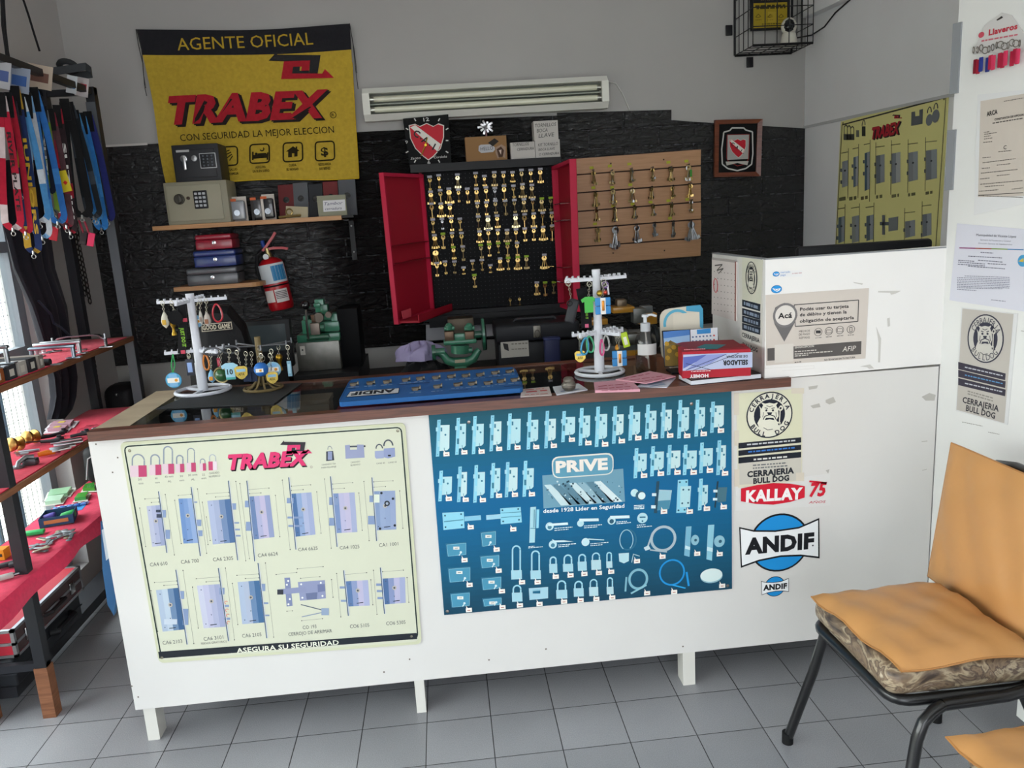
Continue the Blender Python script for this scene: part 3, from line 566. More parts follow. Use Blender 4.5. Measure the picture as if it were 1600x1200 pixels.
p.poly([(246.5, 1008+12), (651, 979+10), (651.5, 990), (248, 1030-8)], '23282f', 2) if 0 else p.poly([(248, 1017), (651, 987.5), (652, 997), (250, 1027.5)], '23282f', 2)
p.build('board_print', tb)
p = Print(FB, .0049); lock_boards(p); p.build('lock_print', tb)
p = Print(FB, .0049)
p.text('ASEGURA SU SEGURIDAD', (371, 1018.5), (530, 1005.5), 7.5, 'e8ead8', 4, bold=.02)
brandword(p, (358.5, 732), (486, 724.5), 22.5, 'd9386e', '2a2024', 1.8, 2.2)
p.crop(420, 660, 6); mark(p, 110, 168, 300, 'd9386e', '332f36', 4); p.arc((402, 412), 10, 2.5, '8a6a70', 3, n=12)
p.build('lettering', tb)
for q in ((203.5, 703.5), (621.5, 672.5), (254, 1026), (643, 993)): MB('metal', '8d8878').lathe([(.0045, 0), (.004, .0012), (.0, .002)], FB.hit(*q, .0046+.001), FB.n, 10).build('screw', tb)
# --- teal product board
pb = thing('product_board', FP.hit(920, 955), 'teal blue product board printed with rows of pale locks and padlocks on counter front', 'poster')
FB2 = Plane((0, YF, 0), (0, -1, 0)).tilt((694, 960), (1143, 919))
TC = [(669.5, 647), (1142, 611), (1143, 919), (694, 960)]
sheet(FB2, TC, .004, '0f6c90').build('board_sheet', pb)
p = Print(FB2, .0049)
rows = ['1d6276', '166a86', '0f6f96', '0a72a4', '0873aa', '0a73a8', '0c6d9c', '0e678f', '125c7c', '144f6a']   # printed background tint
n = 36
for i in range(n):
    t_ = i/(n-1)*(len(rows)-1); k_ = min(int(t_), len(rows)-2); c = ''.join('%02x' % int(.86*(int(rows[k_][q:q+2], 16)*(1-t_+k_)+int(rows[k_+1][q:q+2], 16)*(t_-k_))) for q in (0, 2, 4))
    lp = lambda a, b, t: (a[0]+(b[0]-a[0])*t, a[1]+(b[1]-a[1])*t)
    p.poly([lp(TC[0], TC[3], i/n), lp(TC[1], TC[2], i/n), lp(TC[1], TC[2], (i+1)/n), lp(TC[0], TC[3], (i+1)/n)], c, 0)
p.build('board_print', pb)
p = Print(FB2, .0049); PB, PC, PD_ = '8fd0e4', 'b4dbe2', '3c7c94'
def callout(x, y, s=1.0):
    p.lpoly((x, y), [(-30*s, -20*s), (-24*s, -20*s), (-26*s, -48*s), (-10*s, -21*s), (30*s, -21*s), (30*s, 20*s), (-30*s, 20*s)], 'f0ece4', 4); p.line((x-15*s, y+2), (x+14*s, y), 7*s, 'a8503c', 5)
def plock(xp, y0, y1, bx, by0, by1, k=0):
    w_ = 34; pl = xp-w_/2; sl = (y1-y0)*-.035
    c1, c2 = ((PB, PC) if k % 3 else ('86c6dc', 'c4e0e2'))
    p.poly([(xp, by0), (bx, by0-4), (bx-3, by1-20), (bx-22, by1), (xp, by1+10)], c2, 1)
    p.poly([(pl+2, y0+3), (pl+w_+2, y0), (pl+w_+sl, y1-4), (pl+sl, y1)], c1, 2)
    p.poly(R_(pl-12, by0+20, pl+12, by0+60), 'a4d6e4', 3); p.poly(R_(xp+18, by0+22, xp+34, by0+60), PD_, 2)
    p.disc(((xp+bx)/2+12, by0*.62+by1*.38), 10, PD_, 3, n=10); p.disc((xp+3, y0+22), 5, PD_, 3, n=6); p.disc((xp+sl, y1-22), 5, PD_, 3, n=6)
    p.poly(R_(xp-12, by1-90, xp+8, by1-35), PD_ if k % 2 else 'a4d6e4', 3); p.line(((xp+bx)/2, by1-25), ((xp+bx)/2+2, by1+2), 5, PD_, 3)
    callout((xp+bx)/2+22, max(by1+38, y1-26))
p.crop(660, 610, 6.316)
for i, q in enumerate(((162, 283, 650, 268, 340, 585), (353, 265, 632, 430, 327, 560), (517, 248, 625, 605, 328, 540), (690, 240, 598, 778, 305, 525), (862, 222, 585, 968, 280, 515), (1056, 208, 580, 1142, 288, 495), (1230, 196, 568, 1315, 278, 485), (1395, 198, 508, 1505, 260, 430),
    (184, 785, 1090, 292, 848, 1018), (370, 745, 1098, 440, 803, 1035), (530, 730, 1103, 617, 803, 1025), (697, 710, 1058, 768, 765, 995), (840, 700, 1050, 938, 758, 985), (1015, 688, 1045, 1098, 765, 965))): plock(*q, i)
p.crop(900, 600, 6)
for i, q in enumerate(((50, 220, 575, 130, 295, 495), (203, 207, 587, 290, 280, 505), (363, 203, 557, 443, 283, 470), (515, 198, 527, 598, 262, 465), (670, 187, 512, 750, 250, 450), (817, 170, 505, 893, 240, 430), (973, 145, 508, 1055, 218, 435), (1133, 143, 490, 1205, 217, 410), (1278, 160, 455, 1382, 200, 395),
    (562, 595, 880, 660, 650, 810), (717, 577, 862, 820, 632, 795), (873, 565, 850, 975, 622, 780), (1022, 563, 850, 1128, 622, 785), (1175, 543, 832, 1278, 600, 760), (1337, 522, 850, 1400, 573, 795), (1165, 880, 1180, 1232, 945, 1125))): plock(*q, i+1)
p.disc((545, 1015), 36, 'bfe2e6', 1); p.disc((600, 1040), 46, '3a6478', 2); p.disc((612, 1042), 34, 'd8ecec', 3)
p.poly([(775, 985), (895, 990), (870, 1165), (755, 1180)], '9cc4d0', 1); p.poly([(765, 1090), (880, 1082), (870, 1165), (755, 1180)], '4d8aa4', 2); p.poly([(750, 908), (778, 905), (755, 1205), (725, 1205)], '26495c', 2); p.poly(R_(708, 1018, 748, 1045), 'cfe6ea', 3); p.poly(R_(700, 1130, 742, 1160), 'cfe6ea', 3)
p.poly([(950, 895), (1045, 890), (1045, 950), (1075, 950), (1062, 1150), (1028, 1150), (1028, 1200), (935, 1204)], PB, 1); p.poly([(975, 955), (1073, 952), (1060, 1145), (970, 1150)], PC, 2)
for q in ((968, 915), (1028, 912), (1000, 985), (1052, 985), (990, 1112), (1045, 1108), (955, 1178), (1012, 1172)): p.disc(q, 9, '2f5a70', 4, n=8)
p.poly([(1318, 965), (1412, 962), (1400, 1095), (1322, 1105)], '47707f', 1); p.poly([(1315, 908), (1332, 906), (1305, 1155), (1290, 1152)], '1f3a48', 2); p.poly(R_(1282, 985, 1320, 1010), 'cfe6ea', 3); p.poly(R_(1278, 1062, 1318, 1086), 'cfe6ea', 3)
for q in ((820, 1190), (1060, 1190), (1378, 1148)): callout(*q)
for y in (1134, 1150, 1164): p.dots((540, y), (635, y-4), 9, 'd8ecf0', 3)
p.crop(670, 780, 6.316)
p.poly([(133, 128), (345, 118), (352, 278), (145, 298)], PB, 1); p.poly([(350, 165), (512, 152), (516, 198), (352, 212)], '86c2da', 1); p.line((150, 215), (340, 195), 8, PD_, 3)
p.poly([(703, 85), (905, 70), (917, 222), (710, 242)], PB, 1); p.poly([(565, 152), (705, 140), (708, 186), (567, 198)], '9ccde0', 1); p.line((712, 130), (908, 118), 5, PD_, 3); p.line((712, 175), (908, 158), 5, PD_, 3)
for q in ((160, 155), (318, 140), (165, 268), (325, 248), (725, 102), (880, 90), (732, 212), (888, 196)): p.disc(q, 9, '2f5a70', 4, n=8)
p.poly([(1000, 72), (1056, 68), (1044, 420), (990, 424)], 'a8d4de', 1); p.poly([(1062, 95), (1088, 94), (1082, 278), (1058, 280)], PB, 1); p.line((1040, 95), (1035, 270), 7, PD_, 3); p.poly(R_(1000, 278, 1050, 284), PD_, 3)
p.dots((982, 462), (1040, 456), 7, 'd8ecf0'); p.dots((980, 474), (1122, 462), 7, 'd8ecf0')
for x0, y0, x1, y1 in ((165, 415, 370, 560), (185, 655, 410, 815), (208, 905, 405, 1062), (505, 300, 662, 462), (500, 535, 695, 675), (513, 750, 715, 890), (525, 955, 718, 1052)):
    dd = 12; p.poly([(x0, y0+16), (x1, y0), (x1, y1-20), (x0+14, y1)], '2c6e8c', 1); p.poly([(x0+dd, y0+dd+16), (x1-4, y0+dd), (x1-4, y1-22), (x0+dd+14, y1-4)], '4a92b0', 2)
    p.pline([(x0+dd, y0+dd+16), (x1-4, y0+dd), (x1-4, y1-22), (x0+dd+14, y1-4)], 3, '93cbdc', 3, True)
    cx = (x0+x1)/2; p.poly(R_(cx-26, y0+45, cx+34, y0+74), 'e6e8e2', 4); p.line((cx-12, y0+60), (cx+20, y0+58), 7, '8a8a80', 5); p.line((x1-58, y1-36), (x1-72, y1-12), 9, 'cfe6ea', 4); p.disc((x1-54, y1-44), 12, 'cfe6ea', 4, n=10)
for q in ((413, 270), (352, 594), (402, 838), (395, 1085), (832, 290), (668, 490), (688, 698), (720, 900), (726, 1058), (918, 812), (1072, 812), (1250, 757), (1396, 744), (1532, 730), (897, 1040), (1090, 1026), (1332, 1004), (1495, 990)): callout(*q)
for q in ((810, 915, 455, 695, 785), (1000, 1102, 505, 697, 783), (1185, 1264, 565, 632, 722), (1320, 1420, 545, 632, 710), (1466, 1554, 540, 610, 700), (818, 920, 845, 915, 1005), (1254, 1362, 800, 888, 975), (1426, 1524, 805, 872, 955)): padlock(p, *q, 'a4cfdc', None, '9ed2e2', 15, 1)
p.poly([(985, 872), (1175, 858), (1175, 970), (992, 988)], 'a4cddc', 1); p.poly(R_(1024, 888, 1098, 922), '1f6484', 3); p.line((1024, 892), (1098, 886), 16, '8cc0d2', 4)
for bx_, by_ in ((1190, 262), (1222, 440)): p.disc((bx_, by_), 40, 'b8dce4', 1); p.disc((bx_, by_+8), 20, '4a8098', 2)
p.poly([(1175, 236), (1368, 222), (1372, 246), (1180, 258)], 'd2eaee', 3); p.poly([(1212, 385), (1240, 400), (1330, 398), (1425, 410), (1320, 416), (1230, 418)], 'c4e2e8', 3)
for a, b in (((1238, 282), (1415, 268)), ((1238, 302), (1375, 290)), ((1275, 446), (1450, 432)), ((1275, 464), (1380, 454))): p.dots(a, b, 8, 'd8ecf0')
p.crop(900, 780, 6.4)
for q in ((148, 245, 532, 602, 700), (298, 358, 527, 615, 682), (127, 218, 797, 872, 962), (302, 370, 780, 870, 945)): padlock(p, *q, 'b4d4dc', None, '9ed2e2', 13, 1)
for q in ((225, 730), (348, 718), (605, 612), (860, 568), (200, 990), (358, 975), (706, 932), (976, 920), (1206, 538), (1430, 542), (1455, 858)): callout(*q)
p.poly([(28, 188), (222, 184), (224, 212), (34, 216)], 'd2eaee', 3); p.disc((42, 235), 34, 'b8dce4', 1); p.poly([(335, 160), (530, 155), (532, 182), (345, 190)], 'd2eaee', 3); p.disc((352, 208), 40, 'b8dce4', 1); p.disc((352, 214), 22, '2f5a70', 4)
p.disc((92, 422), 40, 'c4e2e8', 1); p.poly([(120, 385), (278, 396), (278, 404), (120, 398)], 'b8dce4', 3)
p.disc((660, 182), 52, 'b4dbe4', 1); p.line((632, 174), (690, 172), 13, '2c6a86', 3); p.disc((660, 212), 9, '2c6a86', 3, n=8)
for a, b in (((78, 262), (258, 248)), ((78, 280), (208, 270)), ((400, 222), (505, 214)), ((400, 240), (545, 226)), ((142, 440), (322, 424)), ((142, 458), (262, 448)), ((605, 255), (690, 248)), ((605, 274), (755, 262)), ((575, 62), (662, 52)), ((575, 76), (648, 68)), ((575, 92), (678, 84))): p.dots(a, b, 8, 'd8ecf0')
p.arc((515, 400), 82, 14, '2e6a88', 1, ry=100); p.arc((500, 400), 66, 8, '9cc8d8', 2, ry=100, a0=-60, a1=240); p.poly([(422, 535), (525, 528), (524, 610), (475, 634), (428, 615)], 'b4d8e0', 3); p.line((570, 540), (552, 625), 8, 'a8ccd6', 3); p.line((565, 540), (632, 562), 8, 'a8ccd6', 3)
p.arc((868, 388), 118, 26, 'a9bcc4', 1); p.line((712, 470), (760, 330), 16, 'a9bcc4', 2); p.poly([(672, 478), (720, 452), (742, 490), (690, 508)], 'c2d8de', 3); p.line((735, 500), (905, 520), 14, 'a9bcc4', 2)
p.arc((618, 792), 88, 24, '7fb4c4', 1, ry=94); p.line((490, 915), (500, 770), 18, '7fb4c4', 2); p.line((545, 935), (700, 850), 18, '8cc0cc', 2)
p.arc((955, 725), 122, 17, '1f8fd4', 1, ry=124); p.line((1100, 720), (1122, 860), 20, '1f8fd4', 2); p.line((960, 850), (1090, 882), 14, '2aa0e0', 2)
p.disc((1350, 766), 110, '8cb8c4', 1, ry=66); p.disc((1348, 752), 110, 'd4e6e4', 2, ry=66)
p.poly([(1095, 268), (1150, 264), (1130, 570), (1076, 555)], '7ab4cc', 1); p.disc((1185, 402), 40, '8cbccc', 1, ry=52); p.disc((1190, 402), 14, '2c5a70', 3); p.poly([(1088, 455), (1136, 470), (1134, 500), (1084, 488)], 'c8e4ea', 3)
p.poly([(1315, 252), (1378, 248), (1354, 608), (1298, 594)], '8cc4d6', 1); p.disc((1428, 414), 54, '8cbccc', 1, ry=58); p.disc((1436, 414), 16, '2c5a70', 3); p.poly([(1306, 468), (1362, 482), (1360, 520), (1302, 506)], 'c8e4ea', 3)
p.build('product_print', pb)
p = Print(FB2, .0049)   # factory picture, then the plaque
p.poly([(847, 742), (973, 731.5), (976, 783), (849, 793.5)], '6f9cb0', 1)
rd = random.Random(3)
for i in range(9):
    x = 850+i*13; p.poly([(x, 757-i*.9), (x+10, 756-i*.9), (x+44, 788-i*.9), (x+26, 789-i*.9)], rd.choice(['a9c8d2', 'c4dade', '8fb2c0', 'd4e4e6', '5d8496']), 2) if x+44 < 974 else None
for i in range(60): p.disc((rd.uniform(852, 971), rd.uniform(750, 784)), rd.uniform(.6, 1.8), rd.choice(['2c4e5e', '3f6878', 'c2d8dc', '244452']), 3, n=6)
p.build('factory_print', pb); p = Print(FB2, .0049)
plq = rr([(868.5, 712.5), (955, 706.5), (961, 723), (955, 739), (870, 745.5), (857, 729)][:0] or [(861, 713), (958, 706), (958, 740), (863, 747)], 12)
p.poly(plq, 'd8dcd4', 5); p.poly(rr([(863, 715), (956, 708.5), (956.5, 738.5), (864.5, 745)], 11), '5f9ab2', 6)
p.text('PRIVE', (868, 737), (949, 731.5), 17.5, 'ece4da', 8, bold=.05)
p.text('desde 1928 Lider en Seguridad', (848.5, 800.5), (975, 792), 6.2, 'e4eef0', 2, bold=.025)
p.build('lettering', pb)
for q in ((732.5, 659), (1079.5, 630.5), (699, 954), (1136, 914)): MB('metal', '8a8480').lathe([(.0055, 0), (.005, .0012), (.0, .0022)], FB2.hit(*q, .0046+.001), FB2.n, 10).build('screw', pb)
# --- bulldog shop papers
def bulldog(p, c, k, dark, light, z=2, sq=1.0):
    f = lambda P: [(c[0]+a*k*1.12*sq, c[1]+b*k*1.08+2*k) for a, b in P]
    p.disc(c, 128*k*sq, light, z, ry=128*k); p.arc(c, 124*k*sq, 7*k, dark, z+1, ry=124*k, n=36)
    p.disc(c, 86*k*sq, dark, z+1, ry=86*k); hk = 1.14*k
    p.poly(f([(-48, 70), (-60, 40), (-45, 10), (20, 8), (45, 40), (48, 60), (20, 84), (-20, 86)]), light, z+2)     # shoulders
    p.poly(f([(-52, -48), (-40, -66), (-22, -60), (0, -64), (22, -60), (38, -66), (46, -48), (42, -30), (44, 4), (30, 30), (0, 40), (-34, 30), (-46, 4), (-46, -30)]), light, z+3)
    for s_ in (-1, 1):
        p.poly(f([(s_*52, -50), (s_*40, -64), (s_*32, -52), (s_*40, -34)]), dark, z+4); p.disc((c[0]+s_*18*k*sq, c[1]-26*k), 6*k, dark, z+4, n=10)
        p.line((c[0]+s_*10*k*sq, c[1]-36*k), (c[0]+s_*28*k*sq, c[1]-40*k), 4*k, dark, z+4); p.pline(f([(s_*4, -2), (s_*24, 4), (s_*32, 22)]), 4.5*k, dark, z+4); p.line((c[0]+s_*34*k*sq, c[1]-16*k), (c[0]+s_*38*k*sq, c[1]+12*k), 3*k, dark, z+4)
    p.poly(f([(-13, -16), (13, -16), (8, -4), (0, 0), (-8, -4)]), dark, z+4); p.poly(f([(-18, 12), (18, 12), (24, 24), (0, 20), (-24, 24)]), dark, z+4)
    p.pline(f([(-16, -50), (0, -44), (16, -50)]), 3*k, dark, z+4); p.pline(f([(-30, 62), (-10, 74), (16, 70)]), 3*k, dark, z+4)
    p.line((c[0]+58*k*sq, c[1]-30*k), (c[0]+54*k*sq, c[1]+44*k), 6*k, light, z+3); p.disc((c[0]+60*k*sq, c[1]-38*k), 15*k*sq, light, z+3, ry=15*k); p.disc((c[0]+60*k*sq, c[1]-38*k), 6*k*sq, dark, z+4, ry=6*k); p.poly(f([(36, 32), (54, 34), (52, 58), (36, 56)]), light, z+3); p.poly(f([(42, 40), (49, 41), (48, 50), (42, 49)]), dark, z+4)
    if sq == 1.0:
        p.arctext('CERRAJERIA', c, 106*k, 160, 20, 25*k, dark, z+3, bold=.03); p.arctext('BULL', c, 106*k, 212, 254, 25*k, dark, z+3, bold=.03, inward=True); p.arctext('DOG', c, 106*k, 294, 330, 25*k, dark, z+3, bold=.03, inward=True)
    else:
        p.arctext('CERRAJERIA', c, 98*k, 150, 30, 31*k, dark, z+3, sq=sq); p.arctext('BULLDOG', c, 98*k, 220, 320, 31*k, dark, z+3, inward=True, sq=sq)
shop = thing('shop_flyer', FP.hit(1200, 760), 'cream bulldog shop flyer with black bars taped to the counter front above the red sticker', 'flyer')
FB3 = Plane((0, YF, 0), (0, -1, 0)).tilt((1155, 760), (1253, 751))
sheet(FB3, [(1150, 617), (1254, 606), (1253, 751), (1153, 762)], .0006, 'd9d6c0', 'paper', .0004).build('paper_sheet', shop)
p = Print(FB3, .0013, 'paper').crop(1120, 600, 3.53)
p.poly([(118, 52), (462, 25), (464, 295), (118, 325)], 'd8d7bb', 0); p.poly([(118, 430), (464, 402), (466, 530), (120, 556)], 'c9c5ba', 0)
bulldog(p, (289, 170), 1.0, '1d2230', 'e2e0cf', 2)
for a, b in ((325, 356), (366, 396), (405, 438)): p.poly([(118, a), (464, a-32), (464, b-34), (118, b)], '1b202b', 1)
p.dots((165, 334), (435, 310), 8, 'c8ccd0', 2); p.dots((172, 374), (428, 350), 8, '3a78c8', 2); p.dots((202, 416), (386, 400), 9, 'd8d8d4', 2)
p.dots((198, 448), (384, 434), 7, '6a6d70', 1); p.dots((198, 464), (388, 450), 7, '6a6d70', 1)
p.text('CERRAJERIA', (166, 513), (425, 490), 32, '23272f', 1, bold=.05); p.text('BULL DOG', (200, 549), (398, 530), 30, '23272f', 1, bold=.05)
for q in (R_(94, 48, 122, 170), R_(96, 255, 122, 340), R_(96, 470, 124, 565), R_(410, 22, 480, 52), R_(436, 488, 480, 535)): p.poly(q, 'd6cdbd', 1)
p.build('print', shop)
st = thing('brand_sticker', FP.hit(1225, 795), 'white sticker strip with a red barrel shaped name and a red 75 years mark', 'sticker')
sheet(FB3, [(1149, 758), (1297, 740), (1297, 790), (1149, 798)], .0003, 'dddcd9', 'paper', .0003).build('sticker_sheet', st)
p = Print(FB3, .0024).crop(1120, 600, 3.53)
pts = [(132, 575), (220, 556), (310, 545), (400, 548), (484, 562), (482, 625), (400, 650), (310, 664), (215, 660), (131, 645)]
p.poly(pts, 'd01c34', 1); p.text('KALLAY', (158, 648), (470, 630), 62, 'f4efee', 2, bold=.05); p.text('75', (508, 618), (602, 612), 74, 'd01c34', 1, bold=.04, shear=.2); p.line((508, 535), (604, 545), 10, 'd01c34', 1); p.text('AÑOS', (504, 658), (598, 654), 14, 'd05060', 1, shear=.2)
p.build('print', st)
def andif(p, s_, z=1):
    x, y, k = s_
    f = lambda P: [(x+a*k, y+b*k) for a, b in P]
    c = (x+222*k, y+162*k); p.disc(c, 166*k, '15171c', z, ry=160*k, n=40); p.disc(c, 156*k, '1d8fd6', z+1, ry=150*k, n=40)
    top = [(0, 75), (80, 92), (200, 93), (330, 74), (442, 25)]; bot = [(444, 248), (340, 236), (230, 240), (110, 264), (10, 300)]
    p.poly(f(top+bot), '15171c', z+2); p.poly(f([(7, 84), (80, 101), (200, 102), (330, 83), (435, 37), (436, 237), (340, 226), (230, 230), (110, 254), (16, 288)]), 'eff1f2', z+3)
    p.text('ANDIF', (x+32*k, y+222*k), (x+412*k, y+188*k), 84*k, '15171c', z+4, bold=.055)
    p.disc((x+406*k, y+176*k), 5*k, '55585c', z+4, n=8)
for (x, y, k, nm, lb) in ((122, 713, 1.0, 'hourglass', 'large blue and white hourglass shaped lock brand sticker low on the counter front'), (243, 1060, .345, 'small', 'small blue and white hourglass brand sticker under the large one on the counter')):
    s0 = thing('oval_sticker', FP.hit(1120+(x+220*k)/3.53, 600+(y+320*k)/3.53), lb, 'sticker')
    p = Print(FB3, .0006).crop(1120, 600, 3.53); andif(p, (x, y, k)); p.build('sticker_face', s0)
# --- papers on the raised box
BP = Plane((0, YF-.004, 0), (0, -1, 0)).tilt((1197, 571), (1352, 560))
ac = thing('payment_notice', BP.hit(1275, 565), 'beige debit card notice with a grey location pin taped to the raised box front', 'notice')
sheet(BP, [(1196, 461), (1357.5, 450), (1352, 560), (1197, 571)], .0006, 'cfc6bd', 'paper', .0004).build('paper_sheet', ac)
p = Print(BP, .0013, 'paper').crop(1100, 360, 3.2)
p.pline([(450, 372), (772, 348), (768, 455), (455, 480)], 4, '4a4848', 1, True)
p.poly([(343, 428), (355, 385), (400, 362), (445, 378), (466, 425), (450, 465), (400, 556), (352, 470)], '6f6c6c', 2); p.disc((404, 424), 61, '7a7777', 3); p.disc((404, 424), 50, 'dcd6cf', 4); p.text('Acá', (368, 440), (438, 436), 28, '232326', 5, bold=.03)
for t, a, b in (('Podés usar tu tarjeta', (478, 402), (722, 386)), ('de débito y tienen la', (477, 430), (712, 414)), ('obligación de aceptarla', (477, 461), (748, 443))): p.text(t, a, b, 17, '3e3c3e', 2, bold=.02)
for t, y in (('MEDIOS', 510), ('DE PAGO', 526), ('ACEPTADOS', 543)): p.text(t, (473, y), (528, y-4), 11, '55524f', 1)
for x, y in ((570, 508), (623, 503), (678, 498), (733, 494)):
    p.arc((x, y), 19, 2.5, '5a5755', 1, n=20); p.dots((x-15, y+30), (x+17, y+27), 4, '8a8580')
p.poly(R_(558, 500, 582, 514), '3e3c3e', 2); p.pline(R_(611, 497, 635, 512), 2, '4e4c4c', 2, True); p.pline(R_(665, 491, 691, 506), 2, '4e4c4c', 2, True); p.pline(R_(727, 484, 739, 506), 2.5, '4e4c4c', 2, True)
p.poly([(316, 590), (786, 553), (784, 618), (316, 652)], '5a5654', 1); p.text('AFIP', (690, 606), (758, 600), 26, 'dcd6cf', 2, shear=.2); p.text('SIN EXCEPCION', (452, 590), (548, 582), 10, 'd8d2ca', 2, bold=.02); p.dots((452, 606), (560, 598), 5, 'c8c2ba', 2); p.dots((452, 618), (640, 604), 5, 'c8c2ba', 2); p.dots((452, 628), (520, 622), 5, 'c8c2ba', 2)
p.dots((452, 660), (485, 656), 5, '6a6664', 1); p.text('NO TE VAYAS SIN TU FACTURA', (600, 652), (755, 638), 9, '4a4848', 1, bold=.02)
p.poly([(352, 572), (446, 565), (446, 654), (352, 662)], 'd6d0c8', 2)
p.build('print', ac)
for (cx, cy, w_, lb, full) in ((360, 218, 30, 'small faded handshake payment sticker at the top of the raised box front', 1), (362, 294, 50, 'round blue handshake payment sticker just above the beige debit notice', 0)):
    s0 = thing('payment_sticker', BP.hit(1100+cx/3.2, 360+(cy+15)/3.2), lb, 'sticker')
    p = Print(BP, .0006).crop(1100, 360, 3.2); h_ = w_*.36
    if full: p.poly(R_(338, 200, 490, 232), 'e6e6e6', 0); p.text('mercado', (382, 214), (430, 211), 10, '5a8fc8', 2); p.text('pago', (382, 228), (408, 226), 10, '5a8fc8', 2); p.dots((440, 216), (488, 212), 5, 'd0b8b8', 2)
    p.disc((cx, cy), w_/2+2, '1f5f9c', 1, ry=h_+2); p.disc((cx, cy), w_/2, '2f97dc', 2, ry=h_); p.poly([(cx-w_*.42, cy-h_*.3), (cx-w_*.1, cy-h_*.1), (cx+w_*.1, cy-h_*.15), (cx+w_*.42, cy-h_*.3), (cx+w_*.3, cy+h_*.3), (cx+w_*.05, cy+h_*.7), (cx-w_*.25, cy+h_*.3)], 'e8eef2', 3); p.pline([(cx-w_*.2, cy), (cx, cy+h_*.4), (cx+w_*.2, cy)], 2, '2a6aa8', 4)
    p.build('sticker_face', s0)
SP = Plane((XM, .2, 0), (-1, 0, 0), (0, -1, 0))
sf = thing('shop_flyer', SP.hit(1175, 560), 'narrow bulldog shop flyer taped to the inner side of the raised box', 'flyer')
sheet(SP, [(1154, 400), (1193, 405), (1191, 560), (1160, 552)], .0006, 'dcdad2', 'paper', .0004).build('paper_sheet', sf)
p = Print(SP, .0013, 'paper').crop(1100, 360, 3.2)
p.poly([(192, 135), (297, 148), (285, 385), (193, 345)], 'd9d8c6', 0)
bulldog(p, (240, 237), .64, '23282f', 'e2e0d0', 2, .34)
for y in (345, 388, 425, 462): p.poly([(193, y), (285, y+24), (283, y+60), (193, y+34)], '222b38', 1); p.dots((202, y+18), (276, y+42), 6, '8a98ac', 2)
p.text('CERRAJERIA', (192, 530), (280, 562), 22, '2a2d33', 1, bold=.02); p.text('BULL DOG', (196, 580), (270, 610), 22, '2a2d33', 1, bold=.02)
p.build('print', sf)
pc = thing('wall_calendar', SP.hit(1135, 500), 'white spiral dot calendar hung on the inner side of the raised box', 'calendar')
sheet(SP, [(1114.5, 404), (1153, 409), (1152.5, 502), (1114, 490)], .004, 'dcd3cf', 'paper', .001).build('page', pc)
p = Print(SP, .0054, 'paper').crop(1100, 360, 3.2)
for j in range(7):
    for i in range(7): p.disc((60+i*17, 205+j*32+i*2.2), 2.3, '5a5652', 1, n=6)
p.pline([(62, 175), (100, 170), (72, 200), (105, 190), (80, 215)], 2, '5c5854', 1); p.arc((66, 275), 10, 4, 'd83a48', 1, ry=34, n=16); p.line((48, 140), (165, 155), 4, 'b0a8a4', 1)
p.line((166, 155), (164, 452), 6, 'a87068', 1)
p.build('print', pc)
# ---------------------------------------------------------------- things on the back wall
def qb(mb, xl, xr, yt, yb, Y, d, col=None, mat=None, r=.003):     # block whose front face was measured at depth Y, d deep
    x0, x1, z0, z1 = pbox(xl, xr, yt, yb, Y)
    c = ((x0+x1)/2, Y+d/2, (z0+z1)/2); s = (x1-x0, d, z1-z0)
    return mb.rbox(c, s, r, 2, col=col, mat=mat) if r else mb.box((x0, Y, z0), (x1, Y+d, z1), col, mat)
def qb1(name, par, xl, xr, yt, yb, Y, d, col, mat, r=.003, **k): return qb(MB(mat, col), xl, xr, yt, yb, Y, d, r=r).build(name, par, **k)
def lerp(a, b, t): return a+(b-a)*t
# --- yellow cloth banner
BY = 1.868; BNP = Plane((0, BY, 0), (0, -1, 0)).tilt((282, 216), (523, 204))
bq = [(213, 46), (547, 38), (561, 278), (262, 287)]
def bpx(u, v):      # v down
    a = (lerp(bq[0][0], bq[1][0], u), lerp(bq[0][1], bq[1][1], u)+6*math.sin(u*math.pi)*.8); b = (lerp(bq[3][0], bq[2][0], u), lerp(bq[3][1], bq[2][1], u)+1.5*math.sin(u*9))
    return (lerp(a[0], b[0], v)+(3*math.sin(v*5)*(1-u)), lerp(a[1], b[1], v))
def bwave(p): return p + V((0, -.007*math.sin(p.x*9+p.z*3)-.004*math.sin(p.z*14+p.x*4)-.006, 0))
bn = thing('banner', BNP.hit(410, 285), 'yellow cloth banner with black top band and red brand word hung on the back wall', 'banner')
mb = MB('cloth')
ngr = 40
for j in range(30):
    for i in range(40):
        f4 = [bwave(BNP.hit(*bpx(a/40, b/30), 0)) for a, b in ((i, j+1), (i+1, j+1), (i+1, j), (i, j))]
        mb.face(f4, '232327' if j < 4.5 else 'b89c36')
b0 = [bwave(BNP.hit(*bpx(a/40, 30/30), 0)) for a in range(41)]
mb.tube([p+V((0, -.001, 0)) for p in b0], .0025, 5, col='d8b422'); mb.tube([bwave(BNP.hit(*bpx(1, b/20), 0))+V((0, -.001, 0)) for b in range(5, 21)], .0022, 5, col='c8a522')
for v in mb.v: v.y = min(v.y, YB-.014)
mb.build('banner_cloth', bn)
p = Print(BNP, .003, 'cloth')
p.text('AGENTE OFICIAL', (279.5, 80), (490, 70), 20, 'b89a30', 2, bold=.0)
p.crop(200, 20, 4); mark(p, 880, 250, 410, 'a8222e', '2c2b2c', 2)
brandword(p, (268, 690), (1268, 645), 165, 'a8222e', '27211f', 22, 14, 3)
p.text('CON SEGURIDAD LA MEJOR ELECCION', (330, 803), (1290, 750), 44, '2a2415', 2)
p.arc((1284, 640), 19, 4, '2a2415', 2, n=16); p.text('R', (1275, 650), (1293, 649), 20, '2a2415', 2)
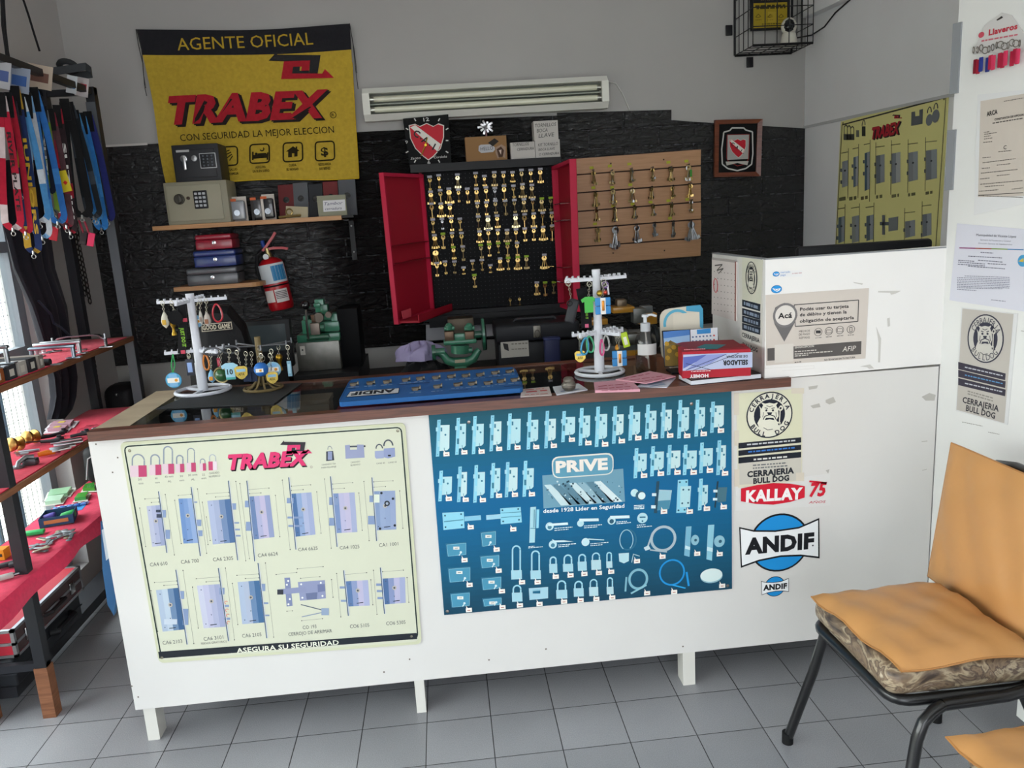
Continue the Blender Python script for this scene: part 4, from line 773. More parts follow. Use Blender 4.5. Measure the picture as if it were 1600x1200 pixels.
for x, y in ((630, 900), (826, 884), (1031, 873), (1230, 866)): p.pline(rr([(x-60, y-58), (x+58, y-64), (x+62, y+52), (x-58, y+60)], 22), 9, '28220f', 2, True)
p.poly([(780, 870), (790, 870), (790, 890), (872, 882), (872, 874), (880, 874), (880, 920), (870, 920), (870, 908), (790, 914), (790, 922), (780, 922)], '28220f', 2); p.disc((806, 884), 9, '28220f', 3, n=10); p.poly([(815, 880), (868, 876), (868, 890), (815, 894)], '28220f', 3); p.arc((840, 852), 12, 7, '28220f', 2, a0=-160, a1=40, n=10)
p.poly([(988, 868), (1032, 834), (1072, 862), (1060, 866), (1060, 898), (1040, 900), (1040, 878), (1026, 879), (1026, 902), (1002, 904), (1002, 868)], '28220f', 2); p.poly(R_(1048, 836, 1058, 852), '28220f', 2)
p.text('$', (1207, 893), (1254, 890), 52, '28220f', 2, bold=.03)
p.line((612, 870), (640, 860), 6, '28220f', 2); p.line((615, 890), (650, 872), 6, '28220f', 2); p.line((620, 912), (655, 885), 6, '28220f', 2); p.line((640, 925), (660, 895), 6, '28220f', 2)
for t, a, b in (('ASEGURA', (802, 975), (866, 971)), ('UN BUEN SUEÑO', (786, 1001), (890, 994)), ('CUIDA', (1008, 962), (1055, 958)), ('SU HOGAR', (994, 989), (1070, 983)), ('RESGUARDA', (1192, 957), (1270, 950)), ('SUS BIENES', (1196, 983), (1265, 978)), ('SALUD', (640, 990), (690, 986)), ('FAMILIA', (640, 1016), (698, 1011))): p.text(t, a, b, 16, '3a3212', 2, bold=.02)
for v in p.m.v: q = bwave(v); v.y = min(q.y, YB-.0165)
p.build('banner_print', bn)
for pts in ([(213, 46), (217, 70), (224, 100), (226, 135), (229, 150)], [(215, 47), (222, 75), (225, 118), (228, 138)], [(547, 38), (552, 70), (556, 110), (560, 140)], [(547, 39), (554, 80), (558, 115)]):
    MB('cloth', '3a3a3a').tube([bwave(BNP.hit(*q, .003)) for q in pts], .0018, 5).build('cord', bn)
# --- twin fluorescent light
LP = Plane((0, 1.80, 0), (0, -1, 0)).tilt((566, 190), (953, 168))
A, B = LP.hit(567, 163), LP.hit(951, 142); lx = (B-A).normalized(); lz = LP.n.cross(lx); L_ = (B-A).length; c = (A+B)/2; c.y = 0
lf = thing('light_fixture', V((c.x, 1.85, c.z)), 'long white twin tube light fixture mounted on the back wall, switched off', 'light')
def lo(x, y, z): return V((c.x, y, c.z))+lx*x+lz*z
MB('satin', 'dcdcd4').obox(lo(0, 1.886, 0), (L_, .024, .148), lx, lz).hexa([lo(-L_/2, 1.80, .048), lo(L_/2, 1.80, .048), lo(L_/2, 1.875, .048), lo(-L_/2, 1.875, .048), lo(-L_/2, 1.83, .076), lo(L_/2, 1.83, .076), lo(L_/2, 1.875, .076), lo(-L_/2, 1.875, .076)]).hexa([lo(-L_/2, 1.83, -.076), lo(L_/2, 1.83, -.076), lo(L_/2, 1.875, -.076), lo(-L_/2, 1.875, -.076), lo(-L_/2, 1.80, -.048), lo(L_/2, 1.80, -.048), lo(L_/2, 1.875, -.048), lo(-L_/2, 1.875, -.048)]).build('housing', lf)
for s_ in (-1, 1): MB('gloss', 'd6d6cc').obox(lo(s_*(L_/2-.016), 1.835, 0), (.034, .075, .098), lx, lz).build('end_cap', lf)
MB('satin', '8f958a').obox(lo(0, 1.872, 0), (L_-.06, .004, .094), lx, lz).obox(lo(0, 1.85, 0), (L_-.06, .045, .006), lx, lz).build('reflector', lf)
for s_ in (-1, 1):
    t = MB('gloss', 'cfcfba').cyl(lo(-L_/2+.05, 1.835, s_*.024), lo(L_/2-.05, 1.835, s_*.024), .014, n=14).build('tube', lf)
    for a_, b__ in ((-L_/2+.032, -L_/2+.052), (L_/2-.052, L_/2-.032)): MB('metal', 'a8a8a0').cyl(lo(a_, 1.835, s_*.024), lo(b__, 1.835, s_*.024), .0145, n=14).build('tube_cap', t)
MB('rubber', 'c2c2bc').tube([WP.hit(*q, .006) for q in ((951, 128), (962, 131), (972, 146), (978, 160), (983, 172))], .003, 6).build('cable', lf)
# --- small shelf with safes
SZ = PY(300, 349, 1.65).z; SZ = 1.583
sh = thing('wall_shelf', V((-1.1, 1.77, SZ-.02)), 'upper wooden wall shelf on black brackets carrying two safes', 'shelf')
MB('wood_light').box((-1.567, 1.65, SZ-.02), (-.70, YB-.012, SZ)).build('board', sh)
MB('satin', '1d1d1f').box((-.70, 1.66, SZ-.012), (-.645, YB-.012, SZ)).build('end_plate', sh)
for px_ in (298, 547):
    x = PY(px_, 360, 1.8).x; m_ = MB('satin', '1c1d1f').box((x-.012, YB-.018, SZ-.22), (x+.012, YB-.012, SZ-.02)).box((x-.012, 1.68, SZ-.026), (x+.012, YB-.012, SZ-.02)).build('bracket', sh)
    for dz in (-.05, -.18): MB('metal', 'b8b8b8').ball((x, YB-.02, SZ+dz), .005, 8).build('screw', m_)
x0, x1, z0, z1 = pbox(258, 357, 283, 350, 1.66); z0 = SZ; W_, Hh = x1-x0, z1-z0
sf = thing('safe', V(((x0+x1)/2, 1.76, z0)), 'beige steel safe with round dial and black keypad on the upper shelf', 'safe')
MB('satin', '8f8b78').rbox(((x0+x1)/2, 1.75, z0+Hh/2), (W_, .17, Hh), .004).build('body', sf)
dr = MB('satin', '9a9682').rbox(((x0+x1)/2-.008, 1.662, z0+Hh/2), (W_*.86, .006, Hh*.84), .003).build('door', sf)
MB('satin', '47443c').lathe([(.024, 0), (.024, .008), (.017, .012), (.017, .022), (0, .024)], (x0+W_*.235, 1.659, z0+Hh*.60), V((0, -1, 0)), 18).obox((x0+W_*.235, 1.634, z0+Hh*.6), (.006, .006, .034), V((1, 0, .6))).build('dial', dr)
MB('satin', '4a3a30').lathe([(.008, 0), (.007, .008), (0, .01)], (x0+W_*.375, 1.659, z0+Hh*.615), V((0, -1, 0)), 12).build('knob', dr)
kp = MB('satin', '1f2022').rbox((x0+W_*.57, 1.656, z0+Hh*.565), (.062, .008, .082), .006).build('keypad', dr)
m_ = MB('satin', 'b8bcc0')
for i in range(3):
    for j in range(4): m_.rbox((x0+W_*.57+(i-1)*.018, 1.6505, z0+Hh*.565+(j-1.5)*.018), (.013, .005, .011), .002)
m_.build('key', kp)
for j in (.25, .68): MB('satin', '4c4a42').box((x0+W_*.045, 1.66, z0+Hh*j), (x0+W_*.06, 1.664, z0+Hh*j+.014)).build('hinge_pin', sf)
bz = z1
x0, x1, z0, z1 = pbox(270, 343, 225, 282, 1.67); z0 = bz; W_, Hh = x1-x0, z1-z0
sf = thing('safe', V(((x0+x1)/2, 1.76, z0)), 'small black safe with silver handle and keypad stacked on the beige safe', 'safe')
MB('satin', '2b2c2f').rbox(((x0+x1)/2, 1.75, z0+Hh/2), (W_, .15, Hh), .003).build('body', sf)
dr = MB('satin', '303134').rbox(((x0+x1)/2-.004, 1.673, z0+Hh*.48), (W_*.86, .006, Hh*.76), .003).build('door', sf)
MB('metal', 'c2c2c2').lathe([(.016, 0), (.015, .01), (0, .012)], (x0+W_*.25, 1.67, z0+Hh*.62), V((0, -1, 0)), 14).rbox((x0+W_*.265, 1.655, z0+Hh*.48), (.016, .01, .055), .004).build('handle', dr)
MB('metal', 'a8a8a8').lathe([(.014, 0), (.013, .005), (0, .006)], (x0+W_*.47, 1.67, z0+Hh*.62), V((0, -1, 0)), 14).build('lock_cover', dr)
kp = MB('satin', 'c8cacc').rbox((x0+W_*.76, 1.668, z0+Hh*.54), (.074, .005, .068), .008).rbox((x0+W_*.76, 1.6665, z0+Hh*.54), (.068, .005, .062), .006, col='26272a').build('keypad', dr)
m_ = MB('satin', '6a7078')
for i in range(3):
    for j in range(4): m_.ball((x0+W_*.76+(i-1)*.019, 1.664, z0+Hh*.54+(j-1.5)*.014), .0045, 8)
m_.build('key', kp)
MB('print', 'b6b6b6').box((x0+W_*.1, 1.669, z0+Hh*.80), (x0+W_*.38, 1.6705, z0+Hh*.86)).build('label', sf)
# --- blister packs, hole boards, sign card on the shelf
packs = ((356, 384, 307, 345, 1.70, 'clear blister pack with a chrome lock beside the beige safe', 'c6bfb6', '8a8e94'), (392, 410, 305, 342, 1.73, 'dark blister pack in the middle of the shelf packs', '3a3735', '4a4a4c'), (408, 428, 303, 341, 1.70, 'blister pack with white printed edge nearest the maroon hole boards', 'cfc8bf', '2e2e30'))
for xl, xr, yt, yb, Y, lb, c1, c2 in packs:
    x0, x1, z0, z1 = pbox(xl, xr, yt, yb, Y); z0 = SZ
    t = thing('blister_pack', V(((x0+x1)/2, Y, z0)), lb, 'packaging', 'blister packs on the upper shelf')
    MB('paper', c1).box((x0, Y+.03, z0), (x1, Y+.032, z1)).box((x0, Y, z0), (x0+.012, Y+.03, z1-.01)).build('card', t)
    MB('gloss', c2).rbox(((x0+x1)/2+.004, Y+.014, (z0+z1)/2-.006), ((x1-x0)*.78, .028, (z1-z0)*.78), .008, 3).build('blister', t)
    MB('chrome', 'a8acb2').cyl(((x0+x1)/2, Y-.002, z0+.04), ((x0+x1)/2, Y-.008, z0+.04), .014, n=14).build('lock_cylinder', t)
    MB('paper', 'c8643c').box((x0, Y-.002, z1-.022), (x0+(x1-x0)*.5, Y+.0, z1-.010)).build('price_label', t)
for xl, xr, yt, yb, c_, lb in ((434, 458, 288, 330, '6a2a2c', 'first maroon board with a cylinder hole standing beside the packs'), (458, 481, 285, 336, '5a5c60', 'first grey metal board with a hole, between maroon and black boards'), (482, 504, 287, 337, '303236', 'black board with hole in the middle of the row'), (505, 528, 283, 334, '6e2c2e', 'second maroon board with a hole, behind the handwritten card'), (529, 556, 280, 336, '55575c', 'grey board with a hole at the outer end of the shelf')):
    x0, x1, z0, z1 = pbox(xl, xr, yt, yb, 1.80); z0 = SZ
    t = thing('lock_board', V(((x0+x1)/2, 1.81, z0)), lb, 'display board', 'hole boards on the upper shelf')
    MB('satin', c_).hexa([(x0, 1.79, z0), (x1, 1.79, z0), (x1, 1.805, z0), (x0, 1.805, z0), (x0, 1.835, z1), (x1, 1.835, z1), (x1, 1.85, z1), (x0, 1.85, z1)]).build('board', t)
    cx, cz = (x0+x1)/2, lerp(z0, z1, .55); yy = 1.79+.045*.55
    MB('gloss', '141416').lathe([(.015, 0), (.015, .004), (.011, .005), (0, .002)], (cx, yy+.002, cz), V((0, -1, .25)), 16).build('lock_hole', t)
x0, x1, z0, z1 = pbox(496, 541, 305, 334, 1.69); z0 = SZ
t = thing('sign_card', V(((x0+x1)/2, 1.7, z0)), 'olive card holding a white handwritten paper slip on the upper shelf', 'card')
MB('paper', '8c8c78').box((x0, 1.69, z0), (x1, 1.705, z1)).build('card', t)
CPn = Plane((0, 1.69, 0), (0, -1, 0)); p = Print(CPn, .001, 'paper'); p.poly([(504.5, 313.5), (539, 311.5), (540, 329), (505.5, 331)], 'd4d4d6', 0); p.text('Tambor', (507, 321), (536, 319), 5, '4a4a6a', 2, shear=.3); p.text('cerradura', (508, 328.5), (534, 327), 4.5, '4a4a6a', 2, shear=.3); p.build('paper_slip', t)
x0, x1, z0, z1 = pbox(435, 480, 321, 338, 1.68)
t = thing('key_card', V(((x0+x1)/2, 1.7, SZ)), 'cream card with a large brass key lying in front of the boards', 'card')
MB('paper', 'b8ac90').hexa([(x0+.03, 1.68, SZ), (x1, 1.68, SZ), (x1, 1.684, SZ), (x0+.03, 1.684, SZ), (x0+.03, 1.72, z1), (x1, 1.71, z1-.01), (x1, 1.714, z1-.01), (x0+.03, 1.724, z1)]).build('card', t)
MB('brass', 'a08c5c').tube([(x0, 1.672, SZ+.008), (x1-.03, 1.672, SZ+.012)], .006, 8).ring((x0+.05, 1.676, SZ+.03), .014, .004, V((.3, -1, 0))).build('brass_key', t)
# --- lower little shelf with cash boxes
S2 = 1.296
s2 = thing('wall_shelf', V((-1.35, 1.77, S2-.02)), 'lower small wooden wall shelf with rounded end under the cash boxes', 'shelf')
pts = [(-1.515, 1.66), (-1.17, 1.66)] + [(-1.17+.06*math.sin(a*math.pi/10), 1.72-.06*math.cos(a*math.pi/10)) for a in range(1, 6)] + [(-1.11, YB-.012), (-1.515, YB-.012)]
MB('wood_light').prism([V((x, y, S2-.02)) for x, y in pts], (0, 0, .02)).build('board', s2)
zb = S2
for xl, xr, yt, yb, Y, c_, nm in ((291, 371, 415, 443, 1.68, '56585c', 'dark grey cash box at the bottom of the stack of three'), (301.5, 368, 386, 413, 1.69, '2c3f7c', 'blue cash box in the middle of the stack of three'), (304, 362, 362, 387, 1.69, '9c1f34', 'red cash box on top of the stack of three')):
    x0, x1, z0, z1 = pbox(xl, xr, yt, yb, Y); h_ = z1-z0-.004
    t = thing('cash_box', V(((x0+x1)/2, 1.76, zb)), nm, 'cash box', 'cash boxes on the lower shelf')
    MB('cast', c_).rbox(((x0+x1)/2, Y+.075, zb+h_*.32), (x1-x0, .15, h_*.64), .006).build('body', t)
    MB('cast', c_).rbox(((x0+x1)/2, Y+.075, zb+h_*.82), (x1-x0, .152, h_*.36), .009, 3).build('lid', t)
    MB('chrome', 'c8c8c8').lathe([(.010, 0), (.009, .004), (0, .005)], ((x0+x1)/2+.002, Y+.001, zb+h_*.45), V((0, -1, 0)), 14).build('lock', t)
    MB('chrome', 'b0b0b0').tube([((x0+x1)/2-.03, Y+.075, zb+h_), ((x0+x1)/2-.03, Y+.075, zb+h_+.004), ((x0+x1)/2+.03, Y+.075, zb+h_+.004), ((x0+x1)/2+.03, Y+.075, zb+h_)], .002, 6).build('carry_handle', t)
    zb += h_+.0045
# --- fire extinguisher
a, b = PY(441.5, 484, 1.82), PY(420.5, 402, 1.82); ax = (b-a).normalized(); L_ = (b-a).length
fe = thing('fire_extinguisher', a, 'small red fire extinguisher hanging on the black wall beside the lower shelf', 'fire extinguisher')
R0 = .062
MB('cast', 'b3141f').lathe([(.03, 0), (.055, .004), (R0, .02), (R0, L_*.84), (.056, L_*.91), (.038, L_*.97), (.018, L_)], a, ax, 28).build('cylinder', fe)
rt_ = ax.cross(V((0, 1, 0))).normalized()*-1; fr_ = V((0, -1, 0))
def band(n_, t0, t1, a0, a1, c_, par=fe):
    m_ = MB('print', c_)
    f = lambda u, v: a + ax*(L_*lerp(t0, t1, v)) + (rt_*math.sin(lerp(a0, a1, u)) + fr_*math.cos(lerp(a0, a1, u)))*(R0+.0008)
    m_.grid(f, 12, 2); return m_.build(n_, par)
band('paper_label', .52, .88, -1.5, 1.4, 'cfd6da'); band('blue_label', .56, .84, .1, 1.3, '2f7fb0'); band('service_label', .18, .40, -1.1, -.15, 'd8d2cc'); band('warning_label', .16, .40, -.05, 1.0, 'd9d4d0')
m_ = MB('print', '3c3038'); 
for k in range(5): m_.grid(lambda u, v: a+ax*(L_*(.35-k*.03+v*.012))+(rt_*math.sin(lerp(.0, .9, u))+fr_*math.cos(lerp(.0, .9, u)))*(R0+.0014), 6, 1)
m_.build('label_print', fe)
MB('satin', '1c1c1e').ring(a+ax*(L_*.47), R0, .004, ax, 24, 6).build('strap', fe)
MB('brass', 'b0a070').lathe([(.016, 0), (.016, .015), (.012, .03), (.014, .045)], a+ax*L_, ax, 14).build('valve', fe)
tp = a+ax*(L_+.04)
MB('cast', 'b3141f').ribbon([tp-rt_*.01, tp+rt_*.03+ax*.0, tp+rt_*.075-ax*.008, tp+rt_*.10-ax*.016], .018, (0, 1, 0), .012).build('lower_handle', fe)
MB('cast', 'b3141f').ribbon([tp-rt_*.022-ax*.004, tp+rt_*.01+ax*.022, tp+rt_*.045+ax*.055, tp+rt_*.06+ax*.072], .018, (0, 1, 0), .012).build('lever', fe)
MB('metal', '8f8f8f').lathe([(.014, 0), (.016, .006), (.014, .014)], a+ax*(L_+.005)+fr_*.02-rt_*.008, fr_, 14).build('pressure_gauge', fe)
MB('rubber', '19191b').tube([tp-rt_*.02, tp-rt_*.055-ax*.02, tp-rt_*.072-ax*.09, tp-rt_*.068-ax*.17, tp-rt_*.064-ax*.22], .009, 10).build('hose', fe)
MB('satin', '23408c').cyl(tp-rt_*.012+ax*.012, tp-rt_*.014+ax*.045, .010, n=12).build('seal_cap', fe)
# --- crest clock and boxes on top of the key cabinet
CKP = Plane((0, 1.815, 0), (0, -1, 0)).tilt((640, 262), (705, 255.5))
ck = thing('wall_clock', CKP.hit(672, 259), 'square black clock with a red and white shield standing on the cabinet top', 'clock')
sheet(CKP, [(629.5, 186), (700.5, 179), (705.5, 255.5), (640.5, 262)], .008, '0f1011', 'board', 0).build('clock_face', ck)
def crest(p, c, k, z=2, w_=1.0):
    f = lambda P: [(c[0]+a*k*w_, c[1]+b*k) for a, b in P]
    sh_ = [(-78, -62), (-50, -68), (-30, -58), (0, -72), (30, -58), (52, -70), (76, -62), (76, -10), (62, 40), (30, 76), (8, 92), (-14, 76), (-50, 40), (-72, -5)]
    p.poly(f([(a*1.06, b*1.06) for a, b in sh_]), 'cfc8c0', z); p.poly(f(sh_), 'b81c2c', z+1)
    p.poly(f([(-76, -56), (-52, -66), (66, 22), (50, 56)]), 'd8d4cc', z+2)
    for ch, a, b in (('C', -46, -26), ('A', -6, 4), ('I', 34, 34)):
        o = p.h((c[0]+a*k*w_, c[1]+b*k), z+3); ku = (p.h((c[0], c[1]-1), z)-p.h(c, z)).length; d = (p.pl.r*.82-p.pl.u*.57); u_ = p.pl.n.cross(d); p.m.text(ch, o-u_*15*k*ku, d, u_, None, 32*k*ku, '232326', bold=.03, align='C')
        p.disc((c[0]+(a+19)*k*w_, c[1]+(b+22)*k), 4*k, '232326', z+3, n=8)
p = Print(CKP, .0085).crop(560, 100, 2.963); crest(p, (316, 350), 1.0)
for i in range(12):
    if i in (0, 6, 9): continue
    t = math.radians(90-30*i); sc_ = min(96/max(abs(math.cos(t)), .01), 100/max(abs(math.sin(t)), .01)); q = lambda s_: (318+s_*sc_*math.cos(t), 355-s_*sc_*math.sin(t)); p.line(q(.90), q(1.02), 5, 'c8c8c4', 2)
p.text('12', (302, 267), (328, 264), 17, 'c8c8c4', 2, bold=.02); p.text('6', (320, 464), (334, 463), 15, 'c8c8c4', 2, bold=.02); p.text('9', (218, 370), (230, 369), 15, 'c8c8c4', 2)
p.text('Santo', (242, 444), (288, 440), 12, 'c4c4c0', 2, shear=.3); p.text('Cordoba', (350, 438), (410, 434), 12, 'c4c4c0', 2, shear=.3)
p.build('clock_print', ck)
h0 = CKP.hit(665, 227, .013)
MB('brass', 'c8a832').tube([h0, CKP.hit(658, 244, .013)], [.0035, .002], 6).build('hour_hand', ck); MB('brass', 'c8a832').tube([h0, CKP.hit(668, 215, .013)], [.003, .002], 6).build('minute_hand', ck); MB('brass', 'c8a832').cyl(CKP.hit(665, 227, .008), CKP.hit(665, 227, .016), .006, n=10).build('pivot', ck)
CT = PY(760, 252, 1.78).z + .002
def cartonbox(nm, xl, xr, yt, yb, Y, d, c_, lb, zbot=None, grp=None):
    x0, x1, z0, z1 = pbox(xl, xr, yt, yb, Y); z0 = zbot if zbot is not None else z0
    t = thing(nm, V(((x0+x1)/2, Y+d/2, z0)), lb, 'box', grp); MB('paper', c_).box((x0, Y, z0), (x1, Y+d, z1)).build('carton', t); return t, z1
t, _ = cartonbox('cardboard_box', 727.5, 792, 213, 252, 1.785, .09, '8d6a44', 'brown cardboard box with a hello sticker on top of the key cabinet', CT)
QP = Plane((0, 1.785, 0), (0, -1, 0)).tilt((728, 253), (792, 248)); p = Print(QP, .001, 'paper').crop(560, 100, 2.963)
p.poly([(557, 380), (566, 374), (612, 372), (622, 378), (632, 386), (632, 398), (622, 408), (568, 412), (556, 402)], 'b4b4b8', 1); p.text('HELLO', (566, 402), (624, 396), 17, '4a4a4e', 2); p.poly([(600, 365), (630, 344), (650, 358), (622, 382)], '2e2a26', 2); p.poly([(636, 385), (662, 372), (682, 384), (680, 436), (660, 428), (645, 438), (634, 410)], '9a8270', 1); p.poly([(640, 395), (660, 382), (674, 400), (668, 430), (650, 432)], '4a3428', 2); p.poly([(650, 400), (662, 396), (660, 420)], 'c8b8a8', 3)
p.build('sticker', t)
x0 = PY(760, 213, 1.82)
m_ = MB('metal', 'b0b0b2')
for i in range(10):
    a = i*math.pi*2/10; r = .026+.008*(i % 2); cx_ = V((x0.x, 1.82, x0.z+.042)); e = cx_+V((math.cos(a)*r*1.2, -.006*(i % 3), math.sin(a)*r)); m_.ribbon([cx_, (cx_+e)/2+V((0, -.006, .002)), e], .009, (math.sin(a), 0, -math.cos(a)), .001)
t = thing('gift_bow', V((x0.x, 1.82, x0.z)), 'silver ribbon bow standing on the brown box', 'bow'); m_.build('bow', t); MB('satin', '8a6a70').cyl((x0.x, 1.82, x0.z), (x0.x, 1.82, x0.z+.04), .004, n=8).build('stem', t)
wh = 'white boxes on the key cabinet'
t1, zt1 = cartonbox('white_box', 798, 836, 222, 251, 1.79, .08, 'b9b5b0', 'white handwritten screw box beside the brown box, single height', CT, wh)
t2, zt2 = cartonbox('white_box', 836.5, 875, 218.5, 247.5, 1.79, .08, 'b9b5b0', 'lower white handwritten box of the stack of two', CT, wh)
t3, _ = cartonbox('white_box', 834, 872, 188.5, 218.5, 1.79, .08, 'bdb9b3', 'upper white handwritten box of the stack of two', zt2, wh)
QP2 = Plane((0, 1.79, 0), (0, -1, 0)).tilt((798, 250), (875, 246.5))
for t, L4 in ((t1, (('TORNILLOS', (714, 382), (790, 376), 15), ('CERRADURA', (735, 402), (812, 396), 13))), (t2, (('KIT TORNILLO', (832, 382), (924, 374), 14), ('BOCA LLAVE', (834, 403), (910, 396), 12), ('O CERRADURA', (836, 424), (928, 418), 12))), (t3, (('TORNILLOS', (818, 294), (916, 286), 17), ('BOCA', (826, 318), (876, 313), 17), ('LLAVE', (834, 342), (908, 334), 19)))):
    p = Print(QP2, .001, 'paper').crop(560, 100, 2.963)
    for s_, a, b, h_ in L4: p.text(s_, a, b, h_, '2c2c30', 1, shear=.2)
    p.build('handwriting', t)
# --- red key cabinet
KY = 1.84
kc = thing('key_cabinet', V((.03, 1.86, 1.04)), 'open red key cabinet with black pegboard back and two swung out doors', 'cabinet')
m, nt, b = nmat('pegboard'); L = nt.links.new; g = N(nt, 'ShaderNodeNewGeometry'); sp = N(nt, 'ShaderNodeSeparateXYZ'); L(g.outputs['Position'], sp.inputs[0]); ds = []
for ax_ in 'XZ':
    a_ = N(nt, 'ShaderNodeMath', operation='MULTIPLY'); a_.inputs[1].default_value = 1/.0215; L(sp.outputs[ax_], a_.inputs[0]); f_ = N(nt, 'ShaderNodeMath', operation='FRACT'); L(a_.outputs[0], f_.inputs[0]); s_ = N(nt, 'ShaderNodeMath', operation='SUBTRACT'); L(f_.outputs[0], s_.inputs[0]); s_.inputs[1].default_value = .5; q_ = N(nt, 'ShaderNodeMath', operation='POWER'); L(s_.outputs[0], q_.inputs[0]); q_.inputs[1].default_value = 2; ds.append(q_)
ad = N(nt, 'ShaderNodeMath', operation='ADD'); L(ds[0].outputs[0], ad.inputs[0]); L(ds[1].outputs[0], ad.inputs[1]); lt = N(nt, 'ShaderNodeMath', operation='LESS_THAN'); L(ad.outputs[0], lt.inputs[0]); lt.inputs[1].default_value = .008
mx = N(nt, 'ShaderNodeMix', data_type='RGBA'); L(lt.outputs[0], mx.inputs[0]); mx.inputs[6].default_value = hexc('111214'); mx.inputs[7].default_value = hexc('4a4b4e'); L(mx.outputs[2], b.inputs['Base Color']); b.inputs['Specular IOR Level'].default_value = .12; b.inputs['Roughness'].default_value = .6; MATS['pegboard'] = m
hl, hr = -.312, .375; zb_, zt_ = 1.085, 1.765
MB('pegboard').box((hl, KY, zb_), (hr, KY+.012, zt_)).build('pegboard', kc)
MB('satin', '131416').box((hl-.05, KY-.075, zt_), (hr, YB-.012, CT)).build('top_rail', kc)
MB('satin', '1b1c1e').box((hl-.04, KY-.10, zb_-.045), (hr+.02, YB-.012, zb_-.02)).box((hl, KY-.08, zb_-.02), (hr, YB-.012, zb_)).box((hl-.02, KY-.04, zb_-.085), (hr+.02, YB-.012, zb_-.045)).build('bottom_rail', kc)
MB('satin', 'a01a2e').box((hl-.012, KY-.03, zb_), (hl, YB-.012, zt_)).box((hr, KY-.03, zb_), (hr+.012, YB-.012, zt_)).build('side_wall', kc)
def redbox(nm, P0, P1, P2, P3, dirn, th, par):    # tray door: back sheet plus raised rim; P: hinge bottom, hinge top, outer top, outer bottom
    n_ = (P1-P0).cross(P3-P0).normalized()
    if n_.dot(V(dirn)) < 0: n_ = -n_
    d = MB('satin', 'a01a2e').hexa([P0, P3, P3-n_*.003, P0-n_*.003, P1, P2, P2-n_*.003, P1-n_*.003])
    o = d.build(nm, par); r = MB('satin', 'b82040'); w_ = .014
    ce = (P0+P1+P2+P3)/4
    for a, b in ((P0, P1), (P1, P2), (P2, P3), (P3, P0)):
        i_ = lambda q: q+(ce-q).normalized()*w_*1.35
        r.hexa([a, b, i_(b), i_(a), a+n_*th, b+n_*th, i_(b)+n_*th, i_(a)+n_*th])
    r.build('door_rim', o); return o, n_
Y0, Y1 = 1.80, 1.42
LD = [PY(674, 487, Y0), PY(656, 273, Y0), PY(592.5, 270, Y1), PY(616.5, 507, Y1)]
dl, dn = redbox('door', *LD, (1, -.5, 0), .02, kc)
at_ = lambda u, v, o=0: (LD[0]*(1-u)+LD[3]*u)*(1-v)+(LD[1]*(1-u)+LD[2]*u)*v + dn*o
for v in (.40, .52): MB('satin', '7e1422').hexa([at_(.04, v, 0), at_(.96, v, 0), at_(.96, v, .028), at_(.04, v, .028), at_(.04, v+.006, 0), at_(.96, v+.006, 0), at_(.96, v+.006, .028), at_(.04, v+.006, .028)]).build('door_shelf', dl)
tr = MB('satin', '96182a').hexa([at_(.02, .005, .0), at_(.97, .005, .0), at_(.97, .005, .12), at_(.02, .005, .12), at_(.02, .02, .0), at_(.97, .02, .0), at_(.97, .02, .12), at_(.02, .02, .12)])
tr.hexa([at_(.02, .005, .115), at_(.97, .005, .115), at_(.97, .005, .12), at_(.02, .005, .12), at_(.02, .06, .115), at_(.97, .06, .115), at_(.97, .06, .12), at_(.02, .06, .12)]).build('door_tray', dl)
MB('print', 'd0505e').hexa([at_(.93, .03, .03), at_(.72, .03, .03), at_(.72, .03, .033), at_(.93, .03, .033), at_(.95, .085, .03), at_(.72, .085, .03), at_(.72, .085, .033), at_(.95, .085, .033)]).build('tray_card', dl)
RD = [PY(881, 478, Y0), PY(870.5, 260, Y0), PY(899.5, 248, 1.47), PY(906.5, 487, 1.47)]
dr_, dn2 = redbox('door', *RD, (-1, -.2, 0), .03, kc)
at2 = lambda u, v, o=0: (RD[0]*(1-u)+RD[3]*u)*(1-v)+(RD[1]*(1-u)+RD[2]*u)*v + dn2*o
for v in (.20, .30, .61, .72): MB('clear', 'd8c8c8').hexa([at2(.05, v, 0), at2(.95, v, 0), at2(.95, v, .075), at2(.05, v, .075), at2(.05, v+.005, 0), at2(.95, v+.005, 0), at2(.95, v+.005, .075), at2(.05, v+.005, .075)]).build('door_shelf', dr_)
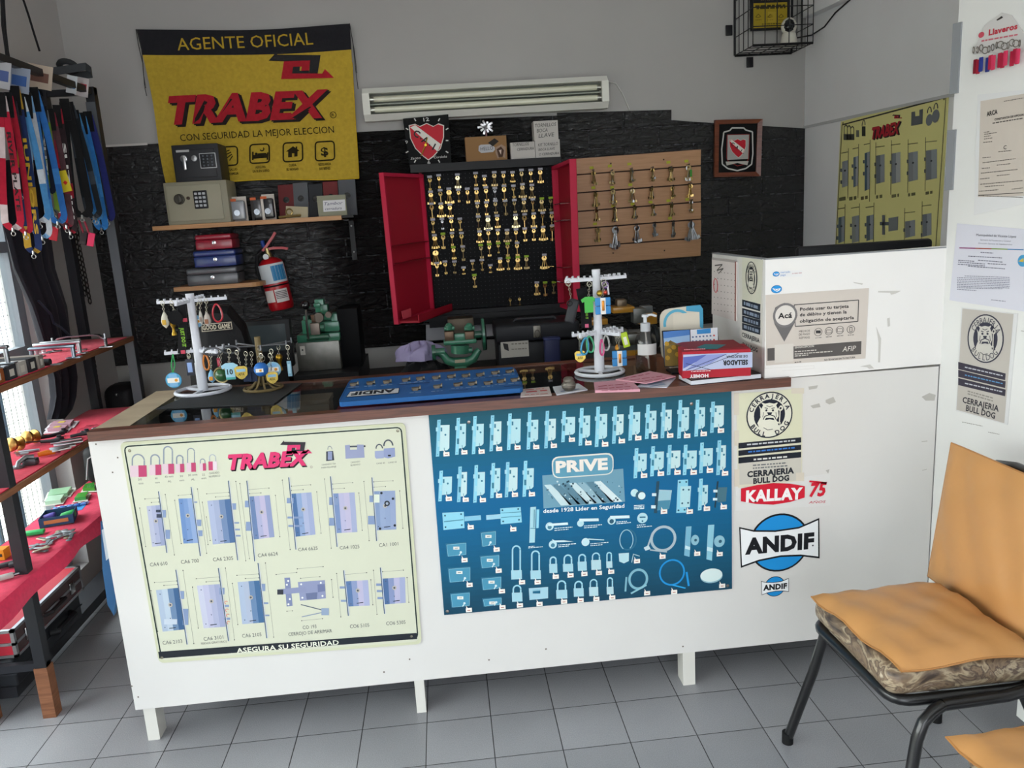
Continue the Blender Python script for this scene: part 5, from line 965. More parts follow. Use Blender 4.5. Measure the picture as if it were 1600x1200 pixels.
# --- keys
def keymesh(kind):
    m_ = MB('brass', ('c8a868', 'b09458', '8c7a54', 'dccfa0', '8c8e90')[kind if kind < 5 else 0])
    bow = [(.0105*math.cos(i*math.pi/8), 0, -.011+.0115*math.sin(i*math.pi/8)) for i in range(16)]
    inn = [(.0045*math.cos(i*math.pi/8), 0, -.008+.0045*math.sin(i*math.pi/8)) for i in range(16)]
    for y in (-.0012, .0012):
        for i in range(16):
            j = (i+1) % 16; f4 = [V((*bow[i][:1], y, bow[i][2])), V((bow[j][0], y, bow[j][2])), V((inn[j][0], y, inn[j][2])), V((inn[i][0], y, inn[i][2]))]; m_.face(f4 if y > 0 else f4[::-1])
    for i in range(16):
        j = (i+1) % 16; m_.face([V((bow[i][0], -.0012, bow[i][2])), V((bow[j][0], -.0012, bow[j][2])), V((bow[j][0], .0012, bow[j][2])), V((bow[i][0], .0012, bow[i][2]))])
    m_.cyl((0, 0, -.021), (0, 0, -.068), .0028, n=8); m_.cyl((0, 0, -.023), (0, 0, -.026), .0042, n=8)
    bw = .0105 if kind != 1 else .0075
    m_.box((-bw, -.0012, -.066), (-.002, .0012, -.056)).box((.002, -.0012, -.066), (bw, .0012, -.056)).box((-bw, -.0012, -.0535), (-bw+.004, .0012, -.056)).box((bw-.004, -.0012, -.0535), (bw, .0012, -.056))
    return m_
KEYP = []
for k in range(5):
    o = keymesh(k).build('key', loc=V((0, 0, 0))); KEYP.append([o, False])
def newkey(k, loc, rot, sc, parent=None):
    o, used = KEYP[k]
    if used: o = o.copy(); COL.objects.link(o)
    else: KEYP[k][1] = True
    o.name = 'key'; o.location = loc; o.rotation_euler = rot; o.scale = sc; o.parent = parent
    for q in ('label', 'category', 'group'):
        if q in o: del o[q]
    return o
ROWS = [
 [(392, 165, 250), (452, 155, 235), (577, 150, 235, 'f3'), (698, 140, 220), (757, 160, 220, 'f'), (823, 135, 222, 'f'), (884, 135, 220), (945, 135, 195, 'fd'), (1005, 120, 215), (1067, 120, 195), (1130, 112, 200, 'f')],
 [(398, 265, 345, 'f'), (462, 255, 345), (520, 245, 340, 'f'), (583, 250, 328), (643, 245, 335), (704, 245, 330, 'f'), (767, 235, 325), (827, 240, 310, 's'), (888, 225, 325), (950, 225, 300), (1011, 215, 300, 'f'), (1074, 220, 305, 'f')],
 [(403, 345, 445), (466, 345, 430, 'f'), (526, 350, 430, 'f'), (710, 340, 415), (770, 335, 415), (830, 325, 405), (896, 325, 415), (957, 320, 400), (1021, 315, 395, 'f'), (1080, 315, 390), (1140, 310, 390, 'fg'), (1200, 305, 385, 'g')],
 [(413, 450, 535), (474, 445, 510, 's'), (535, 440, 520), (593, 445, 520), (716, 430, 515), (781, 430, 515, '3f'), (842, 425, 500, 'f'), (965, 420, 500, '3f'), (1025, 415, 520), (1086, 410, 500, 'f'), (1147, 405, 485), (1208, 405, 495)],
 [(424, 555, 640, 'f'), (481, 545, 640, 'g'), (541, 540, 620), (604, 540, 630), (725, 530, 600, 'f'), (783, 520, 600), (847, 520, 600), (908, 520, 595, 'f'), (968, 515, 600), (1026, 510, 590), (1088, 505, 585), (1149, 500, 585, 'f'), (1210, 490, 585)],
 [(430, 650, 750, 'fn'), (550, 635, 710, 'fg'), (613, 630, 720), (733, 620, 705, 'g'), (790, 615, 690, 'g'), (850, 608, 670, 'g'), (912, 610, 690, 'g'), (975, 605, 690)],
 [(440, 740, 825), (494, 730, 810), (557, 730, 805), (618, 770, 810, 'fd'), (677, 725, 785), (740, 720, 785), (797, 755, 800, 'fd'), (862, 710, 785, 'f'), (915, 705, 780, 'g'), (980, 700, 780, 'fg'), (1038, 695, 775, 'fg'), (1157, 685, 775, 'f')],
 [(690, 820, 900, 'g'), (1107, 870, 950, 'f'), (1162, 870, 955, 'g'), (1221, 868, 940, 'g')],
 [(930, 970, 1030, 'n'), (992, 965, 1025, 'n')]]
ORD = ['first', 'second', 'third', 'fourth', 'fifth', 'sixth', 'seventh', 'eighth', 'ninth', 'tenth', 'eleventh', 'twelfth', 'thirteenth']
RN = ['top row', 'second row', 'third row', 'fourth row', 'fifth row', 'sixth row', 'seventh row', 'short eighth row', 'bottom pair']
hook_m = MB('steel', '77787a'); rd = random.Random(11)
for ri, row in enumerate(ROWS):
    for ki, e in enumerate(row):
        fl = e[3] if len(e) > 3 else ''
        a = PY(580+e[0]/4.285, 240+e[1]/4.285, KY-.03); b = PY(580+e[0]/4.285, 240+e[2]/4.285, KY-.03)
        Ls = (a-b).length/.068; k = 4 if 's' in fl else 3 if '3' in fl else 1 if 'd' in fl else rd.choice((0, 0, 0, 1, 2))
        hk = MB('steel', '77787a').tube([(a.x, KY, a.z+.002), (a.x, KY-.034, a.z-.006*Ls), (a.x, KY-.042, a.z)], .0013, 6)
        h_o = hk.build('peg_hook', kc)
        if 'n' not in fl:
            c_ = '8fae28' if 'g' in fl else 'a8a8b0'; MB('print', c_).box((a.x-.0115, KY-.046, a.z+.001), (a.x+.0115, KY-.0445, a.z+.012)).box((a.x-.001, KY-.0445, a.z+.005), (a.x+.001, KY-.036, a.z+.007)).build('label_tag', h_o)
        col_ = {0: 'brass', 1: 'dull brass', 2: 'aged brass', 3: 'pale bright brass', 4: 'grey steel'}[k]
        where = f'{RN[ri]} of the red cabinet'
        ad_ = 'green tagged ' if 'g' in fl else ''
        if 'f' in fl:
            t = thing('key_bunch', V((a.x, KY-.03, a.z)), f'{ad_}fan of {col_} keys, {ORD[ki]} hook {where}', 'keys', 'keys in the red cabinet')
            n_ = 3 if rd.random() < .4 else 2
            for q in range(n_): newkey(k, V((0, -.003*q, 0)), (0, rd.uniform(-.03, .03)+(q-(n_-1)/2)*.22, 0), (Ls, 1, Ls), t)
        else:
            o = newkey(k, V((a.x, KY-.031, a.z)), (0, rd.uniform(-.05, .05), rd.uniform(-.3, .3)), (Ls*rd.uniform(.85, 1.05), 1, Ls)); tag(o, f'{ad_}single {col_} key, {ORD[ki]} hook {where}', 'key', 'keys in the red cabinet')
# --- slatted board with key bunches
SY = 1.862; SLP = Plane((0, SY, 0), (0, -1, 0)).tilt((898, 248), (1095, 233))
sl = thing('slatwall_panel', SLP.hit(1000, 408), 'light brown slatted board with rows of hanging key bunches', 'display panel')
cr8 = lambda x, y: (860+x/5.454, 220+y/5.454)
edges = [((190, 150), (1283, 68)), ((222, 290), (1281, 212)), ((226, 445), (1281, 365)), ((228, 603), (1282, 520)), ((232, 750), (1283, 668)), ((236, 905), (1283, 828)), ((240, 1063), (1280, 985))]
mb = MB('wood_slat')
for (e0, e1), (f0, f1) in zip(edges, edges[1:]):
    P = [SLP.hit(*cr8(f0[0], f0[1]-6), 0), SLP.hit(*cr8(f1[0], f1[1]-6), 0), SLP.hit(*cr8(e1[0], e1[1]+6), 0), SLP.hit(*cr8(e0[0], e0[1]+6), 0)]
    mb.prism(P, (0, .015, 0))
mb.build('slat_boards', sl)
P = [SLP.hit(*cr8(*q), -.015) for q in ((240, 1063), (1280, 985), (1283, 68), (190, 150))]; MB('matte', '3a2416').prism(P, (0, .01, 0)).build('backing', sl)
for q in ((515, 193), (965, 160), (535, 957), (972, 935)): MB('satin', '3a2c20').lathe([(.004, 0), (0, .002)], SLP.hit(*cr8(*q), .0), SLP.n, 8).build('screw', sl)
for q in ((350, 230), (506, 215), (672, 198), (1005, 183), (1158, 173), (365, 400), (525, 398), (680, 375), (535, 555), (700, 540), (852, 522), (1005, 510), (1165, 500), (380, 708), (1018, 660)):
    o_ = SLP.hit(*cr8(*q), .002); MB('paper', 'b0b03a').obox(o_, (.020, .002, .013), SLP.r, SLP.u).build('price_tag', sl)
SR = [[(365, 260, 385), (525, 260, 385), (690, 245, 360), (868, 235, 350), (1025, 230, 365), (1175, 210, 360)], [(385, 440, 570), (530, 420, 555), (697, 410, 535), (860, 400, 510), (1040, 390, 500), (1190, 370, 490)],
      [(393, 580, 690), (545, 575, 695), (715, 560, 675), (872, 550, 655), (1030, 535, 650), (1200, 510, 620)], [(405, 745, 870), (553, 730, 930), (735, 720, 880), (888, 705, 820), (1045, 690, 830), (1195, 690, 865)]]
for ri, row in enumerate(SR):
    for ki, (x, y0, y1) in enumerate(row):
        a = PY(*cr8(x, y0), SY-.03); b = PY(*cr8(x, y1), SY-.03); Ls = (a-b).length/.068
        silver = ri == 3 and ki > 0; bright = ri == 1 and ki == 5
        hk = MB('steel', '55565a').tube([(a.x, SY+.002, a.z+.006), (a.x, SY-.05, a.z+.002), (a.x, SY-.054, a.z+.008)], .0016, 6); hk.build('hook', sl)
        t = thing('key_bunch', V((a.x, SY-.03, a.z)), f"{'bright brass' if bright else 'silver' if silver else 'dark brass'} key bunch, {ORD[ki]} hook in the {('top', 'second', 'third', 'bottom')[ri]} row of the slatted board", 'keys', 'key bunches on the slatted board')
        n_ = 6 if (ri == 3 and ki == 5) else 4 if ki % 2 else 3
        for q in range(n_):
            k = 4 if silver else 0 if bright else (2, 1, 2, 4)[(q+ki) % 4]
            sp_ = .95 if (ri == 3 and ki == 5) else .5
            newkey(k, V((rd.uniform(-.003, .003), -.0035*q, 0)), (0, ((q+.5)/n_-.5)*sp_, rd.uniform(-.8, .8)), (Ls*.95, 1.4, Ls*rd.uniform(.82, 1.0)), t)
        MB('steel', '6a6a68').ring((a.x, SY-.034, a.z), .008, .0012, V((1, .2, 0)), 14, 5).build('split_ring', t)
        if ri == 0 and ki == 5: MB('satin', '3c8a34').rbox((a.x+.003, SY-.062, a.z-.04), (.012, .004, .035), .003).build('green_tag', t)
# --- framed crest
FRP = Plane((0, 1.872, 0), (0, -1, 0)).tilt((1114.5, 277), (1186, 275.5))
ff = thing('picture_frame', FRP.hit(1150, 276), 'reddish wood framed club crest on the black wall', 'picture frame')
q = [(1115.5, 188), (1189.5, 186.5), (1186.5, 275.5), (1114.5, 277)]; qi = [(1122.5, 194.5), (1182.5, 193), (1180, 268.5), (1121.5, 270)]
O = [FRP.hit(*p_) for p_ in q]; I = [FRP.hit(*p_) for p_ in qi]; m_ = MB('wood_red')
for i in range(4): j = (i+1) % 4; m_.hexa([O[i], O[j], I[j], I[i], O[i]-V((0, .018, 0)), O[j]-V((0, .018, 0)), I[j]-V((0, .012, 0)), I[i]-V((0, .012, 0))])
m_.build('frame', ff); sheet(FRP, [(1119, 191), (1186, 190), (1183, 272), (1118, 273)], .002, '0f1011', 'board', .0).build('backing', ff)
p = Print(FRP, .0028).crop(1080, 0, 3)
ol = [(152, 620), (180, 612), (190, 600), (245, 600), (255, 610), (286, 618), (288, 720), (282, 770), (255, 790), (215, 800), (170, 790), (145, 770), (142, 700)]
p.pline(ol, 6, 'c4c4c0', 1, True); p.pline([(168, 632), (272, 630), (268, 745), (250, 770), (215, 778), (172, 755), (165, 740)], 3, '8a2a2a', 1, True); p.poly([(170, 634), (270, 632), (266, 745), (168, 750)], 'a4a4a0', 1); p.poly([(160, 758), (268, 755), (262, 775), (215, 764), (165, 776)], 'b8b4ac', 2)
crest(p, (216, 690), .52, 3, .95); p.build('crest_print', ff)
# --- yellow lock poster on the far side wall
RP = Plane((XR, 1.1, 1.6), (-1, 0, 0), (0, -1, 0)).tilt((1315, 190), (1483, 147))
rp = thing('wall_poster', PX(1390, 384, XR), 'yellow lock poster with red brand word hanging on the grey side wall', 'poster')
sheet(RP, [(1315, 190), (1483.5, 146.5), (1461, 520), (1300, 520)], .003, 'dcd690', 'print', .001).build('poster_sheet', rp)
p = Print(RP, .0046).crop(1080, 0, 3)
p.pline([(712, 585), (1200, 455), (1150, 1180)], 3, '33322a', 1); p.pline([(712, 585), (680, 1200)], 3, '33322a', 1)
for x, y0 in ((722, 585), (737, 588), (752, 592)): p.pline([(x, 630), (x, y0+10), (x+8, y0), (x+15, y0+8), (x+15, 630)], 3, '3a3c36', 1); p.poly(R_(x-3, 628, x+18, 656), '4a4c44', 2)
p.poly(R_(778, 610, 792, 642), '6a6c62', 1); p.poly(R_(805, 592, 822, 638), '33342f', 1); p.arc((813, 588), 7, 4, '4a4c48', 1, ry=24, a0=0, a1=180, n=8)
mark(p, 948, 536, 48, 'a82430', '2c2a28', 3); brandword(p, (852, 650), (985, 622), 52, 'a82430', '2a2422', 7, 4, 2)
p.poly([(1038, 525), (1055, 522), (1056, 545), (1075, 542), (1075, 515), (1092, 510), (1090, 580), (1036, 590)], '5e6266', 1)
for x, y, r in ((1112, 548, 16), (1142, 530, 18)): p.arc((x+10, y-20), 9, 5, '3c3f42', 1, ry=26, a0=0, a1=180, n=8); p.disc((x+10, y+14), r, '777c80', 2, ry=r*1.7)
for x0, y0, x1, y1, c_ in ((712, 750, 740, 880, '8a8f92'), (765, 730, 788, 878, '5f6f7c'), (818, 710, 842, 895, '4c6272'), (872, 722, 912, 862, '6a7277'), (945, 712, 986, 862, '7b8288'), (1024, 708, 1068, 852, '82878a'), (1106, 698, 1158, 845, '777c80'), (694, 1012, 724, 1140, '5a6870'), (758, 1008, 792, 1140, '8f948c'), (826, 1005, 860, 1130, '5a6870'), (1008, 1030, 1055, 1115, '7a7f80'), (1090, 998, 1132, 1110, '6f767c')):
    p.poly([(x0, y0+8), (x1, y0), (x1, y1-10), (x0, y1)], c_, 1); p.poly([((x0+x1)/2, y0+4), (x1, y0), (x1, y1-10), ((x0+x1)/2, y1-5)], 'a4a8a8' if x0 % 2 else '90969a', 2); p.disc(((x0+x1)/2, lerp(y0, y1, .38)), 5, '33363a', 3, n=8)
    p.poly(R_(x0-8, y0+40, x0, y0+56), '5a6066', 2); p.poly(R_(x0-8, y0+95, x0, y0+112), '5a6066', 2); xx = x0-1 if x0 > 850 else x1+2; p.line((xx, y0-55), (xx-3, y1+50), 2.5, '5c5c40', 2); p.line((x0-4, y0-32), (x1, y0-38), 2, '6e6c4a', 1)
p.poly([(930, 1022), (976, 1014), (974, 1078), (930, 1085)], '7a7f80', 1); p.poly(R_(890, 1040, 932, 1056), '5f6468', 2); p.poly(R_(900, 1008, 914, 1100), '6a6f72', 2)
for x, y in ((698, 935), (745, 932), (800, 930), (872, 924), (945, 920), (1022, 914), (1104, 906)): p.dots((x, y), (x+34, y-6), 8, '6a6848', 1)
p.build('lock_print', rp)
for q in ((715, 578), (1190, 462)): MB('satin', '6a6440').lathe([(.006, 0), (0, .003)], RP.hit(1080+q[0]/3, q[1]/3, .004), RP.n, 10).build('screw', rp)
# --- caged camera and sign high on the wall
cg = thing('wall_cage', PY(1215, 85, 1.75), 'black wire cage mounted high on the back wall around a camera', 'cage')
Yf, Yb = 1.66, YB-.004
x0, x1 = PY(1198, 45, Yf).x, PY(1248, 45, Yf).x+.06; z0 = PY(1222, 71, Yf).z; z1 = z0+.42
x0, x1, z0 = 1.30, 1.595, 2.255; z1 = z0+.42
m_ = MB('satin', '151517')
def wire(a, b, r=.0022): m_.cyl(a, b, r, n=6)
for i in range(6):
    t = i/5; wire((lerp(x0, x1, t), Yf, z0), (lerp(x0, x1, t), Yf, z1)); wire((lerp(x0, x1, t), Yf, z0), (lerp(x0, x1, t), Yb, z0))
for i in range(6):
    z = lerp(z0, z1, i/5); wire((x0, Yf, z), (x1, Yf, z)); wire((x0, Yf, z), (x0, Yb, z)); wire((x1, Yf, z), (x1, Yb, z))
for i in range(1, 5):
    y = lerp(Yf, Yb, i/4); wire((x0, y, z0), (x0, y, z1)); wire((x1, y, z0), (x1, y, z1)); wire((x0, y, z0), (x1, y, z0))
m_.build('wire_grid', cg)
for a, b in (((x0, Yb, z0), (x1, Yb, z0)), ((x0, Yb, z0), (x0, Yb, z1)), ((x1, Yb, z0), (x1, Yb, z1)), ((x0, Yf, z0), (x1, Yf, z0))): MB('satin', '151517').cyl(a, b, .006, n=8).build('frame_bar', cg)
for a in ((x0-.03, Yb-.002, z0+.12), ((x0+x1)/2-.07, Yb-.002, z0-.035)): MB('satin', '17171a').rbox(a, (.036, .006, .05), .003).build('mounting_tab', cg)
cm = thing('security_camera', V((x1-.075, 1.76, z0+.006)), 'small white security camera with black eye standing inside the wire cage', 'camera')
c = V((x1-.075, 1.76, z0+.006))
MB('gloss', 'd2cfc2').lathe([(.042, 0), (.042, .012), (.034, .055), (.030, .062)], c, n=20).build('base', cm)
MB('gloss', 'd2cfc2').ball(c+V((0, 0, .092)), (.038, .038, .042), 16).build('head', cm); MB('gloss', '0f1115').ball(c+V((-.005, -.012, .092)), (.029, .030, .034), 14).build('lens_cover', cm); MB('metal', '55585c').ring(c+V((-.008, -.042, .086)), .008, .002, V((0, -1, 0)), 12, 5).build('lens_ring', cm)
SGP = Plane((0, 1.868, 0), (0, -1, 0)); sg = thing('warning_sign', SGP.hit(1205, 48), 'black and yellow notice sign on the wall behind the wire cage', 'sign')
sheet(SGP, [(1171, -20), (1234, -24), (1233, 46), (1172, 49)], .006, '17171a', 'print', 0).build('sign_board', sg)
p = Print(SGP, .0066).crop(1140, 0, 10.667); p.poly([(382, 62), (950, 40), (950, 455), (370, 478)], 'a08a20', 0)
p.dots((420, 110), (920, 92), 26, '3a320e', 1); p.dots((440, 150), (930, 130), 22, '3a320e', 1); p.text('AVISO', (512, 12), (735, 5), 22, 'b09a28', 1, bold=.02)
for x in (470, 670, 850): p.pline([(x-45, 290), (x, 240), (x+40, 280), (x, 300), (x-45, 290)], 8, '4a4012', 1); p.dots((x-50, 340), (x+50, 334), 8, '4a4012', 1)
p.poly(R_(630, 200, 770, 380), 'ae962c', 1); p.dots((530, 408), (900, 395), 14, '4a4012', 1); p.dots((530, 435), (880, 425), 12, '4a4012', 1); p.build('sign_print', sg)
tag(MB('rubber', '1f1f22').tube([V((x1, 1.84, z0+.06))]+[PX(*q, XR-.006) for q in ((1268, 55), (1288, 42), (1305, 20), (1322, 5), (1335, -6))]+[V((XR-.006, .9, ZC))], .0035, 6).build('camera_cable'), 'thin black cable running from the wire cage up the side wall', 'cable')
# ---------------------------------------------------------------- on the counter
HC = H
CP = Plane((0, 0, HC), (0, 0, 1), (1, 0, 0))
mt = [PZ(*q, HC) for q in ((245, 640), (428, 632), (473, 599), (318, 609))]
tag(MB('rubber', '2a2b2d').prism(ccw(mt, V((0, 0, 1))), (0, 0, .003)).build('counter_mat'), 'dark grey rubber mat lying on the glass under the white and bronze key stands', 'mat')
def keystand(c, ztop, levels, col, rb, label, mat='satin', arms=None, rp_=.0125):
    t = thing('keyring_stand', c, label, 'stand', None)
    m_ = MB(mat, col).ring(c+V((0, 0, .006)), rb, .006, V((0, 0, 1)), 36, 8)
    for a in (0.4, 2.5, 4.6): m_.obox(c+V((math.cos(a)*rb/2, math.sin(a)*rb/2, .006)), (rb, .010, .008), V((math.cos(a), math.sin(a), 0)))
    m_.build('base', t)
    MB(mat, col).lathe([(rp_*1.35, .004), (rp_*1.3, (ztop-c.z)*.30), (rp_*1.15, (ztop-c.z)*.31), (rp_, (ztop-c.z)*.95), (rp_*1.1, (ztop-c.z)*.955), (rp_*1.1, ztop-c.z)], c, n=18).build('pole', t)
    for z, L_, angs in levels:
        for a in angs:
            d = V((math.cos(a), math.sin(a), 0)); o = V((c.x, c.y, z)); m_ = MB(mat, col).obox(o+d*(L_/2), (L_, .008, .010), d)
            for k in range(1, 6): m_.obox(o+d*(L_*k/5.2)+V((0, 0, .006)), (.004, .010, .010), d)
            m_.build('arm', t)
    return t
c1 = PZ(318, 612, HC+.003); z1a = PY(292, 459, c1.y).z; zA, zB = PY(296, 470, c1.y).z, PY(305, 548, c1.y).z
keystand(c1, z1a, ((zA, .115, (3.0, .15, 1.5, 4.6)), (zB, .105, (3.3, .35, 1.9, 5.6))), 'd4d6de', .088, 'tall white keyring stand at the worn end of the counter, on the dark mat')
c2 = PZ(937, 583, HC); z2a = PY(929, 421, c2.y).z; zC, zD = PY(930, 436, c2.y).z, PY(934, 520, c2.y).z
keystand(c2, z2a, ((zC, .105, (3.25, .2, .55, 2.6)), (zD, .09, (3.3, 3.8, .25, .7, 5.4))), 'd8dae0', .078, 'white keyring stand in the middle of the counter beside the soap bottle')
c3 = PZ(412, 608, HC+.003); z3a = PY(402, 526, c3.y).z; zE = PY(404, 541, c3.y).z
t = thing('keyring_stand', c3, 'bronze keyring stand with flared ribbed foot and grey wire arms on the mat', 'stand')
m_ = MB('satin', '6f5f3e').ring(c3+V((0, 0, .005)), .062, .005, V((0, 0, 1)), 32, 8); m_.build('base', t)
m_ = MB('satin', '756544')
for i in range(10):
    a = i*math.pi/5; m_.ribbon([c3+V((math.cos(a)*r, math.sin(a)*r, z)) for r, z in ((.062, .005), (.04, .012), (.024, .028), (.013, .055), (.011, .085))], .006, (-math.sin(a), math.cos(a), 0), .004)
m_.build('flared_foot', t)
MB('satin', '756544').cyl(c3+V((0, 0, .05)), V((c3.x, c3.y, z3a)), .010, n=12).build('pole', t)
for a in (3.3, .25, 2.5, 5.0, 5.9): d = V((math.cos(a), math.sin(a), 0)); o = V((c3.x, c3.y, zE)); MB('metal', '6c6e72').cyl(o, o+d*.11+V((0, 0, .006)), .003, n=8).cyl(o+d*.108, o+d*.108+V((0, 0, .018)), .003, n=8).build('arm', t)
# keyrings hanging on the stands
KG = 'keyrings on the counter stands'
def chain_to(t, top, bot, n=5, col='a8a496'):
    m_ = MB('metal', col); n = max(3, int((top-bot).length/.007))
    for i in range(n):
        p_ = top.lerp(bot, (i+.5)/n); m_.ring(p_, .0042, .0009, V((1, 0, .0)) if i % 2 else V((0, 1, 0)), 8, 4, sx=.75)
    m_.ring(top, .008, .0011, V((.6, 1, 0)), 14, 5); return m_.build('chain', t)
def hang(px_, py_, ptop, Y, label):
    a = PY(ptop[0], ptop[1], Y); c = PY(px_, py_, Y); t = thing('keyring', a, label, 'keyring', KG); return t, a, c
def flagdisc(t, c, r, rim, top='7fb2d8'):
    d = MB('satin', rim).lathe([(r*.96, -.003), (r, 0), (r*.96, .003), (r*.9, .0035)], c, V((0, -1, 0)), 22).build('disc', t)
    p = MB('print', top)
    for z0, z1, c_ in ((.3, .8, top), (-.3, .3, 'e8e6e0'), (-.8, -.3, top)):
        p.face([c+V((x*r, -.0042, z*r)) for x, z in ((-.72 if abs(z0+z1) < .1 else -.5, z0), (.72 if abs(z0+z1) < .1 else .5, z0), (.72 if abs(z0+z1) < .1 else .5, z1), (-.72 if abs(z0+z1) < .1 else -.5, z1))], c_)
    p.lathe([(r*.2, 0), (0, .0004)], c+V((r*.35, -.0043, 0)), V((0, -1, 0)), 10, col='d8912c'); p.build('flag_print', t)
def shirt(t, c, s, col, txt=None, c2='2a2a34'):
    P = [(-.5, .34), (-.22, .5), (.22, .5), (.5, .34), (.42, .14), (.28, .2), (.27, -.5), (-.27, -.5), (-.28, .2), (-.42, .14)]
    MB('satin', col).prism([c+V((x*s, -.002, z*s)) for x, z in P][::-1], (0, .004, 0)).build('shirt', t)
    if txt:
        m_ = MB('print', c2); m_.text(txt, c+V((0, -.0026, -.18*s)), V((1, 0, 0)), V((0, 0, 1)), s*.34, s*.32, c2, bold=.03, align='C')
        m_.face([c+V((x*s, -.0026, z*s)) for x, z in ((-.27, -.5), (.27, -.5), (.27, -.36), (-.27, -.36))], '4aa09a'); m_.build('shirt_print', t)
def badge(t, c, s, col='b8a050'):
    P = [(-.5, .35), (-.3, .5), (.3, .5), (.5, .35), (.46, -.2), (.2, -.46), (0, -.54), (-.2, -.46), (-.46, -.2)]
    MB('brass', col).prism([c+V((x*s, -.002, z*s)) for x, z in P][::-1], (0, .004, 0)).build('badge', t)
    m_ = MB('print', '6a5a20')
    m_.face([c+V((x*s, -.0026, z*s)) for x, z in ((-.34, .06), (.34, .06), (.34, .28), (-.34, .28))], '8fb8d0'); m_.text('AFA', c+V((0, -.0026, -.24*s)), V((1, 0, 0)), V((0, 0, 1)), s*.5, s*.24, '5a4c1c', bold=.02, align='C'); m_.build('badge_print', t)
def carab(t, c, w_, h_, col, tilt=0.0):
    pts = []
    for i in range(24):
        a = 2*math.pi*i/24; x = w_/2*math.cos(a)*(1-.25*math.sin(a)); z = h_/2*math.sin(a); pts.append(c+V((x*math.cos(tilt)+z*math.sin(tilt), 0, z*math.cos(tilt)-x*math.sin(tilt))))
    MB('cast', col).tube(pts, .0032, 7, True).build('carabiner', t); MB('metal', 'b8b8b8').tube([pts[2], pts[9][:] and pts[22]], .0022, 6).build('gate', t)
def drop(t, c, w_, h_, c1, c2): MB('satin', c1).lathe([(0.0001, -h_/2), (w_*.4, -h_*.3), (w_/2, -h_*.08), (w_*.36, h_*.22), (w_*.12, h_*.45), (.001, h_/2)], c, n=14).build('pendant', t); MB('print', c2).rbox(c+V((0, -w_*.5, -h_*.12)), (w_*.5, .002, h_*.3), .001).build('pendant_inlay', t)
def ktag(t, c, w_, h_, col, inner): MB('satin', col).rbox(c, (w_, .004, h_), .006).build('tag', t); MB('print', inner).rbox(c+V((0, -.0025, 0)), (w_*.6, .002, h_*.6), .002).build('tag_window', t)
def trophy(t, c, h_): MB('brass', '9c7a28').lathe([(h_*.16, -h_/2), (h_*.15, -h_*.36), (h_*.09, -h_*.25), (h_*.1, 0), (h_*.2, h_*.2), (h_*.22, h_*.36), (h_*.12, h_/2)], c, n=12).build('trophy', t)
ya, yb_, yc = c1.y-.05, c2.y-.05, c3.y-.06
mm = lambda px_, Y: px_*(Y-CAM.y)/FPX
W1, W2, W3 = 'on the tall white stand', 'on the middle white stand', 'on the bronze stand'
def K1(kind, px_, top, Y, label, chain=True, endoff=None, **k):
    t, a, c = hang(*px_, top, Y, label); 
    if chain: chain_to(t, a, c+V((0, 0, endoff if endoff is not None else .012)))
    return t, a, c
t, a, c = K1(0, (258, 500), (254, 474), ya, f'oval white and yellow metal pendant at the outer end {W1}', endoff=.025); drop(t, c, .026, .055, 'c8c4b4', 'c8a03c')
t, a, c = K1(0, (274, 496), (268, 474), ya, f'black round pendant with a gold cup beneath, top tier {W1}', endoff=.02); MB('board', '0e0e10').lathe([(.024, -.003), (.024, .003), (.0235, .0035), (0, .0036)], c, V((0, -1, 0)), 20).build('disc', t); trophy(t, PY(271, 512, ya+.008), .05)
t, a, c = hang(285, 515, (284, 474), ya+.03, f'black lanyard with green running words {W1}'); MB('cloth', '1c1c1f').ribbon([PY(x, y, ya+.03) for x, y in ((283, 474), (285, 490), (285, 530), (284, 553))], .026, (1, 0, 0), .002).build('strap', t)
m_ = MB('print', '8fc83c'); q0 = PY(284, 512, ya+.028); m_.text('JUST DO IT', q0+V((-.006, 0, 0)), V((0, 0, -1)), V((1, 0, 0)), mm(30, ya), .012, '8fc83c', bold=.03); m_.rbox(PY(289, 500, ya+.028), (.014, .001, .012), .001, col='c8485c').rbox(PY(286, 550, ya+.028), (.014, .001, .012), .001, col='c8485c'); m_.build('strap_print', t)
t, a, c = K1(0, (307, 502), (306, 474), ya+.08, f'pale blue disc pendant behind the pole {W1}', endoff=.02); flagdisc(t, c, .022, '86a8b8')
t, a, c = K1(0, (314, 496), (313, 472), ya+.02, f'slim silver pendant next to the pole {W1}', endoff=.02); drop(t, c, .014, .05, 'b8b4ac', '8a7a70')
t, a, c = K1(0, (324, 499), (322, 471), ya+.02, f'silver and brown drop pendant, top tier {W1}', endoff=.02); drop(t, c, .024, .05, 'b4aca4', '8a5c44')
t, a, c = hang(339.5, 489, (338, 470), ya+.03, f'red carabiner hooked on the top tier {W1}'); carab(t, c, .03, .058, 'b01c2c')
t, a, c = hang(271.5, 594, (270, 553), ya, f'light blue flag disc on a green cord, lower tier {W1}'); MB('cloth', '3f9a5a').tube([a, a.lerp(c, .4)+V((.006, 0, 0)), c+V((0, 0, .022))], .002, 6).tube([a, a.lerp(c, .4)-V((.006, 0, 0)), c+V((0, 0, .022))], .002, 6).build('cord', t); flagdisc(t, c, .0265, '4f9fc8')
t, a, c = K1(0, (297, 574), (295, 556), ya+.02, f'small grey digital counter in a clear frame, lower tier {W1}', endoff=.03); ktag(t, c, .026, .055, '3a3c46', '8fa8d8')
t, a, c = hang(322, 566, (322, 551), ya+.04, f'orange carabiner, lower tier {W1}'); carab(t, c, .018, .052, 'd07a20')
t, a, c = K1(0, (331, 588), (329, 555), ya+.02, f'blue drop pendant with a small sun, lower tier {W1}', endoff=.02); drop(t, c, .026, .045, '7ab0d4', 'd8922c')
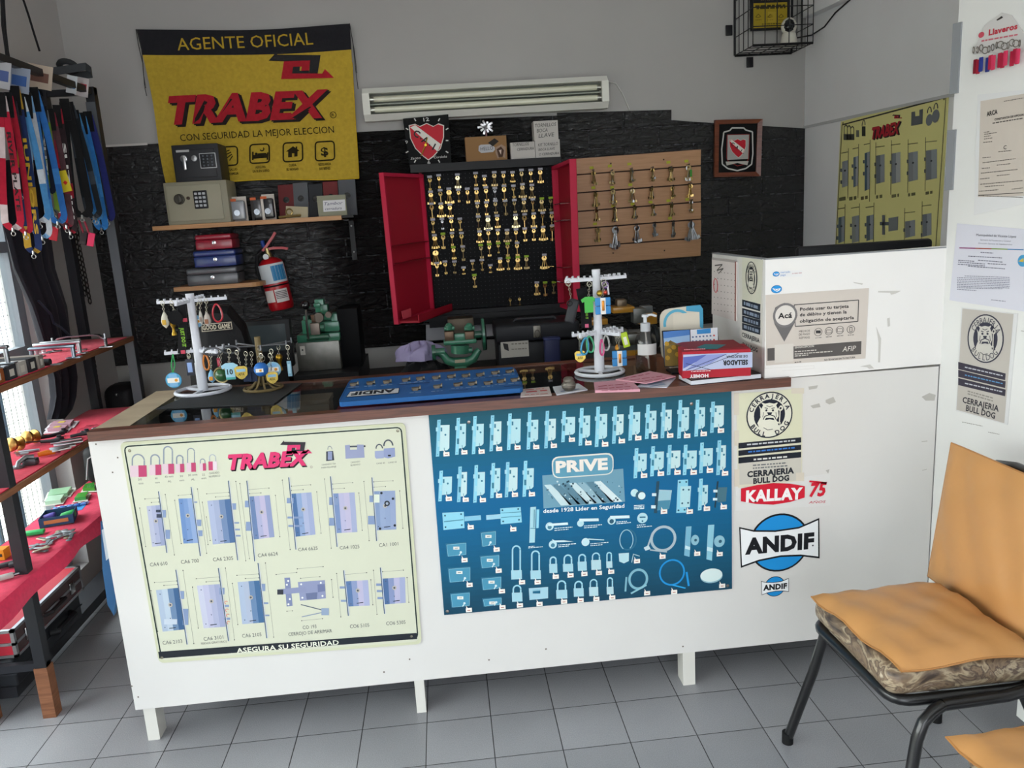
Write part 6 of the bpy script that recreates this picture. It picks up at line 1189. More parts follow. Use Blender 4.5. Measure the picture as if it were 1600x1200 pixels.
t, a, c = K1(0, (342, 566), (341, 549), ya+.03, f'small red tag behind the green ball, lower tier {W1}'); ktag(t, c, .012, .03, 'a0283c', 'c85a68')
t, a, c = K1(0, (346, 586), (345, 550), ya, f'green globe in a gold ring, lower tier {W1}', endoff=.025); MB('cast', '2f5a34').ball(c, .021, 14).build('globe', t); MB('brass', 'b8a878').ring(c, .025, .003, V((.2, 1, .1)), 24, 6).build('ring', t)
for x, y, lb in ((332, 549, f'grey carabiner between the two stands, hooked on the lower tier {W1}'), (361, 546, f'grey carabiner hooked at the arm tip {W3}')): t, a, c = hang(x, y, (x, y-6), yc+.03, lb); carab(t, c, .055, .024, '3e4044')
t, a, c = K1(0, (359.5, 580), (358, 549), yc, f'pale blue number ten shirt pendant {W3}', endoff=.028); shirt(t, c, .055, '9cc8dc', '10')
t, a, c = K1(0, (377, 582), (370, 551), yc-.01, f'gold club badge beside the number ten shirt {W3}', endoff=.024); badge(t, c, .042)
for i, (x, lb) in enumerate(((386, f'navy shirt pendant nearest the gold badge {W3}'), (395, f'navy shirt pendant nearest the blue ball {W3}'))): t, a, c = K1(0, (x, 585), (x-2, 553), yc+.03+.012*i, lb, endoff=.025); shirt(t, c, .048, '23304c')
t, a, c = K1(0, (408, 577), (408, 556), yc-.03, f'bright blue ball pendant with a small flag {W3}', endoff=.022); MB('satin', '2f6cb8').ball(c, .0235, 16).build('ball', t); m_ = MB('print', 'e8e6e0'); m_.face([c+V((x, -.0238, z)) for x, z in ((-.012, -.006), (.012, -.006), (.012, .006), (-.012, .006))]); m_.rbox(c+V((.003, -.0242, 0)), (.007, .001, .007), .001, col='d8912c'); m_.build('flag_print', t)
t, a, c = K1(0, (427, 577), (424, 549), yc+.02, f'pale blue disc pendant behind the second gold badge {W3}', endoff=.024); flagdisc(t, c, .026, '8fbcd4')
t, a, c = K1(0, (425.5, 590), (422, 556), yc-.02, f'second gold badge, beside the bright blue ball {W3}', endoff=.024); badge(t, c, .038)
t, a, c = K1(0, (437, 566), (435, 543), yc+.04, f'gold cup pendant near the outer arm tip {W3}', endoff=.025); trophy(t, c, .055)
t, a, c = K1(0, (452.5, 576), (449.5, 543), yc-.01, f'narrow pale blue tag at the outermost arm tip {W3}', endoff=.03); ktag(t, c, .014, .052, '7aa0b4', '9cc0d0')
t, a, c = K1(0, (408, 560), (404, 544), yc+.05, f'small bundle of silver chains by the pole {W3}', endoff=.0); MB('metal', '9a948c').ring(c, .012, .0015, V((0, 1, .3)), 16, 5).build('ring', t)
t, a, c = K1(0, (893.5, 486), (888, 443), yb_, f'black speaker shaped fob at the outer arm tip {W2}', endoff=.035); MB('satin', '2e2f32').rbox(c, (.032, .022, .078), .008, 3, V((.96, 0, -.28)), V((.28, 0, .96))).build('fob', t); MB('rubber', '17181a').ring(c+V((-.008, -.012, .026)), .008, .002, V((0, 1, 0)), 14, 5).build('fob_hole', t)
t, a, c = hang(916, 480, (914, 444), yb_+.03, f'black lanyard with green words behind the green shirt {W2}'); MB('cloth', '17171a').ribbon([PY(x, y, yb_+.03) for x, y in ((908, 450), (912, 470), (916, 490), (917, 512))], .034, (1, 0, 0), .002).build('strap', t); m_ = MB('print', '8fc83c'); m_.text('DO IT', PY(915, 488, yb_+.028), V((0, 0, -1)), V((1, 0, 0)), .022, .008, '8fc83c', bold=.03); m_.rbox(PY(917, 509, yb_+.028), (.012, .001, .012), .003, col='c85c7c'); m_.build('strap_print', t)
t, a, c = K1(0, (920, 476), (921, 444), yb_-.01, f'bright green shirt pendant {W2}', endoff=.026); shirt(t, c, .05, '4cb24c')
t, a, c = K1(0, (942, 455), (943, 440), yb_, f'cluster of gold and purple charms, top tier {W2}', endoff=.01); m_ = MB('brass', 'c0a040').ball(c+V((-.01, 0, -.006)), .011, 10).ball(c+V((.006, -.004, -.004)), .009, 10, col='b84a3c'); m_.build('charm', t); MB('cast', '5a2c78').ring(c+V((.008, 0, .02)), .009, .003, V((0, 1, 0)), 14, 6).tube([c+V((.016, 0, .02)), c+V((.018, 0, -.012))], .003, 6, col='c8c8d0').build('purple_charm', t)
def bone(t, c, s):
    m_ = MB('satin', '3a86c4')
    for dx in (-.22, .22):
        for dz in (.26, -.26): m_.rbox(c+V((dx*s, 0, dz*s)), (s*.52, .006, s*.5), .009, 3)
    m_.build('jersey', t); m_ = MB('print', 'e4e2dc').box(c+V((-s*.16, -.0045, -s*.5)), c+V((s*.16, -.003, s*.5))); m_.build('white_stripe', t); MB('brass', 'b87a34').rbox(c+V((0, -.006, .02*s)), (s*.16, .004, s*.62), .003).build('cup', t)
t, a, c = K1(0, (942, 478), (944, 444), yb_-.02, f'blue jersey pendant with gold cup, top tier {W2}', endoff=.03); bone(t, c, .052)
t, a, c = K1(0, (906.5, 557), (906, 527), yb_, f'gold badge hanging lowest at the outer arm {W2}', endoff=.022); badge(t, c, .036)
for x, y, w_, h_, c_, ti, lb in ((914, 541, .022, .054, '2f90b8', .15, 'cyan'), (922, 538, .022, .052, '2f9a68', -.1, 'green'), (940.5, 543, .012, .05, 'c83c7c', 0, 'pink'), (947, 536, .020, .048, '9a9a98', 0, 'silver')):
    t, a, c = hang(x, y, (x, y-14), yb_-.01, f'{lb} carabiner on the lower tier {W2}'); carab(t, c, w_, h_, c_, ti)
t, a, c = K1(0, (964, 543), (962, 523), yb_+.02, f'small orange charm, lower tier {W2}'); drop(t, c, .014, .022, 'c8862c', 'e8b040')
t, a, c = K1(0, (968, 560), (966, 524), yb_, f'blue jersey pendant with gold cup, lower tier {W2}', endoff=.03); bone(t, c, .050)
t, a, c = hang(977, 531, (973, 519), yb_, f'lime green key tag at the arm tip, lower tier {W2}'); MB('satin', 'b0cc30').rbox(c, (.022, .005, .05), .009, 3, V((.97, 0, .22)), V((-.22, 0, .97))).build('tag', t); MB('print', 'd8dcc8').rbox(c+V((0, -.003, -.003)), (.011, .001, .026), .001, 2, V((.97, 0, .22)), V((-.22, 0, .97))).build('tag_window', t)
# --- blue display board with lock cylinders lying on the glass
bd = thing('display_board', PZ(670, 602, HC), 'blue lock cylinder display board lying upside down on the glass counter top', 'display board')
BDP = Plane((0, 0, HC+.018), (0, 0, 1)).tilt((819, 607.5), (527.5, 630))
q = rr([(527.5, 629), (819, 606), (804, 573), (547, 592.5)], 7); P = ccw([BDP.hit(*x) for x in q], BDP.n)
MB('satin', '1f5fa0').prism([x-V((0, 0, .014)) for x in P], (0, 0, .014)).build('board', bd)
p = Print(BDP, .0006).crop(460, 440, 4.444); p.pline(q_ := [(312, 840), (1590, 742), (1525, 600), (392, 684)], 3, '143a68', 1, True)
p.poly([(355, 806), (385, 765), (730, 740), (724, 778)], '14243c', 1); p.poly([(362, 803), (389, 768), (726, 743), (720, 775)], 'c8ccd0', 2); p.text('ANDIF', (700, 748), (400, 772), 22, '16202c', 3, bold=.05)
for a, b in (((370, 745), (425, 741)), ((715, 718), (940, 702)), ((1075, 762), (1205, 752)), ((1280, 670), (1420, 660)), ((1455, 730), (1590, 720))): p.line(a, b, 12, '12284a', 1)
for x, y in ((410, 738), (525, 730), (640, 722), (770, 710), (870, 700), (980, 692), (1085, 686), (1185, 680), (1285, 674), (1390, 660), (1490, 650), (840, 775), (990, 765), (1130, 745), (1230, 738), (1340, 732), (1430, 718), (1525, 712)): p.dots((x-40, y), (x+40, y-6), 14, '9cb4d0', 1)
p.build('board_print', bd)
for x, y in ((410, 722), (525, 714), (640, 706), (770, 692), (870, 682), (980, 675), (1085, 668), (1185, 662), (1285, 656), (1390, 642), (1490, 632), (840, 754), (990, 738), (1130, 724), (1230, 718), (1340, 714), (1430, 700), (1525, 692)):
    c = BDP.hit(460+x/4.444, 440+y/4.444); MB('steel', '6c655c').cyl(c+V((-.011, 0, .005)), c+V((.013, .002, .005)), .0055, n=10).obox(c+V((0, -.004, .004)), (.016, .012, .008), V((1, .1, 0)), col='7a7060').cyl(c+V((.013, .002, .006)), c+V((.017, .002, .006)), .008, n=10, col='8c8474').build('lock_cylinder', bd)
# --- things under the glass
ZD = .895
for i, (x, y) in enumerate(((703, 633), (712, 631), (729, 628), (740, 629), (763, 626), (778, 625), (794, 623), (806, 622))):
    c = PZ(x, y, ZD+.05); c.y = .085; c.x = PY(x, y, .085).x; c.z = ZD
    t = thing('doorknob', c, f'{ORD[i]} brass door knob of the row under the front glass, from the blue board end', 'knob', 'brass knobs under the glass')
    MB('brass', 'c4a458').lathe([(.016, 0), (.016, .003), (.006, .006), (.006, .045), (.015, .05), (.018, .062), (.012, .072), (0, .074)], c, n=14).build('knob', t); MB('brass', 'a08448').ring(c+V((0, 0, .004)), .014, .002, V((0, 0, 1)), 14, 5).build('rose', t)
tag(MB('paper', '6e1a26').box((-.62, .20, ZD), (-.24, .36, ZD+.05)).box((-.62, .20, ZD+.051), (-.24, .36, ZD+.058), col='7e2030').build('maroon_box'), 'maroon flat box under the glass beside the brass knobs', 'box')
tag(MB('paper', '8a7a6c').box((-.98, .42, ZD), (-.66, .52, ZD+.07)).box((-.983, .417, ZD+.055), (-.657, .523, ZD+.072), col='7c6c5e').build('grey_box'), 'tan grey flat box under the glass near the back edge', 'box')
for i, (x, c_, lb) in enumerate(((-1.10, '9a9ca0', 'silver padlock under the glass below the tall white stand'), (-.86, 'b09858', 'brass padlock under the glass below the bronze stand'))):
    t = thing('padlock', V((x, .20, ZD)), lb, 'padlock'); MB('brass' if i else 'steel', c_).rbox((x, .20, ZD+.012), (.05, .045, .024), .004).build('body', t); MB('chrome', 'b4b4b8').tube([(x-.016, .22, ZD+.012), (x-.016, .245, ZD+.012), (x-.01, .256, ZD+.012), (x+.01, .256, ZD+.012), (x+.016, .245, ZD+.012), (x+.016, .22, ZD+.012)], .004, 8).build('shackle', t)
# --- papers, pot, bottle
def paper(name, pxs, z, col, label, cat, th=.0015, group=None, strokes=(), scol='a03048'):
    P = ccw([PZ(*q, z) for q in pxs], V((0, 0, 1))); t = thing(name, sum(P, V((0, 0, 0)))/len(P), label, cat, group); MB('paper', col).prism(P, (0, 0, th)).build('sheet', t)
    if strokes:
        p = Print(Plane((0, 0, z+th), (0, 0, 1), (1, 0, 0)), .0004, 'paper')
        for s_ in strokes: p.dots(s_[0], s_[1], s_[2]*3.2, scol, 1)
        p.build('sheet_print', t)
    return t
pk = 'pink flyers on the counter'
paper('flyer_stack', [(928, 601), (985, 596), (1000, 612), (930, 614)], HC, 'd49aa8', 'front pile of pink flyers beside the counter edge', 'flyers', .008, pk, [((935, 604), (980, 600), 1.2), ((935, 608), (985, 604), 1.2), ((940, 611), (990, 608), 1)], 'a83c54')
paper('flyer_stack', [(962, 594), (1015, 581), (1056, 589), (1010, 600)], HC+.0086, 'd8a0ac', 'fanned pink flyers lying on the front pile toward the soap bottle', 'flyers', .003, pk, [((975, 592), (1015, 584), 1.2), ((985, 594), (1035, 588), 1.2), ((995, 597), (1040, 591), 1)], 'b04a60')
paper('leaflet', [(994, 605), (1005, 598), (1056, 591), (1042, 606)], HC+.0005, 'c8ccd8', 'white leaflet with a blue picture beside the pink flyers', 'leaflet', .002, None, [((1012, 601), (1040, 597), 3), ((1015, 604), (1040, 600), 2)], '8a9cb8')
paper('leaflet', [(815, 609), (858, 605), (862, 618), (813, 621)], HC, 'c8bcb8', 'small leaflet with red words at the counter edge beside the blue board', 'leaflet', .002, None, [((822, 613), (855, 610), 2.2), ((820, 609.5), (850, 607.5), 1.2), ((820, 617.5), (856, 615), 1)], 'b84a4a')
paper('note_paper', [(864, 606), (904, 601), (918, 610), (870, 618)], HC, 'c4c6cc', 'crumpled white paper under the small steel pot', 'paper', .004, None, [((876, 612), (905, 608), 1.6)], '7a88a4')
c = PZ(889, 610, HC+.0045); t = thing('steel_pot', c, 'small round steel pot standing on a white paper at the counter edge', 'pot')
MB('steel', '7c766e').lathe([(.012, 0), (.020, .008), (.0215, .018), (.017, .026), (.014, .030)], c, n=20).build('pot_body', t); MB('steel', '8a847c').lathe([(.016, .030), (.0165, .034), (.012, .040), (.010, .041), (0, .042)], c, n=20).ring(c+V((0, 0, .018)), .0215, .0015, V((0, 0, 1)), 20, 5).build('pot_lid', t)
c = PZ(1010, 581, HC); t = thing('soap_bottle', c, 'clear pump bottle half full of liquid on the counter behind pink flyers', 'bottle')
zs = PY(1008, 521, c.y).z-HC; rb = mm(17, c.y)
pm = MB('bag_film', 'ffffff'); pm.lathe([(rb*.95, 0), (rb, .006), (rb, zs*.80), (rb*.85, zs*.95), (rb*.5, zs*1.03), (rb*.42, zs*1.06)], c, n=28); pm.build('bottle_wall', t)
MB('satin', 'a8a29a').lathe([(rb*.93, .002), (rb*.96, .008), (rb*.96, zs*.44), (0, zs*.44)], c, n=28).build('liquid', t) if 0 else pane_mat('liquid', (.80, .78, .75, 1)); MB('liquid', 'ffffff').lathe([(rb*.93, .002), (rb*.96, .008), (rb*.96, zs*.46), (0.0005, zs*.46)], c, n=28).build('liquid', t)
MB('print', 'c8c8c6').grid(lambda u, v: c+V((math.sin(lerp(-1.1, 1.1, u))*rb*1.008, -math.cos(lerp(-1.1, 1.1, u))*rb*1.008, lerp(zs*.48, zs*.76, v))), 12, 2).build('paper_label', t)
pz = c.z+zs*1.06
MB('satin', 'b8bcc0').lathe([(rb*.46, 0), (rb*.46, .026), (rb*.3, .028)], V((c.x, c.y, pz)), n=20).build('collar', t); MB('satin', 'ccd0d4').lathe([(.006, .028), (.006, .045), (.011, .046), (.011, .054), (0, .056)], V((c.x, c.y, pz)), n=14).tube([V((c.x, c.y, pz+.051)), V((c.x+.02, c.y-.008, pz+.053)), V((c.x+.034, c.y-.014, pz+.048))], .004, 8).build('pump_head', t); MB('satin', 'b0a8a0').cyl(V((c.x, c.y, pz)), V((c.x+.01, c.y, HC+.01)), .003, n=8).build('dip_tube', t)
# --- book, carton, calendar, payment sign
def qz(px_, z): return PZ(px_[0], px_[1], z)
A, B, D = qz((1080, 603), HC), qz((1189, 592), HC), qz((1030, 577), HC); ux = (B-A); uy = (D-A); B.x = min(B.x, .695)
t = thing('book', (A+B)/2, 'thick book with dark cover and white page edges under the red carton', 'book')
uy = uy*min(1, .10/uy.length); Q = [A, A+ux, A+ux+uy, A+uy]; Q = [V((min(q.x, XM-.003), q.y, q.z)) for q in Q]
MB('paper', 'cfd2da').prism([q+V((0, 0, .003)) for q in Q], (0, 0, .012)).build('pages', t); MB('satin', '2a1c20').prism(Q, (0, 0, .003)).prism([q+V((0, 0, .015)) for q in Q], (0, 0, .003)).build('cover', t)
zb = HC+.0185; A, B, D = qz((1066.5, 591.5), zb), qz((1176, 587), zb), qz((1050, 579), zb); hgt = PY(1066, 550, A.y).z-zb
ux, uy = (B-A), (D-A); uy = uy - ux.normalized()*uy.dot(ux.normalized()); uy = uy.normalized()*.10; ux = ux.normalized()*min(ux.length, .2)
t = thing('carton', (A+B)/2, 'red and white sealant carton standing upside down on the book beside the partition', 'carton')
hz_ = V((0, 0, hgt)); MB('print', 'a81a2c').hexa([A, A+ux, A+ux+uy, A+uy, A+hz_, A+ux+hz_, A+ux+uy+hz_, A+uy+hz_]).build('box', t)
CNP = Plane(A, ux.cross(V((0, 0, 1))), ux); 
if CNP.n.y > 0: CNP = Plane(A, -CNP.n, ux)
p = Print(CNP, .0006).crop(780, 400, 3.636)
p.poly([(1045, 560), (1438, 546), (1438, 632), (1042, 652)], 'b0b8d4', 1); p.poly([(1045, 575), (1180, 560), (1120, 600), (1045, 640)], '5a68b0', 2); p.poly([(1120, 600), (1180, 560), (1290, 556), (1200, 610), (1060, 650)], '8a94c8', 2)
for a, b in (((1060, 648), (1290, 558)), ((1100, 650), (1360, 552)), ((1060, 610), (1200, 645))): p.line(a, b, 3, '2c3050', 3)
p.text('SELLADOR', (1412, 590), (1270, 594), 27, '1c1c20', 4, bold=.05); p.text('DE SILICONA', (1410, 562), (1290, 566), 14, '2c2c34', 4, bold=.02); p.text('HOMEY', (1188, 670), (1080, 676), 19, 'e8dede', 2, bold=.05); p.dots((1090, 656), (1200, 651), 5, 'e0c0c0', 2); p.dots((1050, 532), (1170, 527), 5, 'c87880', 2); p.build('box_print', t)
TPn = Plane(A+hz_, (0, 0, 1), ux); p = Print(TPn, .0006).crop(780, 400, 3.636); p.poly([(1120, 520), (1170, 502), (1290, 505), (1240, 530), (1160, 532)], '2f7a80', 1); p.poly([(1000, 500), (1060, 486), (1330, 476), (1400, 520), (1080, 530)], '8a1424', 0); p.build('top_print', t)
YC = A.y+.165; CAL = Plane((0, YC, 0), (0, -1, .35), (1, 0, 0)); CAL.p = V((0, YC, PY(1080, 545, YC).z)); CAL.tilt((1034, 517), (1121, 512.5))
t = thing('desk_calendar', PY(1080, 580, YC+.03), 'easel desk calendar with a landscape picture behind the red carton', 'calendar')
pxq = [(1034, 517), (1121, 512.5), (1126, 568), (1038, 574)]; sheet(CAL, pxq, .003, '17181b', 'satin', 0).build('easel', t)
p = Print(CAL, .0038).crop(780, 400, 3.636); p.poly([(930, 432), (1080, 420), (1085, 620), (940, 628)], '4a78b8', 0); p.poly([(932, 470), (1080, 450), (1082, 500), (935, 510)], '8fb0d4', 1); p.poly([(936, 510), (970, 480), (1010, 500), (1082, 490), (1085, 620), (940, 628)], '7a6430', 1)
for x, y in ((950, 500), (965, 540), (955, 580), (990, 520), (1010, 560)): p.disc((x, y), 14, 'b08a30', 2, n=8)
p.poly([(1084, 420), (1238, 408), (1245, 600), (1090, 612)], 'd8dae0', 0); p.poly([(1120, 420), (1200, 412), (1200, 440), (1122, 446)], '3a86c4', 1)
for j in range(4):
    for i in range(7): p.rect((1098+i*20, 462+j*24-i*1.5), 10, 9, '5a6a90' if i < 6 else 'c04a4a', 1)
p.build('calendar_print', t)
MB('satin', '1c1d20').box((t.location.x-.075, YC-.01, HC+.019 if False else HC), (t.location.x+.03, YC+.06, HC+.006)).build('easel_foot', t)
YQ = YC+.085; QP3 = Plane((0, YQ, 0), (0, -1, .1), (1, 0, 0)); QP3.p = V((0, YQ, PY(1060, 520, YQ).z))
t = thing('payment_sign', PY(1062, 585, YQ), 'white and blue arch shaped payment sign standing behind the calendar', 'sign')
qs = rr([(1030, 484), (1094, 476), (1096, 562), (1033, 564)], 16); sheet(QP3, qs, .003, 'cfc8b8', 'satin', 0).build('sign_plate', t)
p = Print(QP3, .0038).crop(780, 400, 3.636); p.poly([(1060, 285), (1140, 278), (1155, 300), (1158, 420), (1136, 400), (1130, 318), (1060, 312)], '4a9cc0', 1); p.arc((1010, 385), 72, 16, '5aa8c4', 1, ry=75, a0=40, a1=190, n=16); p.poly([(985, 330), (1135, 318), (1138, 412), (988, 425)], 'd8d0c0', 2); p.build('sign_print', t)
MB('satin', 'c8c0b0').box((t.location.x-.03, YQ+.003, HC-.002 if False else HC), (t.location.x+.03, YQ+.06, HC+.004)).build('sign_foot', t)
# ---------------------------------------------------------------- work bench behind the counter and what stands on it
ZB = .80
bn_ = thing('work_bench', V((.2, 1.55, 0)), 'black work bench along the back wall behind the counter', 'bench')
MB('satin', '202022').box((-1.0, 1.24, ZB-.04), (1.35, YB-.015, ZB)).build('bench_top', bn_)
for x in (-.95, 1.30):
    for y in (1.28, 1.82): MB('satin', '1c1c1e').box((x-.025, y-.025, 0), (x+.025, y+.025, ZB-.04)).build('leg', bn_)
ox = PY(330, 540, .98); och = thing('office_chair', V((ox.x, 1.0, 0)), 'black padded office chair with a white worded patch behind the counter', 'chair')
YO = 1.02; zt = PY(345, 477, YO).z; xl, xr = PY(285, 545, YO).x, PY(402, 545, YO).x; cx = (xl+xr)/2; hw = (xr-xl)/2
prof = [(-1, 0), (-1.02, .3), (-.93, .62), (-.70, .88), (-.35, .99), (0, 1.0), (.35, .99), (.70, .88), (.93, .62), (1.02, .3), (1, 0)]
zb0 = .55; bmk = MB('leather', '141416'); pts = [V((cx+a*hw, YO, lerp(zb0, zt, b_))) for a, b_ in prof]
def pad(u, v):     # padded back: v across thickness
    i = u*(len(pts)-1); k = int(min(i, len(pts)-2)); q = pts[k].lerp(pts[k+1], i-k); cc = V((cx, YO, lerp(zb0, zt, .45))); th_ = [(1, .05), (1, .02), (.93, -.015), (.6, -.035), (0.02, -.04)]
    j = v*4; m2_ = int(min(j, 3)); s0, y0 = th_[m2_]; s1, y1 = th_[m2_+1]; s_ = lerp(s0, s1, j-m2_); y_ = lerp(y0, y1, j-m2_); return cc+(q-cc)*s_+V((0, y_+.12*((zt-q.z)/(zt-zb0))*0, 0))
bmk.grid(pad, 40, 16); bmk.grid(lambda u, v: pad(1-u, 0)*(1-v)+(V((cx, YO+.055, lerp(zb0, zt, .45))))*v, 40, 2); bmk.build('backrest', och)
PTP = Plane((0, YO-.041, 0), (0, -1, 0)).tilt((316, 517), (363, 513)); p = Print(PTP, .001, 'cloth').crop(220, 440, 4.444)
p.poly([(420, 295), (630, 278), (638, 330), (424, 350)], 'b8b0a0', 1); p.poly([(426, 301), (624, 284), (632, 326), (430, 344)], '1c1c1e', 2); p.text('GOOD GAME', (432, 336), (622, 321), 32, 'c4bca8', 3, bold=.04); p.build('patch', och)
MB('leather', '1f2022').rbox((cx, 1.02-.22, .47), (.46, .44, .09), .03, 3).build('seat', och) if False else MB('leather', '1f2022').rbox((cx, .86, .47), (.46, .36, .09), .03, 3).build('seat', och)
MB('satin', '161618').cyl((cx, .88, .1), (cx, .88, .43), .03, n=14).build('gas_post', och)
for i in range(5):
    a = i*2*math.pi/5+.3; d = V((math.cos(a), math.sin(a), 0)); l_ = MB('satin', '18181a').tube([V((cx, .88, .11)), V((cx, .88, .085))+d*.24], [.024, .014], 8).build('base_leg', och); MB('rubber', '121214').ball(V((cx, .88, .03))+d*.25, .03, 10).build('caster', l_)
MB('satin', '1a1a1c').tube([(cx, YO+.06, .62), (cx, YO+.10, .5), (cx, .98, .42)], .02, 8).build('back_support', och)
# small dark screen
YS_ = 1.28; x0, x1, z0, z1 = pbox(386, 456, 500, 575, YS_); t = thing('monitor', V(((x0+x1)/2, YS_+.05, ZB)), 'black framed screen standing behind the office chair beside the first key machine', 'monitor')
MB('satin', '141416').rbox(((x0+x1)/2, YS_+.02, (z0+z1)/2), (x1-x0, .04, z1-z0), .006).build('screen_housing', t); MB('gloss', '3c4346').box((x0+.012, YS_-.001, lerp(z0, z1, .35)), (x1-.02, YS_, z1-.02)).build('screen', t); MB('satin', '19191b').box((x0+.03, YS_+.01, ZB), (x1-.03, YS_+.12, z0+.002)).build('stand', t)
# key machine one, on a black plinth
YM = 1.40; G1, G2 = '3c7a60', '2c6048'
x0, x1, z0, z1 = pbox(460, 562, 583, 600, 1.32); tb_ = thing('plinth', V((-.8, 1.5, ZB)), 'low black plinth board under the first green key machine', 'plinth'); MB('satin', '19191b').box((x0, 1.30, ZB), (x1, 1.80, z1)).build('board', tb_); PZ1 = z1+.0005
km = thing('key_machine', V((-.83, 1.5, PZ1)), 'green key cutting machine with aluminium front plate and black ball lever', 'key machine')
b0, b1, q0, q1 = pbox(464, 532, 534, 582, YM); MB('steel', '8f8e88').rbox(((b0+b1)/2, YM+.10, (PZ1+q1)/2), (b1-b0, .20, q1-PZ1), .004).build('cabinet', km)
qb1('cable_tray', km, 530, 562, 482, 574, YM+.05, .18, '0e0e10', 'board'); MB('print', 'd0ccc4').box((b0+.018, YM-.0015, q1-.055), (b0+.040, YM-.0005, q1-.015)).build('switch_plate', km); MB('satin', '1a1a1c').ball((b0+.029, YM-.003, q1-.032), .004, 8).build('switch', km)
m_ = MB('cast', G1); qb(m_, 464, 531, 522, 535, YM+.01, .15); qb(m_, 472, 500, 500, 524, YM+.06, .08); qb(m_, 500, 530, 503, 518, YM+.03, .10); qb(m_, 518, 530, 490, 524, YM+.06, .09); qb(m_, 474, 482, 494, 512, YM+.08, .06); qb(m_, 506, 527, 492, 500, YM+.09, .06); m_.build('bed', km)
m_ = MB('cast', G2); a = PY(497, 512, YM+.02); m_.cyl(a+V((-.03, 0, 0)), a+V((.03, 0, 0)), .018, n=14); a = PY(497, 527, YM-.005); m_.cyl(a+V((-.05, 0, 0)), a+V((.05, 0, 0)), .014, n=12); m_.build('carriage', km)
m_ = MB('cast', G1); qb(m_, 492, 506, 468, 488, YM+.07, .05); qb(m_, 490, 500, 474, 480, YM+.05, .08); qb(m_, 500, 512, 476, 492, YM+.06, .05, col=G2); m_.build('head', km)
a = PY(498, 496, YM+.02); MB('steel', '6c6258').cyl(a+V((0, -.01, 0)), a+V((0, .02, 0)), .022, n=18).cyl(a+V((.045, -.01, .01)), a+V((.045, .02, .01)), .014, n=14).build('cutter', km)
m_ = MB('steel', '7a6f66'); qb(m_, 485, 500, 505, 530, YM-.01, .03); qb(m_, 486, 494, 492, 504, YM+.01, .03, col='6a5040'); m_.build('jaw', km)
l_ = MB('steel', '5c5854').tube([PY(478, 479, YM-.03), PY(479, 505, YM-.03), PY(482, 530, YM-.02)], .005, 8).build('lever', km); MB('gloss', '101012').ball(PY(477.5, 477, YM-.03), .021, 14).build('lever_knob', l_)
a = PY(538, 500, YM+.11); MB('cast', '243c34').cyl(a+V((-.006, 0, 0)), a+V((.012, 0, 0)), .055, n=24).build('pulley', km)
# key machine two: horseshoe stand
YM = 1.36; km = thing('key_machine', V((-.15, 1.46, ZB)), 'second green key machine with horseshoe bracket and drive wheel below the key cabinet', 'key machine')
W_ = lambda x, y, d=0: PY(460+x/4.444, 440+y/4.444, YM+d)
MB('cast', G1).tube([W_(1000, 490), W_(1035, 510), W_(1060, 545), W_(1110, 560), W_(1200, 556), W_(1245, 535), W_(1265, 495), W_(1285, 470)], [.016, .018, .02, .022, .022, .02, .018, .014], 10).build('bracket', km)
m_ = MB('cast', G1).cyl(W_(960, 492), W_(1045, 486), .018, n=14); m_.build('spindle', km); a = W_(968, 492); MB('cast', G2).cyl(a+V((-.008, 0, 0)), a+V((.008, 0, 0)), .036, n=22).build('hand_wheel', km)
p_ = W_(1155, 600); MB('cast', G1).rbox(V((p_.x, YM+.02, (ZB+W_(1155, 545).z)/2)), (.06, .06, W_(1155, 545).z-ZB), .008).rbox(V((p_.x, YM+.03, ZB+.01)), (.16, .14, .02), .006).build('pedestal', km)
MB('print', 'b0a890').box(W_(1115, 566, -.025), W_(1185, 538, -.0235)).build('name_plate', km)
m_ = MB('cast', G1); m_.cyl(W_(1150, 495), W_(1150, 440), .042, n=20); m_.rbox(W_(1150, 412, .02), (.15, .09, .02), .006); m_.rbox(W_(1150, 385, .02), (.055, .06, .04), .006); m_.cyl(W_(1190, 478), W_(1235, 476), .014, n=12); m_.build('column', km)
for x in (1075, 1215): b_ = MB('steel', '6f5c4c').rbox(W_(x, 378, .01), (.042, .05, .048), .004).build('jaw', km); MB('cast', G1).cyl(W_(x-35, 328), W_(x+35, 322), .010, n=10).lathe([(.016, 0), (.018, .02), (.010, .03), (0, .032)], W_(x, 335, .0), n=14).build('jaw_screw', b_)
MB('steel', '4a4238').rbox(W_(1155, 310, .06), (.12, .10, .085), .006).build('motor', km); m_ = MB('steel', '5a5048')
for x in (1100, 1130, 1180, 1210): m_.cyl(W_(x, 268, .05), W_(x, 290, .05), .010, n=10)
m_.build('motor_cap', km)
a = W_(1310, 365, .05); MB('cast', '2f6a52').cyl(a+V((-.006, 0, 0)), a+V((.006, 0, 0)), .075, n=28).cyl(a+V((-.05, 0, 0)), a+V((-.006, 0, 0)), .018, n=12).build('drive_wheel', km); MB('rubber', '141416').ring(a+V((.008, 0, 0)), .07, .005, V((1, 0, 0)), 28, 6).build('belt', km)
q = [WP.hit(*x_, .016) for x_ in ((665.5, 507), (771, 502), (771, 524), (666, 532))]; tag(MB('paper', 'bdbdc2').prism(ccw(q, V((0, -1, 0))), (0, -.003, 0)).build('cardboard_sheet'), 'white cardboard sheet fixed to the wall behind the second key machine', 'sheet')
